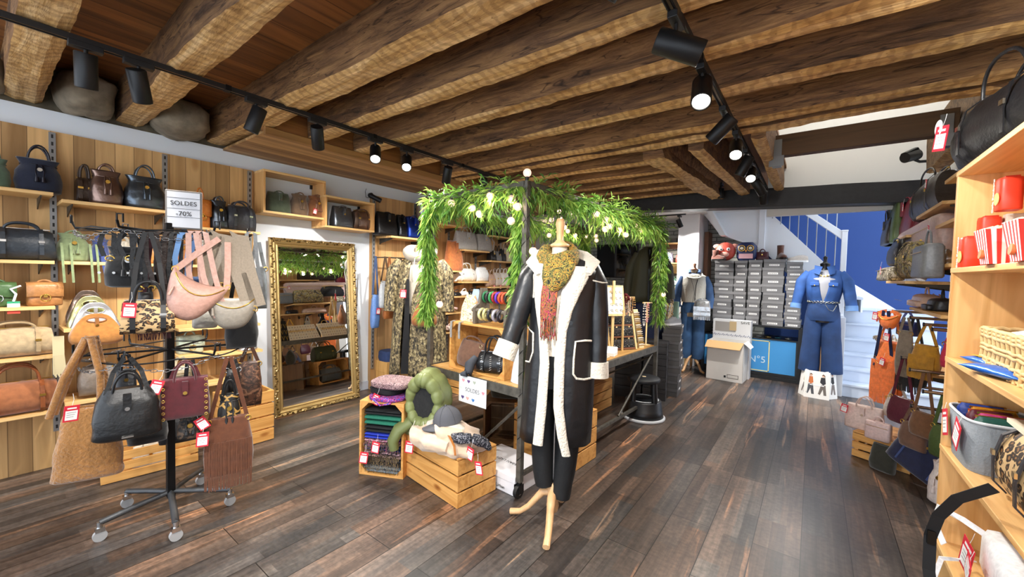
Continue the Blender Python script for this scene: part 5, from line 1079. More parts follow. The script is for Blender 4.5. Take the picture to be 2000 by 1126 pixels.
o=empty('patterned_scarf',(-1.68,1.84,.4),'dark blue and white patterned scarf tucked beside the cap','scarf',R(10)); wrinkled_tube([(-.1,-.06,.0),(-.02,-.1,.02),(.06,-.06,.02),(.1,.02,-.03),(.12,.04,-.07)],[.02,.032,.03,.03,.015],multi('navy_speckle',['14161e','181c28','14161e','1c2030','b8b8c0','14161e'],90),o,'scarf_cloth',2,14,.3)
for dx,z0,l in ((.1,.02,'a'),(.15,-.05,'b')): price_tag(o,dx-.03,-.1,z0-.04,-.2,.2 if l=='a' else -.2,1.15)
o=empty('tan_strap',(-1.7,1.78,.37),'tan leather strip lying over the beige fleece','strap'); MB().ribbon([(-.12,-.02,.05),(-.04,-.06,.05),(.03,-.09,.02),(.06,-.11,-.02)],.014,.003,side=(0,1,0)).build('leather',leather('a8682c'),o)
cp=empty('baseball_cap',(-1.86,1.82,.455),'charcoal grey baseball cap on top of the beige fleece','cap',R(-35),rot=(R(8),R(-4),R(-30)))
CG=plain('55565c',.85,0,160,.2)
q=MB(); n=32; rings=[]
for f in (0,.25,.5,.7,.85,.95,.995): 
    r=math.cos(math.asin(min(1,f))); rings.append([(.083*r*math.cos(2*pi*i/n),.095*r*math.sin(2*pi*i/n),.105*f+.012*(math.cos(2*pi*i/n*6)*.08)) for i in range(n)])
q.loft(rings,cap=False); q.build('crown',CG,cp)
q=MB(); top=[];bot=[]; m_=14
vs=[]; 
for j in range(5):
    f=j/4
    for i in range(m_+1):
        a=pi+pi*i/m_; x=.083*math.cos(a); y=.09*math.sin(a)-f*.078*math.sin((i/m_)*pi)**.6; zc=.004-.018*(x/.083)**2*1.0 -.01*f
        vs.append((x,y,zc))
W1=m_+1; fs=[(j*W1+i,j*W1+i+1,(j+1)*W1+i+1,(j+1)*W1+i) for j in range(4) for i in range(m_)]
q.add(vs,fs,0,True); o=q.build('brim',CG,cp); s=o.modifiers.new('th','SOLIDIFY'); s.thickness=.004
MB().sph((0,0,.107),.007,8,5).build('top_button',CG,cp)
for k in range(6):
    a=2*pi*k/6+.3; q=MB(); q.tube([(.0845*math.cos(math.asin(f))*math.cos(a),.0965*math.cos(math.asin(f))*math.sin(a),.105*f+.001) for f in (0.02,.3,.6,.8,.93,.99)],.0009,4); q.build('seam',plain('4a4b50',.9),cp)
# shoe box beside the front post, crates under the rack
def carton(loc,rz,w,d,h,mat,label,lid=.35,cat='box',name='shoe_box',lettering=None,group=None,lidmat=None):
    t=empty(name,loc,label,cat,R(rz),group); MB().box(-w/2+.003,w/2-.003,-d/2+.003,d/2-.003,0,h-.004).build('box_base',mat,t,.002); MB().box(-w/2,w/2,-d/2,d/2,h*(1-lid),h).build('lid',lidmat or mat,t,.003); return t
sb=carton((-1.665,2.215,0),-3.3,.41,.33,.125,plain('e6e6ea',.5),'white shoe box on the floor beside the front post of the rack')
textobj('URBAN LADY',.035,INK,sb,(.02,-.02,.1255),(0,0,R(180)),ext=.0003); textobj('Urban',.03,INK,sb,(.08,-.1655,.03),(R(90),0,0),ext=.0003); 
q=MB(); q.box(-.0,.02,-.1665,-.1655,.025,.045).box(.028,.04,-.1665,-.1655,.03,.045); q.build('printed_symbols',INK,sb)
carton((-1.95,2.3,0),-3.3,.14,.3,.06,plain('e0e2e8',.5),'flat white box half under the white shoe box',name='flat_box')
o=empty('paper_roll',(-1.98,2.15,.0),'small white rolled paper standing on the floor behind the front crate','paper roll'); MB().cyl((0,0,.0),(.01,.02,.09),.018,14).build('roll',WHITE,o)
crate((-1.6,2.74,0),-3.3,.56,.34,.38,'slatted pine crate under the rack behind the black trousers','down',group='slatted pine crates used as plinths')
o=bag('bowling',(-1.72,2.72,.38),R(10),.2,.13,.1,suede('5a3c30'),'brown suede bag on the crate under the rack',hh=.04)
crate((-2.1,2.72,0),30,.3,.3,.36,'dark stained crate on end under the rack shelf, left one of the pair','front',mat=wood('5c4026','7c5a38','z',1.2))
crate((-1.9,3.12,0),10,.3,.3,.36,'dark stained crate further back under the rack shelf','up',mat=wood('5c4026','7c5a38','x',1.2))
bag('fold',(-2.08,2.72,.36),R(30),.26,.2,.14,suede('3c3a2e'),'dark olive suede bag on the dark stained crate',hh=.03)
# hearts sign
hs_=empty('hearts_sale_sign',RL(-.41,-.034,.7),'white card with coloured hearts reading SOLDES clipped to the rack shelf','sign',R(-3.3))
MB().box(-.135,.135,-.001,.001,-.19,0).build('card',plain('eef0f2',.6),hs_); 
def heart(x,z,s,c):
    pts=[(x+s*.062*16*math.sin(a)**3/1.0*.06*16/16,-.0015,z+s*.06*(13*math.cos(a)-5*math.cos(2*a)-2*math.cos(3*a)-math.cos(4*a))/16) for a in [2*pi*i/20 for i in range(20)]]
    pts=[(x+s*math.sin(a)**3,-.0013,z+s*(13*math.cos(a)-5*math.cos(2*a)-2*math.cos(3*a)-math.cos(4*a))/16) for a in [2*pi*i/24 for i in range(24)]]
    MB().poly(pts[::-1],(0,-.0006,0)).build('heart',plain(c,.7),hs_)
for x,z,c in ((-.09,-.035,'f0a0a8'),(-.037,-.035,'6a4a80'),(.02,-.033,'a8b0a0'),(.08,-.03,'d8e0d4'),(-.115,-.09,'d8e6dc'),(.105,-.09,'f08a96'),(-.095,-.155,'5c4a84'),(-.045,-.155,'f4a8a0'),(.01,-.158,'4a80c0'),(.07,-.15,'dce4d8')): heart(x,z,.0145,c)
textobj('SOLDES',.04,plain('4a4a50',.6),hs_,(0,-.0018,-.095),(R(90),0,0),ext=.0003)
# crate on the rack shelf with bags in it
SC1=crate(tuple(RL(-.475,.2,.701)),-3.3,.56,.3,.35,'pine crate on its side on the rack shelf holding two bags','front')
p=RL(-.6,.14,.714); o=bag('fold',p,R(5),.26,.2,.14,suede('6c4c3a'),'brown suede bag with ring in the shelf crate',hh=.05,metal=plain('d8c8a0',.3,1)); o.rotation_euler[1]=R(6)
p=RL(-.36,.13,.714); o=bag('bowling',p,R(15),.24,.15,.13,leather('17181b'),'black duffel laced with pale stitching in the shelf crate',hh=.12,hm=leather('17181b'),metal=CHROME)
for sx in (-.07,0,.07):
    q=MB()
    for k in range(7): q.tube([(sx-.008,-.069+.0015*k,.03+.015*k),(sx+.008,-.071,.037+.015*k)],.0018,4)
    q.build('laced_stitching',plain('c8c8c4',.6),o)
wrinkled_tube([(-.12,-.05,.11),(-.15,-.09,.06),(-.14,-.13,.01),(-.19,-.15,-.0)],[.02,.035,.03,.01],plain('3c4048',.8,0,20,.4),o,'dust_cloth',1,12,.2)
# bracelets on a T-bar stand
bs=empty('bracelet_stand',RL(-.37,.18,1.052),'dark wooden two bar bracelet stand on top of the shelf crate','jewellery stand',R(-3.3)); DW=wood('4a4238','6c6256','z',1,.7,False)
for s_ in (-.17,.13): MB().poly([(s_,-.1,0),(s_,-.1,.12),(s_,-.05,.15),(s_,-.03,.26),(s_,.03,.26),(s_,.08,.0)],(.022,0,0)).build('side_plate',DW,bs,.002)
MB().cyl((-.19,-.08,.1),(.17,-.08,.1),.014,14).build('bar',DW,bs); MB().cyl((-.19,.0,.22),(.17,.0,.22),.014,14).build('bar',DW,bs)
BC=['1f6a40','2a2a2c','3a8a50','a02830','5a2ca8','e0502c','e8603c','24242a']; 
for i,c in enumerate(BC):
    o=empty('bracelet',RL(-.37-.13+.031*i,.18,1.052+.22-.025),['dark green','black','bright green','dark red','purple','orange red','orange','charcoal'][i]+' bangle on the upper bar of the bracelet stand','bracelet',R(-3.3),'bangles on the bracelet stand'); q=MB(); q.tube([(0,.036*math.cos(a),.036*math.sin(a)) for a in [2*pi*k/22 for k in range(22)]],.009,8,loop=True); q.build('band',leather(c),o)
for i,(c,nm) in enumerate((('d8d8a0','pale yellow'),('c8c080','straw coloured'),('2c2c30','dark glittering'),('a8a4b0','silver grey'),('302c34','black and violet'))):
    o=empty('bracelet',RL(-.37-.09+.045*i,.1,1.052+.1-.025),nm+' bangle on the lower bar of the bracelet stand','bracelet',R(-3.3),'bangles on the bracelet stand'); q=MB(); q.tube([(0,.036*math.cos(a),.036*math.sin(a)) for a in [2*pi*k/22 for k in range(22)]],.011,8,loop=True); q.build('band',plain(c,.4,.3,50,.6),o)
o=empty('embroidered_cushion',RL(-.68,.2,1.052),'cream cloth embroidered with orange flowers beside the bracelet stand','textile',R(-3.3)); q=MB(); sack(q,.2,.2,.12,[(0,1,1),(.5,.9,.8),(1,.4,.35)],e=2.4,wr=.12,seed=3); q.build('embroidered_cloth',multi('flower_embroidery',['e8dcc4','e8dcc4','e0a070','efe6d0','8a7a60'],26),o)
o=empty('pale_blue_scarf',RL(-.75,.32,1.052),'pale blue folded cloth at the left end of the shelf crate','scarf',R(10)); q=MB(); sack(q,.15,.24,.12,[(0,1,1),(.5,.8,.8),(1,.3,.3)],e=2.4,wr=.1,seed=5); q.build('folded_cloth',cloth('a8c0dc'),o)
for k,dx in enumerate((0,.09)):
    o=empty('crochet_trim',RL(-.72+dx,.04,1.055),'grey beaded tassel hanging over the front of the shelf crate, '+('left','right')[k]+' one','trim',R(-3.3)); MB().ribbon([(0,.03,.004),(0,-.004,.0),(0,-.008,-.06),(0,-.006,-.12)],.02,.004,side=(1,0,0)).build('beaded_band',plain('9c9a98',.6,0,120,.8),o)
o=empty('white_dust_bag',RL(-.1,.12,.701),'white dust bag standing on the rack shelf behind the coat cuff','dust bag',R(-3.3)); q=MB(); sack(q,.13,.28,.12,[(0,1.1,1.1),(.1,1,1),(.5,.75,.8),(1,.5,.5)],e=2.4,wr=.14,seed=6); q.build('white_cloth',plain('d8dce0',.8),o)
# ---- jewellery on the long side of the rack
ZS=.7005
def rk(name,x,y,z,label,cat,rz=0,group=None): return empty(name,RL(x,y,z),label,cat,R(rz-3.3),group)
e=rk('earring_easel',-.17,1.62,ZS,'white earring board on a wooden easel, highest on the right of the rack','earring display',55)
LW=wood('c8a468','e8cc94','z',1,.5,False); Mt=Matrix.Rotation(R(-12),4,'X')
q=MB(); q.M=Matrix.Translation((0,0,.34))@Mt; q.box(-.12,.12,0,.012,0,.3); q.build('board_frame',LW,e,.002); q=MB(); q.M=Matrix.Translation((0,0,.34))@Mt; q.box(-.1,.1,-.003,0,.02,.28); cb_=q.build('white_pad',plain('efe9de',.8),e)
q=MB(); q.M=Matrix.Translation((0,0,.34))@Mt
for i in range(4):
    for j in range(4): x=-.075+.05*i;zz=.055+.06*j; q.tube([(x+.009*math.cos(a),-.005,zz+.009*math.sin(a)) for a in [2*pi*k/10 for k in range(10)]],.0022,5,loop=True,mi=(i+j)%2); q.sph((x+.012,-.006,zz-.014),.005,6,4,mi=(i*j)%2)
q.build('earrings',[GOLD,plain('4a4a50',.3,.8)],e)
for s_ in (-.1,.1): MB().box(s_-.008,s_+.008,.0,.016,0,.4).build('easel_leg',LW,e)
MB().box(-.012,.012,.02,.035,0,.68).build('easel_leg',LW,e)
e=rk('necklace_rack',-.13,1.75,ZS,'three tier wooden necklace display with black pads on the rack','necklace display',62)
Mt=Matrix.Rotation(R(-14),4,'X'); 
for s_ in (-.165,.15): q=MB(); q.M=Mt; q.box(s_,s_+.018,-.012,.012,0,.36); q.build('side_rail',LW,e,.002)
for k in range(3):
    q=MB(); q.M=Mt; q.box(-.147,.15,.0,.008,.02+.115*k,.105+.115*k); pd=q.build('black_pad',plain('101012',.8),e); q=MB(); q.M=Mt; q.box(-.147,.15,-.01,.01,.005+.115*k,.02+.115*k); q.build('ledge',wood('5a3420','7c4c30','x'),e)
    q=MB(); q.M=Mt; rr_=random.Random(k)
    for i in range(15): x=-.135+.019*i; l=rr_.uniform(.04,.07); q.tube([(x-.004,-.003,.1+.115*k),(x,-.004,.1+.115*k-l),(x+.004,-.003,.1+.115*k)],.0016,4); q.sph((x,-.005,.1+.115*k-l),.0035+.002*rr_.random(),6,4)
    q.build('silver_necklaces',plain('d8dade',.2,1),e)
e=rk('bead_cushion_rack',-.05,2.02,ZS,'leaning cream pad strung with bead bracelets at the far end of the rack','bracelet display',66); q=MB(); q.M=Matrix.Rotation(R(-16),4,'X'); q.box(-.03,.03,0,.012,0,.4); q.build('pad',plain('e0cca0',.7),e)
q=MB(); q.M=Matrix.Rotation(R(-16),4,'X')
for k in range(16): q.tube([(-.035,-.006,.03+.022*k),(0,-.012,.034+.022*k),(.035,-.006,.03+.022*k)],.006,6,mi=k%3)
q.build('bead_bracelets',[plain('e8dccc',.4),GOLD,plain('b8a890',.4)],e)
def neckstand(x,y,h,lab,cols,bar=.05):
    e=rk('necklace_stand',x,y,ZS,lab,'necklace stand',45); MB().lathe([(0,0),(.045,0),(.045,.008),(.008,.014),(.008,h),(0,h)],n=16).build('base_and_post',LW,e); MB().cyl((-bar,0,h),(bar,0,h),.009,10).build('cross_bar',LW,e)
    rr_=random.Random(h)
    for i,c in enumerate(cols):
        q=MB(); x0=-bar+2*bar*(i+.5)/len(cols); n=24; dr_=rr_.uniform(.16,.26)
        for k in range(n): a=2*pi*k/n; q.sph((x0+.012*math.sin(a),-.014-.004*math.cos(a),h-dr_/2+dr_/2*math.cos(a)),rr_.uniform(.005,.009),7,5)
        q.build('bead_necklace',plain(c,.3,.3 if c in('c89858','d8b070') else 0),e)
neckstand(-.3,1.95,.62,'necklace stand with shell and gold beads, tallest behind the earring board',['c89858','e0d0b8','d8b070','b89068'])
neckstand(-.3,1.6,.6,'necklace stand with white beads behind the coat shoulder',['e8e0d4','c89858','d8b070'])
neckstand(-.08,2.2,.45,'necklace stand with pink, white and black beads by the far right post',['e8e4e0','e0a0a0','2c2c30'])
neckstand(-.25,2.15,.5,'necklace stand with copper and ivory beads by the far right post',['c89878','e0ccb8','b8906c','d8b070'])
e=rk('jewellery_tray',-.14,1.18,ZS,'clear tray heaped with small pale jewellery on the rack edge','tray',0); MB().box(-.09,.09,-.13,.13,0,.012).build('tray_base',plain('d8d0c0',.4),e,.002); q=MB(); rr_=random.Random(5)
for i in range(60): q.sph((rr_.uniform(-.08,.08),rr_.uniform(-.12,.12),.018),.012,6,4,mi=i%3)
q.build('heaped_trinkets',[plain('e8e4d8',.4),GOLD,plain('b0b0b4',.3,.6)],e)
e=rk('folded_paper_tray',-.1,1.42,ZS,'small white open box on the rack edge beside the tray','box',12); MB().box(-.05,.05,-.06,.06,0,.03).build('tray_box',WHITE,e,.002); MB().box(-.05,.05,.06,.064,.0,.07).build('lid_flap',WHITE,e)
e=rk('wire_basket',-.14,.85,ZS,'small pale box behind the shearling cuff on the rack edge','box',0); MB().box(-.06,.06,-.05,.05,0,.035).build('tray_box',plain('e0dcd0',.5),e,.002)
# side towards the mirror: slanted earring boards, black busts, rings
for k,y in enumerate((.8,1.3)):
    e=rk('earring_board',-.78,y,ZS,'cream slanted earring board facing the mirror, '+('nearer','farther')[k]+' one','earring display',-90,'slanted earring boards'); Mt=Matrix.Rotation(R(-35),4,'X'); q=MB(); q.M=Mt; q.box(-.23,.23,0,.012,0,.26); q.build('board',plain('efe6d4',.8),e,.002)
    q=MB(); q.M=Mt; rr_=random.Random(k)
    for i in range(11):
        for j in range(5): x=-.2+.04*i;zz=.03+.048*j; q.tube([(x+.008*math.cos(a),-.004,zz+.008*math.sin(a)) for a in [2*pi*t_/8 for t_ in range(8)]],.0018,4,loop=True,mi=rr_.randint(0,2)) if (i+j)%2 else q.sph((x,-.004,zz),.006,6,4,mi=rr_.randint(0,2))
    q.build('earrings',[GOLD,plain('7a2c30',.4),plain('3a3a40',.4,.5)],e); MB().box(-.2,.2,.08,.1,0,.14).build('prop',LW,e)
e=rk('necklace_bust',-.5,1.25,ZS,'glossy black necklace bust facing the mirror','necklace bust',-90); q=MB(); q.lathe([(0,0),(.09,0),(.11,.05),(.12,.12),(.1,.2),(.05,.26),(.035,.3),(.035,.38),(.02,.385),(0,.386)],n=24,sy=.5); q.build('bust',plain('101012',.25),e); q=MB(); q.tube([(.05*math.sin(a),-.05-.015*math.cos(a),.2-.06*math.cos(a)) for a in [2*pi*k/20 for k in range(20)]],.006,6,loop=True); q.build('gold_necklace',GOLD,e)
e=rk('necklace_pad',-.8,.45,ZS,'black upright necklace pad facing the mirror','necklace display',-90); q=MB(); q.M=Matrix.Rotation(R(-15),4,'X'); q.box(-.11,.11,0,.015,0,.3); q.build('pad',plain('141416',.8),e); q=MB(); q.M=Matrix.Rotation(R(-15),4,'X')
for i in range(4):
    for j in range(3): x=-.08+.05*i;zz=.25-.09*j; q.tube([(x-.015,-.003,zz),(x,-.004,zz-.06),(x+.015,-.003,zz)],.003,5)
q.build('gold_necklaces',GOLD,e)
# crates and bags under the rack facing the mirror
crate(RL(-.72,1.15,0),-93.3,.5,.3,.34,'pine crate on its side on the floor facing the mirror','front')
p=RL(-.75,1.15,.014); bag('bowling',p,R(-93),.34,.2,.16,leather('6c7478'),'grey leather bag inside the floor crate facing the mirror',hh=.06)
p=RL(-.72,1.1,.34); bag('bowling',p,R(-93),.36,.22,.17,leather('46523c'),'dark green leather bag on the floor crate facing the mirror',hh=.08)
crate(RL(-.55,1.85,0),-93.3,.5,.3,.3,'slatted pine crate under the far end of the rack','down',group='slatted pine crates used as plinths')
for k,(y,s_) in enumerate(((1.72,.17),(1.93,.22))): p=RL(-.58,y,.3); bag('tote',p,R(-93),s_,.14+.03*k,.1,leather('dcc0bc'),('smaller','larger')[k]+' blush pink handbag on the crate under the far end of the rack',hh=.08)
# black shoe boxes under the far end
DKB=plain('2e2d2f',.6)
for ci,(x,y) in enumerate(((-1.75,4.75),(-1.47,4.86))):
    for k in range(5 if ci==0 else 5): carton((x,y,.135*k),12,.26 if ci else .3,.32,.13,DKB,'black shoe box under the far rack end, %s of the %s stack'%(['lowest','second lowest','middle','second highest','topmost'][k],('left','right')[ci]),group='black shoe boxes under the rack')
# step stool
ss=empty('step_stool',(-1.34,4.05,0),'round black kick step stool with pale rubber rim on the floor','step stool',R(20))
q=MB(); q.lathe([(0,.012),(.2,.012),(.205,.0),(.215,.004),(.217,.02),(.205,.03),(.0,.03)],n=40); q.build('rubber_rim',plain('c8ccd0',.6),ss)
q=MB(); q.lathe([(.0,.03),(.2,.03),(.19,.07),(.185,.1),(.182,.102),(.175,.18),(.165,.19),(.0,.19)],n=40); q.build('lower_drum',plain('15171b',.4),ss)
for k in range(4): a=pi/4+pi/2*k; q=MB(); q.tube([(.15*math.cos(a),.15*math.sin(a),.185),(.135*math.cos(a),.135*math.sin(a),.385)],[.045,.04],4,flat=.6,up=(math.cos(a),math.sin(a),0)); q.build('pillar',plain('15171b',.4),ss)
q=MB(); q.lathe([(0,.37),(.15,.37),(.158,.38),(.158,.4),(.15,.412),(0,.416)],n=40); q.build('top_step',plain('1a1c20',.55),ss); MB().cyl((0,0,.412),(0,0,.418),.02,16).build('round_sticker',plain('e0c8a0',.5),ss)
q=MB(); q.tube([(.14*math.cos(a),.14*math.sin(a),.193) for a in [2*pi*k/30 for k in range(30)]],.012,6,loop=True,flat=.3); q.build('pale_grip_ring',plain('b8bcc0',.6),ss)
# ================================================================ snakeskin coat on a second form
M2=(-3.55,3.0); r2=R(44)
m2=empty('dress_form',(M2[0],M2[1],0),'dress form with wooden neck knob wearing the snakeskin coat beside the mirror','mannequin',r2); leg3(m2,[R(-90),R(30),R(150)],.22,SKINW,.25); MB().cyl((0,0,.22),(0,0,1.1),.014,12).build('pole',SKINW,m2); bust(m2,BUST,1.55,1.0)
q=MB(); q.lathe([(.0,1.64),(.05,1.642),(.055,1.655),(.03,1.67),(.018,1.685),(.02,1.72),(.026,1.75),(.0,1.77)],n=20); q.build('neck_cap',SKINW,m2)
sn=empty('snakeskin_coat',(M2[0],M2[1],0),'long open snakeskin print coat on the dress form beside the mirror','coat',r2); SNK=snake(scale=34)
for o in (m2,sn): o.scale=(1.1,1.1,1.03)
SL=[(1.56,.08,.07,-.05,.05,0,.01),(1.53,.15,.1,-.06,.05,0,.01),(1.46,.22,.13,-.07,.04,0,0),(1.3,.24,.15,-.1,-.0,.0,0),(1.1,.25,.16,-.13,-.05,0,0),(.8,.27,.17,-.15,-.06,.0,0),(.5,.285,.18,-.16,-.07,0,0),(.27,.3,.19,-.16,-.07,0,0)]
shell(SL,fold=.02,seed=2.2,mat=SNK,parent=sn,name='coat_body')
for s_ in (-1,1): wrinkled_tube([(s_*.19,0,1.5),(s_*.25,-.01,1.38),(s_*.28,-.02,1.15),(s_*.29,-.05,.95)],[.055,.08,.07,.062],SNK,sn,'sleeve',3+s_)
q=MB(); q.poly([(-.115,-.15,1.3),(-.09,-.15,1.3),(-.075,-.165,.3),(-.16,-.165,.3)],(0,.01,0)); q.build('black_lining',plain('0e0e12',.8),sn)
hdj=empty('hooded_sweatshirt',(M2[0],M2[1],0),'cream grey hooded sweatshirt with wide open hood under the snakeskin coat','top',r2); CR=plain('b8aea0',.85,0,40,.4)
q=MB(); rings=[]
for k in range(32):
    a=2*pi*k/32; c=Vector((.15*math.sin(a),-.03-.1*math.cos(a),1.63-.05*math.cos(a)+.0)); out=Vector((math.sin(a),-math.cos(a),.35)).normalized(); rings.append([c+out*math.cos(b)*.045+Vector((0,0,1))*math.sin(b)*.055*(1+.1*math.sin(a*5)) for b in [2*pi*j/12 for j in range(12)]])
q.loft(rings,loop=True); q.build('hood',CR,hdj)
q=MB(); rings=[[(w*math.cos(2*pi*i/28),-.01+d_*math.sin(2*pi*i/28),z) for i in range(28)] for z,w,d_ in ((1.62,.17,.12),(1.54,.15,.11),(1.45,.17,.125),(1.2,.16,.13),(1.0,.17,.13))]; q.loft(rings); q.build('top_body',CR,hdj)
for s_ in (-1,1): MB().tube([(s_*.04,-.15,1.6),(s_*.05,-.17,1.5),(s_*.04,-.165,1.38)],.004,6).build('drawcord',WHITE,hdj)
tr2=empty('black_trousers',(M2[0],M2[1],0),'black trousers under the snakeskin coat','trousers',r2)
for s_ in (-1,1): wrinkled_tube([(s_*.07,0,1.02),(s_*.075,0,.7),(s_*.075,0,.35)],[.095,.08,.07],plain('0f1014',.8),tr2,'trouser_leg',s_)
cc_,ss_=math.cos(r2),math.sin(r2)
def L2(x,y): return (M2[0]+cc_*x-ss_*y,M2[1]+ss_*x+cc_*y)
x,y=L2(.08,-.27); o=bag('cutout',(x,y,.84),r2,.27,.26,.07,suede('94582c'),'brown leather bag with round cut-out handle hanging on the snakeskin coat',hm=leather('6c4020'))
MB().ribbon([(-.1,0,.16),(-.02,.08,.45),(0,.12,.66)],.012,.003,side=(1,0,0)).build('shoulder_strap',leather('6c4020'),o)
for px,py,l in ((788,565,'red ticket hanging at the neck of the snakeskin coat'),):
    p=V(px,py,M2[0]+.17,M2[1]-.2); e=empty('price_ticket',p,l,'price tag'); price_tag(e,0,0,0,r2,.05,1.3)
# straps cluster on rail left of it
hr=empty('hook_rail',(-4.0,3.15,1.58),'grey rail on the panelling carrying brown bag straps behind the snakeskin coat','rail'); MB().cyl((.0,-.3,0),(.0,.3,0),.008,8).build('bar',OLDMETAL,hr)
for s_ in (-.28,.28): MB().cyl((-.19,s_,0),(0,s_,0),.007,8).build('bar_arm',OLDMETAL,hr)
for i,(x0,x1,yt,yb,c,l) in enumerate([(728,742,575,640,'5a7ab0','blue and white striped bag hanging by the mirror end of the rail'),(740,760,548,600,'c8ccd0','white leather bag with dark flap on the rail behind the snakeskin coat'),(752,772,560,622,'b8703c','tan leather bag on the rail behind the snakeskin coat'),(770,790,560,610,'5c4634','dark brown bag on the rail behind the snakeskin coat')]):
    a=onX((x0+x1)/2,yt,-3.93); b=onX((x0+x1)/2,yb,-3.93); w_=abs(onX(x0,yt,-3.93).y-onX(x1,yt,-3.93).y); h_=a.z-b.z
    bag('hobo',(-3.95+.04*(i%2),a.y,1.585),R(90),w_*1.1,h_,.08,leather(c),l,hang=max(.05,1.585-a.z),hm=leather(['3a4a6a','4a3a2c','7c4a28','3c2c20'][i]),tg=(.1,.6,.1) if i==0 else None)
carton((-4.06,2.97,0),90,.22,.22,.35,wood('b8843e','d8a864','z'),'pine box on the floor behind the snakeskin coat',name='pine_box'); 
o=empty('folded_jeans',(-4.06,2.97,.35),'folded dark jeans with white tag on the pine box by the mirror','jeans'); q=MB(); sack(q,.22,.12,.2,[(0,.95,.95),(.3,1,1),(.8,1,1),(1,.9,.9)],wr=.06); q.build('folded_denim',denim('26365c'),o)
crate((-3.3,3.5,0),0,.6,.3,.16,'low slatted pine crate on the floor behind the snakeskin coat','down',2)
# ================================================================ back room: stairs, counter, shoe boxes
SW=plain('c4cede',.5); SW2=plain('e8ecf2',.5)
stc=empty('staircase',(.33,6.45,0),'pale blue painted winding staircase with white newel and cord balusters','staircase')
q=MB(); zs=[.16,.32,.48,.66,.85,1.05]; ys=[.0,.22,.44,.66,.88,1.08]
for i,(z,y) in enumerate(zip(zs,ys)):
    MB().box(0,.95,y+.02,1.34,(zs[i-1] if i else 0),z-.025).build('riser_block',SW,stc,.002); MB().box(-.0,.95,y-.005,1.34,z-.025,z).build('tread',SW,stc,.003)
# winders and upper flight going left
for i in range(9):
    x1=.3-i*.2; z=1.22+i*.185
    if z<2.44: MB().poly([(x1-.38-.02,.62,z-.03),(x1-.1,.62,z-.03),(x1-.1,.62,z),(x1-.4,.62,z)],(0,.78,0)).build('tread',SW,stc,.002); MB().box(x1-.12,x1-.1,.62,1.38,z-.2,z-.03).build('riser_block',SW2,stc)
MB().poly([(-.03,.56,1.02),(-.03,.56,1.46),(-.93,.56,2.46),(-1.75,.56,2.46),(-1.75,.56,2.4),(-1.5,.56,2.1),(-.95,.56,1.88),(-.9,.56,1.8),(-.35,.56,1.2)],(0,.05,0)).build('stringer',SW2,stc,.003)
MB().poly([(-1.8,.62,2.46),(-1.55,.62,2.12),(-.95,.62,1.9),(-.95,.62,1.94),(-1.5,.62,2.18),(-1.72,.62,2.46)],(0,.7,0)).build('underside',SW2,stc)
MB().poly([(-1.7,.3,2.46),(-1.62,.3,2.46),(-1.42,.3,2.08),(-1.5,.3,2.08)],(0,.26,0)).build('stair_prop',SW2,stc)
MB().box(-1.02,-.94,.54,.62,1.6,2.46).build('upper_post',SW2,stc,.003)
MB().box(-.07,.0,-.03,.04,0,.98).box(-.07,.0,.5,.6,0,1.1).box(-.055,-.015,.0,.55,0,1.0).build('white_side_panel',SW2,stc,.003)
MB().box(-.065,-.005,.36,.42,.9,2.08).build('newel_post',SW2,stc,.004); MB().box(-.07,.0,.355,.425,2.08,2.1).build('newel_cap',SW2,stc,.003)
MB().poly([(-.04,.37,1.96),(-.04,.37,2.07),(-.55,.37,2.5),(-.62,.37,2.46)],(0,.05,0)).build('handrail',SW2,stc,.004)
for k in range(8):
    x=-.12-.105*k; z0=1.5+(-.12-x)*1.08; MB().cyl((x,.58,z0),(x,.5,2.46),.006,8).build('cord_baluster',plain('a8acb0',.6),stc)
MB().poly([(0.95,1.345,.3),(0.95,1.345,.8),(.0,1.345,1.5),(.0,1.345,1.0)],(0,.012,0)).build('wall_skirting',SW2,stc)
# counter with glass top case and blue front panel
ct2=empty('display_counter',(-.72,7.0,0),'black framed glass counter with blue N°5 front panel below the shoe boxes','counter')
KB=plain('0b0b0d',.35)
MB().box(-.62,.6,-.22,.24,0,.05).box(-.62,.6,-.2,.24,.05,.09).build('plinth',KB,ct2,.002)
MB().box(-.6,.58,-.2,.22,.09,.58).build('cabinet_body',plain('1c1e22',.4),ct2,.002)
MB().box(-.6,.555,-.206,-.2,.1,.57).build('blue_panel',plain('3f92d2',.45),ct2); 
MB().box(.575,.62,-.24,.24,0,.78).box(-.64,-.6,-.24,.24,0,.78).build('side_frame',KB,ct2,.002)
MB().box(-.6,.58,-.22,.24,.575,.59).build('case_floor',KB,ct2); MB().box(-.62,.6,-.24,.24,.765,.778).box(-.6,.58,-.245,-.235,.75,.778).build('top_frame',KB,ct2,.001)
m,nt,b=newmat('case_glass'); b.inputs['Base Color'].default_value=(1,1,1,1); b.inputs['Roughness'].default_value=.02; b.inputs['Transmission Weight'].default_value=1; b.inputs['IOR'].default_value=1.05; GLASS=m
MB().box(-.6,.575,-.232,-.228,.592,.75).build('front_glass',GLASS,ct2)
LG=plain('e8d890',.5)
q=MB(); 
for a_ in ((-.1,.25,.54,.552),(-.1,.25,.11,.122),(.238,.25,.11,.552),(-.1,-.088,.11,.552)): q.box(a_[0],a_[1],-.209,-.206,a_[2],a_[3])
q.build('gold_outline',LG,ct2)
textobj('N°5',.13,plain('c8e0f0',.6),ct2,(.1,-.209,.27),(R(90),0,0)); textobj('EAU DE PARFUM',.02,plain('c8e0f0',.6),ct2,(-.12,-.209,.19),(R(90),0,0)) if False else None
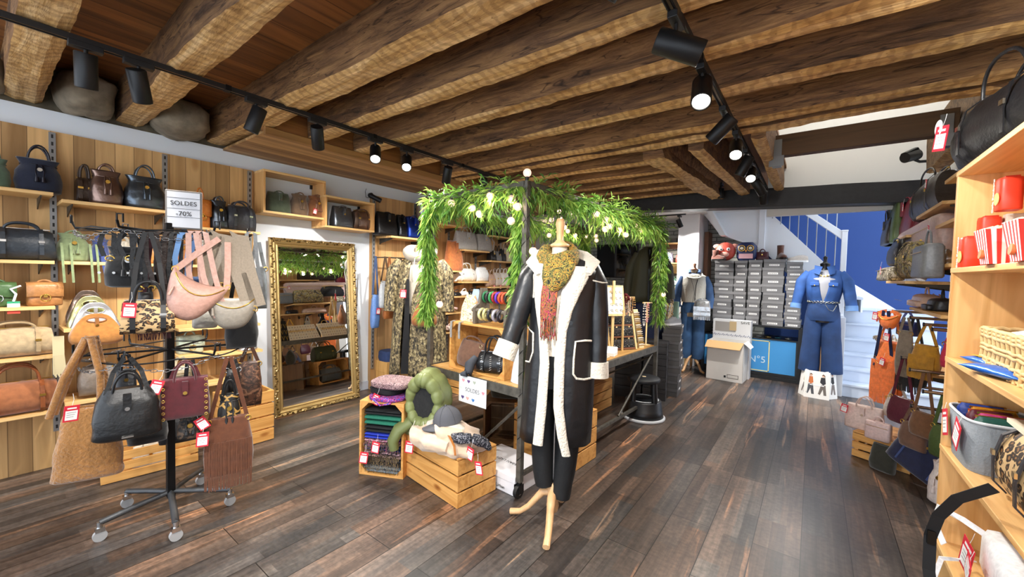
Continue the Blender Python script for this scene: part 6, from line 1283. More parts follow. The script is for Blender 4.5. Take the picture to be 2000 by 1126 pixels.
for k in range(9):
    x=-.5+.12*k; e=empty('necklace',(-.72+x,6.9,.592),['pearl','gold','silver blue','amber','gold pearl','silver','gold','turquoise','pale stone'][k]+' jewellery piece in the glass counter case, %s from the left'%['first','second','third','fourth','fifth','sixth','seventh','eighth','ninth'][k],'jewellery',group='jewellery in the glass counter case'); q=MB(); q.tube([(.035*math.cos(a),.03*math.sin(a)-.02,.008) for a in [2*pi*j/14 for j in range(14)]],.006,5,loop=True); q.sph((0,-.05,.012),.012,8,5); q.build('piece',plain(['e0dcd0','d8b25a','a8b8d0','c88040','e0c890','d0d4d8','d8b25a','50a0c0','d8d8c8'][k],.3,.5),e)
# stacks of grey shoe boxes
SBX=plain('767678',.6); ords=['lowest','second from the bottom','third from the bottom','fourth from the bottom','fifth from the bottom','third from the top','second from the top','topmost','topmost']
def stack(px0,px1,Y,zb,zt,n,colname,rows,jit=.012):
    x0=onY(px0,600,Y).x; x1=onY(px1,600,Y).x; rr_=random.Random(px0); hh=(zt-zb)/n
    for k in range(n):
        w=(x1-x0)*.97*(1 if k<n-2 else 1.0); xc=(x0+x1)/2+rr_.uniform(-jit,jit); 
        nm=(['lowest']+['second from the bottom','third from the bottom','fourth from the bottom','fifth from the bottom','fourth from the top'][:n-4]+['third from the top','second from the top','topmost'])[k]
        t=empty('shoe_box',(xc,Y+.15,zb+k*hh),'grey shoe box, %s in the %s counter stack'%(nm,colname),'box',rr_.uniform(-.03,.03),'grey shoe boxes stacked on the counter'); h=hh-.002
        MB().box(-w/2+.004,w/2-.004,-.136,.136,0,h*.7).build('box_base',SBX,t,.001); MB().box(-w/2,w/2,-.14,.14,h*.66,h).build('lid',plain('848486',.55),t,.002)
        q=MB(); lw=min(.06,w*.3); q.box(-lw,lw,-.1375,-.1355,h*.18,h*.4,0)
        for j in range(5): q.box(-lw*.85+j*lw*.34,-lw*.85+j*lw*.34+lw*.22,-.138,-.1374,h*.23,h*.34,1)
        q.build('white_label',[PAPER,GREYP],t)
ZC=.779
stack(392,430,7.0,ZC,1.7,8,'leftmost',8) if False else None
for p0,p1,n,nm,zt in ((1392,1430,8,'leftmost',1.7),(1431,1456,8,'second',1.7),(1457,1484,8,'middle',1.71),(1486,1530,8,'fourth',1.72),(1532,1565,9,'rightmost',1.68)): stack(p0,p1,6.72,ZC,zt,n,nm,n)
# on top of the boxes
e=empty('animal_backpack',(-1.1,6.87,1.703),'red backpack shaped as an animal face on top of the leftmost boxes','backpack'); q=MB(); q.sph((0,0,.14),.14,20,12,sc=(1,.55,1)); q.build('body',leather('d0584a'),e)
for s_ in (-1,1): 
    q=MB(); q.sph((s_*.12,0,.22),.045,12,8,sc=(1.2,.5,.8)); q.build('ear',leather('e8a090'),e); q=MB(); q.sph((s_*.05,-.075,.17),.024,10,6,sc=(1,.4,1)); q.build('eye',WHITE,e)
    MB().sph((s_*.05,-.085,.17),.012,8,5,sc=(1,.4,1)).build('pupil',KB,e)
q=MB(); q.sph((0,-.075,.09),.05,14,8,sc=(1.2,.4,.8)); q.build('snout',leather('e8b0a0'),e)
e=empty('animal_backpack',(-.82,6.87,1.703),'navy backpack shaped as an owl face beside the red one on the boxes','backpack'); q=MB(); sack(q,.26,.27,.14,[(0,.8,.8),(.2,1,1),(.8,1,1),(1,.6,.7)],e=2.6,wr=.03); q.build('body',leather('1c2a55'),e)
for s_ in (-1,1): 
    q=MB(); q.tube([(s_*.055+.04*math.cos(a),-.072,.18+.04*math.sin(a)) for a in [2*pi*k/16 for k in range(16)]],.006,5,loop=True); q.build('eye_ring',plain('e0b040',.5),e); MB().sph((s_*.055,-.07,.18),.022,10,6,sc=(1,.4,1)).build('eye',plain('e8e0c8',.5),e)
q=MB(); q.poly([(-.014,-.078,.155),(.014,-.078,.155),(0,-.078,.12)],(0,.01,0)); q.build('beak',plain('e09030',.5),e); MB().box(-.09,.09,-.078,-.07,.03,.1).build('pink_patch',plain('d8a8b0',.7),e)
bag('tote',(-.62,6.9,1.713),0,.16,.12,.1,leather('4c1f26'),'burgundy small bag on top of the middle shoe boxes',hh=.05)
def shoe(loc,rz,L,mat,sole,label,kind='shoe',shaft=0,sock=None,cat='shoe'):
    t=empty(kind,loc,label,cat,R(rz)); q=MB(); rings=[]
    for u,w,zt in ((-.5,.3,.25),(-.42,.34,.3),(-.2,.36,.33),(0,.36,.3),(.2,.4,.22),(.38,.38,.17),(.48,.24,.12),(.5,.1,.06)):
        rings.append([(w*L*.5*math.cos(a)*(1 if math.sin(a)<0 else .9),u*L*-1,.02+ (zt*L*max(0,math.sin(a)) if math.sin(a)>0 else 0)) for a in [2*pi*k/16 for k in range(16)]])
    q.loft(rings); q.build('upper',mat,t)
    q=MB(); rings=[[(w*L*.53*math.cos(2*pi*k/16)*1.0 if False else (w*L*.26*(-1 if k<2 else 1)*(1 if k in(1,2) else 1)),u*L*-1,zz) for k,zz in ((0,0),(1,.022),(2,.022),(3,0))] for u,w in ((-.51,.5),(-.4,.7),(0,.68),(.25,.8),(.42,.7),(.52,.3))]; q.loft(rings,smooth=False); q.build('sole',sole,t)
    if shaft: q=MB(); q.lathe([(.16*L,.0),(.165*L,shaft*.5),(.18*L,shaft),(.15*L,shaft)],c=(0,.28*L,.06),n=16,sy=1.2); q.build('shaft',mat,t)
    if sock: q=MB(); q.lathe([(.13*L,.0),(.12*L,shaft or .1),(.12*L,.22)],c=(0,.25*L,.06),n=14,sy=1.1); q.build('display_sock',sock,t)
    return t
shoe((-1.17,6.76,1.703),60,.22,suede('5c2c1c'),KB,'brown suede ankle boot in front of the red animal backpack','ankle_boot',.1)
shoe((-.38,6.84,1.722),20,.24,suede('5a3424'),KB,'brown suede ankle boot with open shaft on the fourth box stack','ankle_boot',.14)
shoe((-.2,6.84,1.682),-70,.24,leather('b8aca0'),PAPER,'beige shoe on top of the rightmost box stack')
# cartons in front of the counter
t=empty('cardboard_box',(-.95,6.42,0),'tall white cardboard box with open tan flap in front of the blue counter','box',R(-3)); CB=plain('dcd9d4',.75); TAN=plain('b08c5c',.8)
MB().box(-.23,.23,-.16,-.155,0,.55).box(-.23,.23,.155,.16,0,.55).box(-.23,-.225,-.16,.16,0,.55).box(.225,.23,-.16,.16,0,.55).box(-.23,.23,-.16,.16,0,.006).build('box_walls',CB,t)
q=MB(); q.poly([(-.23,-.16,.55),(.23,-.16,.55),(.2,-.25,.46),(-.24,-.25,.46)],(0,0,.005)); q.build('front_flap',TAN,t); MB().poly([(.23,-.16,.55),(.23,.16,.55),(.3,.12,.48),(.3,-.12,.48)],(.004,0,0)).build('side_flap',CB,t)
q=MB(); q.box(.04,.18,-.1625,-.16,.05,.1); q.build('printed_frame',INK,t); q=MB(); q.box(.045,.175,-.1635,-.1625,.055,.095); q.build('printed_label',plain('d0cdc8',.7),t); q=MB(); q.box(.0,.025,-.1625,-.16,.05,.08); q.build('printed_symbols',INK,t)
t=empty('cardboard_box',(-.93,6.62,0),'white cardboard box with blue handwriting standing behind the open one','box',R(-2)); MB().box(-.25,.24,-.03,.12,0,.83).build('box_body',plain('dfe0e2',.7),t,.002); MB().box(-.22,.05,-.034,-.03,.66,.8).build('grey_patch',plain('9c9894',.7),t); MB().box(-.03,.06,-.036,-.034,.68,.81).build('tan_patch',plain('c0a880',.7),t)
textobj('SAVE',.05,INK,t,(.17,-.032,.8),(R(90),0,0)); q=MB()
for k in range(9): x=-.24+.055*k; q.tube([(x,-.033,.6),(x+.02,-.033,.625),(x+.03,-.033,.595),(x+.045,-.033,.615)],.003,4)
q.build('handwriting',plain('3c4a7a',.7),t)
# dress form with cream vest, jeans and silver bag
def form2(x,y,rz,label,neck=SKINW,zs=1.5,legs=True):
    m_=empty('dress_form',(x,y,0),label,'mannequin',rz); 
    if legs: leg3(m_,[R(-120),R(-40),R(90)],.24,SKINW,.22)
    MB().cyl((0,0,.05 if not legs else .2),(0,0,1.05),.014,12).build('pole',SKINW,m_); bust(m_,plain('b8a488',.8) if legs else KB,zs,.95)
    q=MB(); q.lathe([(.0,zs+.085),(.05,zs+.087),(.052,zs+.1),(.026,zs+.115),(.017,zs+.14),(.024,zs+.18),(0,zs+.2)],n=18); q.build('neck_cap',neck,m_); return m_
ax,ay=-1.47,6.6; ar=R(12); form2(ax,ay,ar,'dress form by the white column wearing the cream vest and jeans',plain('7a4a2c',.5),1.46)
def gar(n,l,c,x,y,r): return empty(n,(x,y,0),l,c,r)
g=gar('denim_shirt','blue denim shirt under the cream vest on the form by the column','shirt',ax,ay,ar); DN=denim('38557f')
shell([(1.5,.075,.07,0,0,0,.01),(1.46,.15,.09,0,0,0,0),(1.3,.16,.12,0,0,0,0),(1.05,.14,.12,0,0,0,0)],closed=True,mat=DN,parent=g,name='shirt_body',th=0)
for s_ in (-1,1): wrinkled_tube([(s_*.15,0,1.44),(s_*.2,-.02,1.3),(s_*.23,-.04,1.12),(s_*.22,-.06,.98)],[.05,.06,.055,.05],DN,g,'sleeve',s_+5)
q=MB(); q.tube([(-.06,-.07,1.5),(-.07,.03,1.54),(0,.07,1.55),(.07,.03,1.54),(.06,-.07,1.5)],.022,8); q.build('collar',DN,g)
g=gar('cream_vest','cream knitted sleeveless vest on the form by the column','vest',ax,ay,ar); VS=plain('c8c6bc',.9,0,60,.6)
shell([(1.49,.1,.085,0,0,0,.0),(1.46,.165,.105,0,0,0,0),(1.32,.185,.14,0,0,0,0),(1.15,.18,.145,0,0,0,0),(1.06,.165,.14,0,0,0,0)],closed=True,mat=VS,parent=g,name='vest_body',th=0,fold=.015)
q=MB(); q.tube([(.11*math.sin(a),-.03-.1*math.cos(a),1.47-.05*math.cos(a)) for a in [2*pi*k/24 for k in range(24)]],.015,8,loop=True); q.build('neckline',VS,g); MB().tube([(-.05,-.14,1.44),(0,-.155,1.28),(.03,-.16,1.1)],.0025,5).build('long_necklace',BLK,g)
g=gar('wide_jeans','blue wide leg jeans on the form by the column','jeans',ax,ay,ar); shell([(1.08,.145,.125,0,0,0,0),(.95,.165,.13,0,0,0,0),(.9,.16,.12,0,0,0,0)],closed=True,mat=denim('34567f'),parent=g,name='waist',th=0)
for s_ in (-1,1): wrinkled_tube([(s_*.075,0,1.0),(s_*.08,0,.8),(s_*.085,0,.5),(s_*.085,0,.2)],[.1,.09,.09,.09],denim('34567f'),g,'jeans_leg',s_)
c,s=math.cos(ar),math.sin(ar); o=bag('fringe',(ax+.12*c+.2*s,ay+.12*s-.2*c,1.12),ar,.24,.24,.08,shiny('c0c4c8'),'silver fringed shoulder bag hanging on the cream vest',hang=.02,metal=CHROME); MB().ribbon([(-.1,.0,-.03),(-.09,.05,.2),(-.06,.1,.34)],.01,.003,side=(1,0,0)).build('shoulder_strap',KB,o)
# denim outfit with black form
bx_,by_=.1,6.3; br_=R(-2); m3=form2(bx_,by_,br_,'black dress form before the stairs wearing the denim outfit',KB,1.54,False); MB().lathe([(0,0),(.15,0),(.15,.012),(.02,.02),(0,.02)],n=24).build('round_base',plain('888888',.3,.9),m3)
D1=denim('1f437c')
g=gar('denim_jacket','bright blue denim jacket with chest pockets on the black dress form','jacket',bx_,by_,br_)
shell([(1.59,.08,.07,-.03,.03,0,.01),(1.55,.16,.1,-.045,.045,0,0),(1.42,.19,.145,-.04,.05,0,0),(1.3,.18,.148,-.025,.03,0,0),(1.2,.16,.13,-.006,.006,0,0),(1.16,.15,.125,-.005,.005,0,0)],mat=D1,parent=g,name='jacket_body')
for s_ in (-1,1):
    wrinkled_tube([(s_*.15,0,1.53),(s_*.22,-.01,1.42),(s_*.25,-.03,1.25),(s_*.27,-.05,1.12)],[.05,.065,.06,.055],D1,g,'sleeve',s_+8); wrinkled_tube([(s_*.27,-.05,1.14),(s_*.275,-.055,1.08)],[.06,.06],denim('5578a8'),g,'rolled_cuff',s_,wr=.02)
    q=MB(); q.box(s_*.09-.045,s_*.09+.045,-.152,-.138,1.37,1.41); q.build('pocket_flap',denim('2a5298'),g,.003)
    q=MB(); q.poly([(s_*.02,-.13,1.6),(s_*.1,-.09,1.62),(s_*.1,-.12,1.52),(s_*.05,-.15,1.5)],(0,.012,0)); q.build('collar',D1,g)
    MB().cyl((s_*.09,-.15,1.375),(s_*.09,-.155,1.375),.006,8).build('button',GOLD,g)
g=gar('grey_undershirt','grey undershirt visible in the opening of the denim jacket','top',bx_,by_,br_); shell([(1.56,.07,.07,0,0,0,0),(1.45,.17,.14,0,0,0,0),(1.25,.165,.138,0,0,0,0),(1.15,.145,.118,0,0,0,0)],closed=True,mat=plain('8a8c94',.85),parent=g,name='top_body',th=0)
g=gar('wide_jeans','dark blue wide leg jeans of the denim outfit before the stairs','jeans',bx_,by_,br_); D2=denim('18325c'); shell([(1.19,.14,.12,0,0,0,0),(1.12,.155,.13,0,0,0,0),(1.0,.17,.13,0,0,0,0),(.94,.165,.12,0,0,0,0)],closed=True,mat=D2,parent=g,name='waist',th=0,fold=.008)
for s_ in (-1,1): wrinkled_tube([(s_*.075,0,1.05),(s_*.085,0,.85),(s_*.1,0,.6),(s_*.115,0,.3)],[.095,.1,.1,.11],D2,g,'jeans_leg',s_+2,wr=.05)
g=gar('chain_belt','silver chain belt round the waist of the denim outfit','belt',bx_,by_,br_); q=MB()
for k in range(26):
    a=2*pi*k/26; p=Vector((.16*math.cos(a),.14*math.sin(a),1.17)); q.tube([p+Vector((-math.sin(a)*.016*math.cos(b),math.cos(a)*.016*math.cos(b),.011*math.sin(b))) for b in [2*pi*j/10 for j in range(10)]],.0035,5,loop=True)
q.tube([(.02,-.14,1.15),(.06,-.15,1.08),(.1,-.145,1.07),(.13,-.12,1.14)],.003,5); q.build('chain_links',plain('b8b8a8',.25,1),g)
g=gar('chunky_necklace','gold and black beaded necklace on the black dress form','necklace',bx_,by_,br_); q=MB()
for k in range(17): a=-pi+pi*k/16; q.sph((.075*math.cos(a),-.1-.02*abs(math.sin(a)),1.57+.085*math.sin(a)),.011,8,5,mi=k%2)
q.build('beads',[GOLD,plain('e8dcc8',.4)],g)
# three photo boards
for k,(x,y,rz,w) in enumerate(((-.07,6.18,-62,.17),(.075,6.1,-3,.25),(.235,6.2,55,.17))):
    t=empty('photo_board',(x,y,0),['white fashion photo board angled at the left of the denim outfit','white fashion photo board with two standing women, in front of the denim outfit','white fashion photo board angled at the right of the denim outfit'][k],'photo board',rot=(R(-6),0,R(rz))); MB().box(-w/2,w/2,0,.008,0,.33).build('board',plain('eceae6',.5),t,.001)
    figs=((-.06,'c8703c','4a4c52'),(.06,'2c2c30','6a625c')) if k==1 else ((0.02,'c8b8a0' if k==0 else '1c1c20','7a706c'),)
    for fx,c1,c2 in figs:
        q=MB(); Y_=-.0008
        q.poly([(fx-.03,Y_,.2),(fx-.022,Y_,.26),(fx+.018,Y_,.262),(fx+.026,Y_,.19),(fx+.0,Y_,.17)],(0,.0006,0),0); q.poly([(fx-.02,Y_,.17),(fx+.024,Y_,.17),(fx+.036,Y_,.05),(fx+.01,Y_,.05),(fx,Y_,.12),(fx-.025,Y_,.05),(fx-.045,Y_,.06)],(0,.0006,0),1)
        q.poly([(fx+.014*math.cos(a),Y_,.28+.016*math.sin(a)) for a in [2*pi*j/12 for j in range(12)]],(0,.0006,0),2); q.poly([(fx-.016,Y_-.0004,.285),(fx,Y_-.0004,.302),(fx+.017,Y_-.0004,.285),(fx+.016,Y_-.0004,.25 if k==1 and fx>0 else .282),(fx+.008,Y_-.0004,.286),(fx-.008,Y_-.0004,.286)],(0,.0006,0),3)
        q.build('printed_figure',[plain(c1,.6),plain(c2,.6),plain('d8b098',.6),plain('4a3020',.6)],t)
    if k==1: textobj('la femme parisienne',.017,plain('ffffff',.6),t,(0,-.0022,.16),(R(90),0,0),ext=.0002) if False else MB().box(-.07,.07,-.0025,-.002,.155,.163).build('white_caption_bar',plain('ffffff',.6),t)
# TV on a panel, back wall shelves
t=empty('television',(-3.1,7.56,1.4),'black switched off television on the stone wall behind the garland','television'); MB().box(-.42,.42,-.05,0,0,.65).build('casing',plain('0a0a0c',.3),t,.004); MB().box(-.405,.405,-.052,-.05,.02,.635).build('screen',plain('050608',.08,0,coat=1),t)
t=empty('wall_shelf_box',(-1.95,7.58,1.67),'open wooden box shelf on the stone wall left of the column','shelf')
for nm,a_ in (('bottom_board',(-.3,.23,-.25,0,0,.02)),('top_board',(-.3,.23,-.25,0,.35,.37)),('side_board',(.21,.23,-.25,0,.02,.35)),('side_board',(-.3,-.28,-.25,0,.02,.35)),('middle_rail',(-.28,.21,-.03,-.01,.27,.35))): MB().box(*a_).build(nm,SHELFW if nm!='middle_rail' else plain('6a4a38',.6),t,.002)
bag('clutch',(-1.87,7.45,2.041),0,.12,.09,.1,leather('e0702c'),'orange box bag on top of the stone wall shelf'); bag('clutch',(-2.02,7.45,2.041),0,.12,.08,.1,leather('5c5c60'),'grey box bag beside the orange one on the stone wall shelf')
bag('fold',(-2.12,7.42,1.691),0,.22,.17,.14,multi('blue_print',['a8b8e0','4860a8','e8e8f0','38507a'],20),'blue and white printed bag inside the stone wall shelf',hh=.02); bag('bowling',(-1.86,7.42,1.691),0,.2,.15,.13,leather('d06058'),'coral red bag inside the stone wall shelf',hh=.03)
t=empty('wicker_basket',(-2.05,7.42,1.5),'straw basket hanging under the stone wall shelf','basket'); q=MB(); q.lathe([(0.08,0),(.1,.0),(.2,.15),(.21,.16)],n=28); q.build('woven_bowl',plain('b8955c',.8,0,90,1,var=.2),t)
t=empty('wall_shelf_box',(-2.05,7.58,1.22),'lower wooden box frame on the stone wall beside the garland','shelf')
for a_ in ((-.2,.2,-.2,0,0,.018),(-.2,.2,-.2,0,.28,.298),(.18,.2,-.2,0,.018,.28),(-.2,-.18,-.2,0,.018,.28)): MB().box(*a_).build('board',SHELFW,t,.002)
bag('bucket',(-2.05,7.46,1.239),0,.26,.22,.14,multi('white_green_print',['e8eee8','e8eee8','5c9078','28302c'],14),'white bag with green print in the lower wooden frame',hh=.01)
for k,(x,y,h,r) in enumerate(((-1.62,6.9,1.52,.02),(-1.7,6.92,1.15,.016))): t=empty('wooden_stick',(x,y,0),('tall','shorter')[k]+' pale wooden stick standing by the white column','stick'); MB().tube([(0,0,0),(.01,0,h*.5),(0,0,h)],[r,r*.9,r*.8],10).build('stick',LW,t)
t=empty('dried_branches',(-1.95,6.75,0),'dried brown branches and willow bundle before the stone wall','dried plant'); MB().lathe([(0,0),(.12,0),(.15,.3),(.13,.4),(0,.4)],n=18).build('dark_vase',plain('3a2418',.4),t); q=MB(); rr_=random.Random(8)
for k in range(60):
    a=rr_.random()*2*pi; l=rr_.uniform(.4,.85); dx,dy=math.cos(a)*rr_.uniform(.1,.3),math.sin(a)*rr_.uniform(.1,.3); q.tube([(dx*.2,dy*.2,.38),(dx*.7,dy*.7,.38+l*.6),(dx*1.1+.04*rr_.uniform(-1,1),dy*1.1,.38+l)],.004,4,mi=k%2)
    q.sph((dx*1.1,dy*1.1,.38+l),.014,6,4,mi=k%2)
q.build('branches',[plain('8a6844',.8),plain('c8b088',.8)],t)
# coats hanging near the far post
t=empty('coat_stand',(-1.72,5.25,0),'dress form with dark green raincoat beyond the far right post of the rack','mannequin',R(20)); leg3(t,[R(-90),R(30),R(150)],.2,plain('2a2420',.5),.2); MB().cyl((0,0,.2),(0,0,1.1),.014,10).build('pole',KB,t); bust(t,KB,1.68,.9)
t=empty('green_raincoat',(-1.72,5.25,0),'dark green raincoat with a collar behind the hanging leaf strand','coat',R(20)); GR=plain('3a3c2c',.6,0,6,.4)
shell([(1.82,.06,.06,-.02,.02,0,0),(1.77,.13,.09,-.02,.02,0,0),(1.65,.19,.13,-.01,.01,0,0),(1.4,.22,.15,-.01,.01,0,0),(1.1,.27,.18,-.01,.01,0,0)],mat=GR,parent=t,name='coat_body',fold=.03); 
for s_ in (-1,1): wrinkled_tube([(s_*.14,0,1.73),(s_*.22,0,1.55),(s_*.25,-.03,1.3),(s_*.26,-.04,1.15)],[.05,.07,.065,.06],GR,t,'sleeve',s_)
t=empty('navy_skirt',(-1.72,5.25,0),'long navy skirt under the dark green raincoat','skirt',R(20)); shell([(1.12,.2,.15,0,0,0,0),(.9,.22,.17,0,0,0,0),(.45,.26,.19,0,0,0,0)],closed=True,mat=plain('1a2444',.85,0,5,.3),parent=t,name='skirt_body',th=0,fold=.04)
# tall shoe box stack with sneaker
rr_=random.Random(4)
for k in range(9):
    t=empty('shoe_box',(-1.36+rr_.uniform(-.01,.01),5.12,.0945*k),'dark grey shoe box, %s in the tall stack by the rack'%['lowest','second from the bottom','third from the bottom','fourth from the bottom','fifth from the bottom','fourth from the top','third from the top','second from the top','topmost'][k],'box',R(8+rr_.uniform(-3,3)),'dark shoe boxes in the tall stack by the rack'); MB().box(-.1,.1,-.15,.15,0,.07).build('box_base',plain('4a4848',.6),t,.001); MB().box(-.104,.104,-.154,.154,.06,.0935).build('lid',plain('525052',.55),t,.002); MB().box(.104,.1055,-.04,.04,.066,.088).build('white_label',PAPER,t)
shoe((-1.36,5.08,.852),-20,.26,cloth('77787c'),plain('d0d0d2',.6),'grey sneaker with display sock on the tall dark box stack','sneaker',0,plain('7a9a8c',.8))
t=empty('dried_flowers',RL(-.35,2.1,.7),'dark red dried flower bundle behind the earring board','dried plant'); q=MB(); rr_=random.Random(3); MB().lathe([(0,0),(.04,0),(.05,.15),(.03,.25),(0,.25)],n=14).build('vase',KB,t)
for k in range(40): a=rr_.random()*6.28; r=rr_.uniform(.02,.12); q.tube([(0,0,.24),(r*.6*math.cos(a),r*.6*math.sin(a),.4),(r*math.cos(a),r*math.sin(a),.5)],.003,4); q.sph((r*math.cos(a),r*math.sin(a),.5+rr_.uniform(-.03,.03)),.016,6,4)
q.build('flower_heads',plain('6a1c22',.8),t)
# ================================================================ right wall shelves
struct(MB().box(XR-.03,XR,2.7,5.2,0,2.3),'trim_6',BOARDS2)
G5='pine shelves on the right wall'
def RS(x0,y0,y1,z,lab): shelf_x(x0,XR-.04,y0,y1,z,lab,G5,wallx=1)
RS(.65,3.82,4.66,1.97,'topmost pine shelf seen from below on the right wall'); RS(.65,3.3,3.78,2.09,'short high pine shelf right above the tall shelf unit edge'); RS(.6,4.7,5.2,1.83,'far pine shelf under the burgundy tote on the right wall')
RS(.65,3.55,4.5,1.55,'pine shelf under the camouflage and silver bags on the right wall'); RS(.52,4.0,4.95,1.44,'long pine shelf under the white crumpled bag on the right wall'); RS(.62,3.5,4.5,1.235,'pine shelf above the hanging fringed bags on the right wall'); RS(.6,4.55,5.15,.7,'low pine shelf with leopard bag near the floor on the right wall'); RS(.65,3.4,4.5,1.82,'pine shelf under the blush satchel on the right wall')
YR=lambda px,v: onX(px,500,v).y
def BR_(kind,v,x0,x1,yb,yt,d,mat,label,**k): return BX(kind,v,x0,x1,yb,yt,d,mat,label,face=-90,**k)
BR_('duffel',.76,1798,1856,393,348,.18,shiny('4c4642',.4),'dark metallic bag with tags on the topmost right wall shelf',z=1.97,hh=.1,tg=(.35,.8,.3))
BR_('tote',.74,1760,1798,455,390,.16,leather('7a2434'),'burgundy tote with red ticket on the far right wall shelf',z=1.83,hh=.06,tg=(.3,.8,.2))
BR_('tote',.66,1738,1757,458,400,.12,leather('4a5c34'),'green small bag with round dark handle at the far end of the right wall',z=1.83,hh=.05,hm=leather('241c18'),tg=(.0,1.0,.2))
q=MB(); o=BR_('tote',.62,1730,1742,470,430,.1,leather('2c2622'),'dark bag with looping handle, farthest on the right wall',z=1.83,hh=.12)
BR_('satchel',.74,1765,1850,470,432,.14,leather('c8a8a0'),'blush pink satchel with gold clasp on the right wall',z=1.555,hh=.03,tg=(-.4,.9,.2)) if False else None
BR_('camera',.7,1764,1850,505,436,.14,leather('cbb0a8'),'blush pink satchel with gold clasp on the right wall',z=1.575,hh=.03,tg=(.46,.75,.2))
BR_('bowling',.6,1768,1800,512,474,.14,multi('camouflage',['c8b088','5c4c3c','a8985c','8c8478','3c3428'],12),'camouflage printed bag on the right wall shelf',z=1.46,hh=.02)
BR_('camera',.6,1800,1826,513,478,.12,leather('7c8084'),'grey two tone box bag beside the camouflage one',z=1.46)
BR_('fold',.7,1832,1852,513,488,.12,shiny('c8ccd0'),'silver rumpled bag on the right wall shelf',z=1.56,hh=.02)
BR_('fold',.58,1744,1765,492,470,.12,leather('16161a'),'black rumpled bag at the far end of the right wall shelf',z=1.58,hh=.03)
BR_('fold',.6,1748,1784,545,506,.16,leather('d8dce2'),'white crumpled bag on the long right wall shelf',z=1.441,hh=.02) if False else None
BR_('clutch',.58,1727,1750,547,522,.14,snake('b8b0a4','5c5850',30),'grey snake print clutch at the end of the long right wall shelf',z=1.441,tg=(.2,1.0,.1))
BR_('duffel',.8,1752,1800,547,506,.14,leather('d4d8de'),'white crumpled bag on the long right wall shelf',z=1.441,hh=.02)
BR_('backpack',.72,1796,1826,600,574,.14,leather('d8b8a4'),'beige backpack with flap on the right wall shelf',z=1.236); BR_('backpack',.72,1832,1850,600,582,.14,leather('1c1c20'),'black backpack beside the beige one on the right wall',z=1.236)
BR_('fold',.62,1836,1855,595,565,.12,leather('e8e4dc'),'cream small bag by the tall shelf unit on the right wall',z=1.236,hh=.03) if False else None
# chrome rods with hanging bags
def rod(x,y,z,lab,L=.34):
    t=empty('hanging_rod',(x,y,z),lab,'rod',group='chrome rods on the right wall'); MB().cyl((0,0,0),(XR-.04-x,0,.0),.011,12).build('rod',CHROME,t); MB().cyl((-.004,0,0),(.004,0,0),.014,12).build('end_cap',plain('1a1a1c',.4),t); MB().box(XR-.05-x,XR-.04-x,-.02,.02,-.03,.03).build('wall_plate',OLDMETAL,t)
RD=[(.55,4.75,1.18),(.6,4.3,1.16),(.62,3.95,1.14),(.62,3.7,1.13),(.55,4.2,.86),(.55,3.85,.83),(.58,3.6,.74),(.55,4.4,.62),(.58,3.95,.56)]
for (x,y,z),l in zip(RD,['chrome rod carrying the orange fringed bag','chrome rod carrying the black fringed bag','chrome rod carrying the mustard bag','chrome rod carrying the red bag','chrome rod with dark red strap, middle row','chrome rod with tan strap, middle row','chrome rod by the tall shelf unit, middle row','chrome rod in the lowest row, left','chrome rod in the lowest row, right']): rod(x,y,z,l)
def HR(kind,i,dx,w,h,d,mat,label,hang,**k): x,y,z=RD[i]; return bag(kind,(x+dx,y,z),R(-50),w,h,d,mat,label,hang=hang,**k)
OR=suede('e8742c'); HR('fringe',0,.0,.26,.46,.1,OR,'bright orange fringed suede bag hanging by the stairs',.26,hm=OR,metal=plain('f0e8e0',.3,.5),tg=(.1,1.15,.1))
HR('moon',0,-.02,.2,.14,.06,OR,'orange small flap bag above the long orange fringed one',.02,hm=OR,tg=(-.4,1.0,.1)); HR('camera',0,.1,.16,.12,.06,suede('2c3c78'),'blue small bag beside the orange bags',.08)
HR('moon',0,-.04,.16,.12,.05,leather('1c2444'),'navy belt bag with red piping hanging lowest by the stairs',.42,hm=leather('1c2444'),tg=(.2,1.1,.2)) 
HR('hobo',1,-.02,.12,.36,.05,suede('8a7c6c'),'taupe strap bag with pale studs hanging behind the orange bag',.1)
HR('fringe',1,.03,.2,.26,.08,suede('16181a'),'black fringed bag with buckle on the right wall',.26,metal=plain('e0d0a8',.3,.8)); HR('fringe',2,.02,.18,.2,.08,suede('b07c18'),'mustard yellow fringed bag on the right wall',.14); HR('fold',3,.1,.12,.16,.07,leather('c0304c'),'red shiny bag on the right wall by the tall shelf unit',.08)
HR('hobo',4,.02,.2,.2,.08,leather('5c2434'),'dark red bag on a long strap, middle row of the right wall',.3); HR('hobo',5,.08,.16,.17,.07,suede('6c4628'),'brown suede bag on a long strap, middle row of the right wall',.28)
HR('fold',6,.1,.14,.2,.07,leather('46582f'),'green bag low by the tall shelf unit on the right wall',.2); HR('fold',7,.02,.2,.16,.08,leather('c8beb4'),'light grey bag on the lowest rod of the right wall',.12); HR('fold',8,.02,.18,.18,.08,suede('6a4a38'),'brown suede bag on the lowest rod of the right wall',.12)
BR_('duffel',.7,1712,1735,740,722,.14,leopard(scale=40),'leopard print bag on the low right wall shelf by the stairs',z=.7,hh=.02)
bag('tote',(.62,4.95,.7),R(-80),.2,.22,.12,leather('c8c4b8'),'pale grey bag with beaded edge on the low right wall shelf',hh=.06)
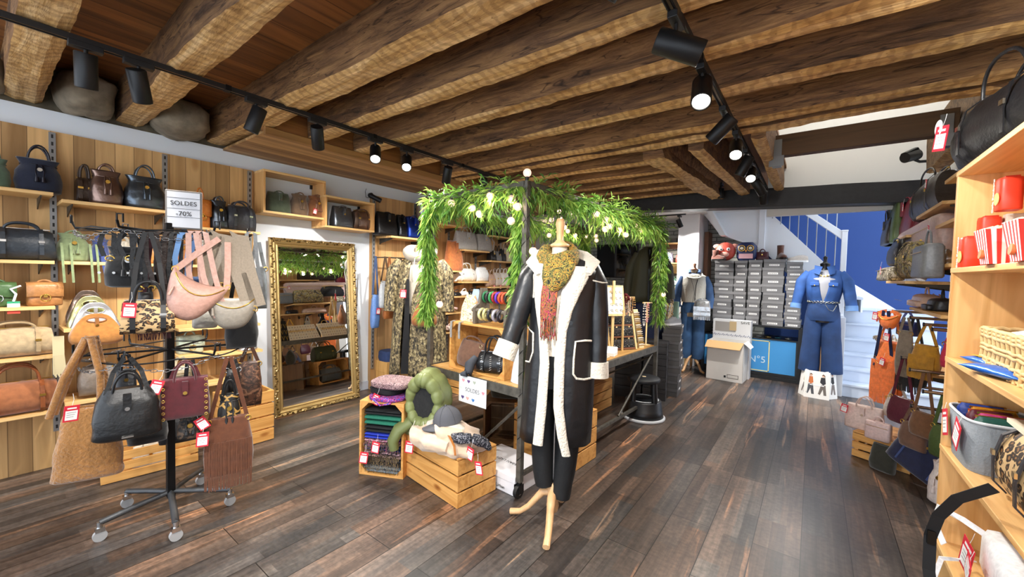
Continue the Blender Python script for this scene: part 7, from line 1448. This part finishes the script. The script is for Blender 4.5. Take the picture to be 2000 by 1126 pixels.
# crate of bags on the floor at right
RC=crate((.56,4.42,0),-26,.36,.44,.2,'slatted pine crate of handbags on the floor by the right wall','down',3)
bag('tote',(.38,4.42,.2),R(-22),.25,.2,.12,leather('d4bcb4'),'pale pink handbag with arched handles on the floor crate at right',hh=.09,tg=(-.44,.95,.15),metal=plain('e0c8b0',.3,.8))
bag('camera',(.45,4.24,.19),R(-26),.16,.14,.07,leather('d8bcb8'),'small blush bag with charm on the corner of the right floor crate',hh=.04)
bag('fold',(.72,4.5,.2),R(-40),.24,.13,.16,leather('a8707c'),'dusty rose half moon bag on the right floor crate',hh=.02)
o=bag('tote',(.62,3.97,.02),R(-40),.36,.34,.13,suede('1a2040'),'large midnight blue tote leaning against the right floor crate',hh=.02); o.rotation_euler=(R(-8),R(22),R(-40)); o.location.z=.09
for sx in (-.1,.1): MB().box(sx-.006,sx+.006,-.069,-.064,.03,.29).build('glitter_stripe',plain('5a70b0',.3,.7),o)
bag('fold',(.47,4.1,.0),R(-35),.16,.2,.1,suede('2c2c24'),'black suede bag squeezed between the crate and the midnight blue tote',hh=.02)
o=bag('fold',(.74,3.88,.3),R(-50),.18,.18,.1,suede('4c3c2c'),'dark brown suede bag above the midnight blue tote',hh=.1)
o=bag('bucket',(.72,3.68,.02),R(-50),.17,.26,.12,leather('e8dcd8'),'cream white bag with gold charm low beside the tall shelf unit',hh=.05)
# ================================================================ tall shelf unit in the right foreground
XF=.5; XB=.84; Y0=.9; Y1=2.69
us=empty('shelf_unit',(XF,Y1,0),'tall pine shelf unit in the right foreground with gifts and bags','shelf unit'); HP=wood('c8904c','ecbc7c','z',.8,.42); HPY=wood('c8904c','ecbc7c','y',.8,.42)
MB().box(0,XB-XF,-.025,0,0,1.93).build('end_panel',HP,us,.002); MB().box(0,XB-XF,Y0-Y1,Y0-Y1+.025,0,1.93).build('end_panel',HP,us,.002)
MB().box(XB-XF-.012,XB-XF,Y0-Y1,0,0,1.93).build('back_panel',wood('b47c3c','d8a460','z',.6,.5,True,.19,'y'),us)
for nm,z in (('top_board',1.93),('shelf_board',1.495),('shelf_board',1.09),('shelf_board',.68),('shelf_board',.24)): MB().box(-.002,XB-XF,Y0-Y1,0,z-.022,z).build(nm,HPY,us,.002)
# contents, top to bottom
o=bag('duffel',(.6,2.42,1.931),R(-80),.56,.27,.2,leather('141417'),'large black leather satchel on top of the tall shelf unit',hh=.14,hm=leather('141417'),metal=plain('c8c0b0',.25,1)); price_tag(o,-.22,-.13,.2,.2,.2,1.6); 
MB().poly([(-.25+.035*math.cos(a),-.135,.2+.035*math.sin(a)) for a in [2*pi*k/18 for k in range(18)]],(0,.002,0)).build('round_white_tag',PAPER,o)
CR_=plain('dc3c22',.45)
def cola(x,y,z,h,lab,rz=-90,w=.1):
    t=empty('sweets_tin',(x,y,z),lab,'tin',R(rz)); q=MB(); sack(q,w,h,.07,[(0,.95,.95),(.04,1,1),(.94,1,1),(1,.93,.93)],e=3.4,wr=0); q.build('tin_body',CR_,t); MB().box(-w*.42,w*.42,-.02,.02,h,h+.006).build('lid',plain('c8341c',.4),t)
    textobj('Cola Bonbons',h*.19,PAPER,t,(-w*.3,-.0362,h*.5),(R(90),R(-90),0),ext=.0003,bold=.001); q=MB(); q.tube([(w*.14,-.034,h*.36),(w*.14,-.0365,h*.36)],.026,18); q.build('round_emblem',plain('e8c87c',.5),t); return t
yv=lambda px,v: onX(px,450,v).y
cola(.54,yv(1899,.54),1.496,.13,'red cola sweets tin, lowest at the left of the top shelf',w=.07); cola(.6,yv(1930,.6),1.496,.22,'red cola sweets tin in the middle of the top shelf',w=.09)
o=empty('gift_box',(.68,yv(1968,.68)-.05,1.496),'cream cardboard gift box behind the popcorn tub','box',R(-90)); MB().box(-.09,.09,-.04,.04,0,.23).build('box_body',plain('cfc8ba',.6),o,.002)
cola(.62,yv(1962,.62)-.02,1.728,.13,'red cola sweets tin standing highest on the cream gift box',w=.085)
def popcorn(y,lab,x=.53):
    t=empty('popcorn_tub',(x,y,1.496),lab,'popcorn tub',R(-90),'striped popcorn tubs on the top shelf'); n=4; q=MB(); b0,b1,h=.047,.064,.12; S=10
    for side in range(4):
        a=side*pi/2; c,s=math.cos(a),math.sin(a)
        for k in range(S):
            u0=-1+2*k/S;u1=-1+2*(k+1)/S; pts=[(u0*b0,-b0,0),(u1*b0,-b0,0),(u1*b1,-b1,h+.003*(k%2)),(u0*b1,-b1,h+.003*(k%2))]; q.add([(x_*c-y_*s,x_*s+y_*c,z_) for x_,y_,z_ in pts],[(0,1,2,3)],k%2)
    q.add([(-b0,-b0,0),(b0,-b0,0),(b0,b0,0),(-b0,b0,0)],[(0,3,2,1)]); q.build('striped_tub',[plain('d8342c',.5),PAPER],t)
    q=MB(); rr_=random.Random(int(y*100))
    for i in range(50): a=rr_.random()*6.28; r=.056*math.sqrt(rr_.random()); q.sph((r*math.cos(a),r*math.sin(a),h-.005+.02*(1-r/.06)),.011,6,4)
    q.build('popcorn',plain('f0e4b8',.8),t); q=MB(); q.tube([(0,-.05,.035),(0,-.06,.036)],.017,14); q.build('round_sticker',plain('d8703c',.5),t)
popcorn(yv(1966,.53),'red and white striped popcorn tub in front of the cream gift box'); popcorn(yv(2036,.53),'red and white striped popcorn tub cut by the right picture edge'); 
# wicker basket
t=empty('wicker_basket',(.655,2.2,1.091),'open weave wicker basket with cloth on the second shelf of the unit','basket',R(-90)); WK=wood('b89058','dcbc84','x',2,.7,False); q=MB(); bw,bd,bh=.25,.1,.15
def rect(z,e=0): return [(-bw-e,-bd-e,z),(0,-bd-e,z),(bw+e,-bd-e,z),(bw+e,0,z),(bw+e,bd+e,z),(0,bd+e,z),(-bw-e,bd+e,z),(-bw-e,0,z)]
for z in (.008,.03,.045,.08,.095,.13,.145,.158):
    P=rect(z); Q=[]
    for a,b_ in zip(P,P[1:]+P[:1]): 
        for j in range(6): f=j/6; Q.append(Vector(a).lerp(Vector(b_),f)+Vector((0,0,.003*math.sin(j*2.5))))
    q.tube(Q,.0085 if z>.12 or z<.01 else .007,6,loop=True)
q.build('woven_rounds',WK,t); q=MB()
for k in range(12): x=-bw+2*bw*k/11; q.tube([(x,-bd-.005,0),(x,-bd+.004,.08),(x,-bd-.004,.158)],.007,6); q.tube([(x,bd,0),(x,bd,.158)],.007,6)
for k in range(1,5): y=-bd+2*bd*k/5; q.tube([(-bw,y,0),(-bw,y,.158)],.007,6); q.tube([(bw,y,0),(bw,y,.158)],.007,6)
q.box(-bw,bw,-bd,bd,0,.008); q.build('stakes',WK,t)
o=empty('crumpled_cloth',(.655,2.15,1.105),'white crumpled cloths inside the wicker basket','cloth',R(-90)); q=MB(); sack(q,.4,.17,.16,[(0,1,1),(.5,1,1),(.8,.9,.9),(1,.5,.4)],n=40,e=2.5,wr=.25,seed=3); q.build('cloth_heap',plain('d8d4cc',.85,0,14,1),o)
# blue foil packets
o=empty('foil_packet',(.58,2.42,1.093),'bright blue foil sweet packet lying before the wicker basket','packet',R(-80)); q=MB(); rings=[]
for k in range(13):
    u=-1+2*k/12; hz=.017*(1-abs(u)**4)+.001; wy=.045*(1 if abs(u)<.9 else 1.0); rings.append([(u*.13,math.cos(a)*wy,.02+math.sin(a)*hz*(1+.3*fbm(u*6,a,1))) for a in [2*pi*j/16 for j in range(16)]])
q.loft(rings); q.build('foil',plain('2468c8',.3,.35,30,.4),o); MB().poly([(-.08,-.03,.038),(.0,-.03,.039),(.03,.02,.039),(-.05,.025,.038)],(0,0,.001)).build('yellow_print',plain('e8b83c',.4),o)
o=empty('foil_packet',(.545,2.19,1.093),'blue foil packet farther right, its end hanging over the shelf edge','packet',R(-70)); q=MB(); q.loft([[ (x,y*s_,z*s_+.02) for x,y,z in r] for r,s_ in ((rr2,1) for rr2 in [[(p[0],p[1],p[2]-.02) for p in r] for r in rings])]); q.build('foil',plain('2468c8',.3,.35,30,.4),o)
# grey felt organiser with purses
t=empty('felt_organiser',(.62,2.5,.681),'grey felt organiser basket holding small purses on the third shelf','basket',R(-90)); FG=plain('80868c',.9,0,120,.5); q=MB(); n=40; W2,D2,H2=.17,.115,.2
outer=[se(2*pi*i/n,2*W2,2*D2,5) for i in range(n)]; 
q.loft([[(x*.9,y*.9,0) for x,y in outer],[(x,y,H2) for x,y in outer],[(x*.97,y*.96,H2) for x,y in outer],[(x*.87,y*.86,.008) for x,y in outer]],cap=True); q.build('felt_body',FG,t); q=MB(); q.tube([(x*.985,y*.98,H2+.002) for x,y in outer],.006,6,loop=True); q.build('rim_binding',plain('c8ccd0',.7),t)
t2_=[('1f3a8c','blue'),('c8861c','mustard yellow'),('5a2430','dark red'),('c83c7c','pink'),('2c5c50','dark green')]
for i,(c,nm) in enumerate(t2_):
    o=empty('purse',(.6+.02*(i%2),2.6-.055*i,.69),nm+' slim purse standing in the grey felt organiser','purse',R(-90+8*(i%3)),'purses in the grey felt organiser'); q=MB(); sack(q,.035,.215,.15,[(0,.9,.9),(.1,1,1),(.9,1,.95),(1,.6,.8)],wr=.05); q.build('leather_body',leather(c),o); MB().box(-.002,.002,-.07,.07,.21,.218).build('zipper',GOLD,o)
for i,(y,l) in enumerate(((2.62,'red ticket hanging inside the felt organiser at its left'),(2.4,'large red edged ticket hanging over the front of the felt organiser'))): e=empty('price_ticket',(.495,y,.86),l,'price tag'); price_tag(e,0,0,0,R(-90),.4 if i else -.3,1.7,.03)
LEO=leopard(scale=30); o=bag('duffel',(.64,2.06,.681),R(-92),.42,.25,.2,LEO,'leopard print handbag with black strap on the third shelf of the unit',hh=.01,hm=leather('2c2c30'),metal=plain('d8c8a0',.3,1))
MB().box(-.2,.2,-.062,.062,.243,.258).build('white_zip_band',plain('e8dcc4',.6),o)
o=empty('teal_scarf',(.74,2.2,.681),'dark teal fabric folded behind the leopard handbag','scarf',R(-90)); q=MB(); sack(q,.5,.3,.08,[(0,1,1),(.6,.8,1),(1,.4,.6)],wr=.1); q.build('folded_cloth',cloth('2c6464'),o)
o=bag('satchel',(.64,2.1,.241),R(-95),.46,.24,.18,leather('eef0f2'),'white leather handbag with loose straps on the lowest shelf of the unit',hh=.05,metal=plain('c8c0a8',.3,1)); price_tag(o,-.14,-.14,.2,.2,.3,1.9); price_tag(o,-.05,-.15,.18,.0,.5,1.7)
MB().ribbon([(-.2,-.05,.2),(-.3,-.14,.22),(-.42,-.2,.2),(-.34,-.22,.17),(-.2,-.2,.14)],.022,.003,side=(.2,.6,.7)).ribbon([(-.18,-.12,.12),(-.24,-.2,.06),(-.22,-.22,-.03),(-.12,-.18,.0)],.018,.003,side=(.2,.9,.3)).build('white_strap',leather('f0f0f0'),o)
o=empty('black_strap',(.47,2.06,.69),'black webbing strap hanging from the leopard handbag over the lower shelf','strap',R(-90)); MB().ribbon([(.1,.02,.08),(.06,-.05,.0),(.0,-.08,-.1),(-.04,-.09,-.2),(-.03,-.09,-.32),(.0,-.08,-.42)],.034,.003,side=(.22,.97,0)).build('webbing',plain('141416',.8),o); MB().box(-.06,-.02,-.1,-.08,-.22,-.17).build('slide_buckle',plain('1c1c1c',.3,.6),o)
# dome camera by the stair opening
t=empty('security_camera',(.86,5.6,2.62),'black bullet security camera on an arm beside the stair opening','security camera'); MB().tube([(0,0,0),(-.08,-.02,.0),(-.12,-.04,.02)],.014,8).build('arm',BLK,t); MB().cyl((.0,0,-.03),(.0,0,.03),.03,12).build('mount_plate',BLK,t); q=MB(); q.tube([(-.1,-.03,.07),(-.2,-.12,.03)],.05,16); q.build('camera_body',BLK,t); q=MB(); q.tube([(-.08,-.0,.07),(-.12,-.04,.13),(-.21,-.13,.07)],.03,8,flat=.3); q.build('sun_shield',BLK,t)
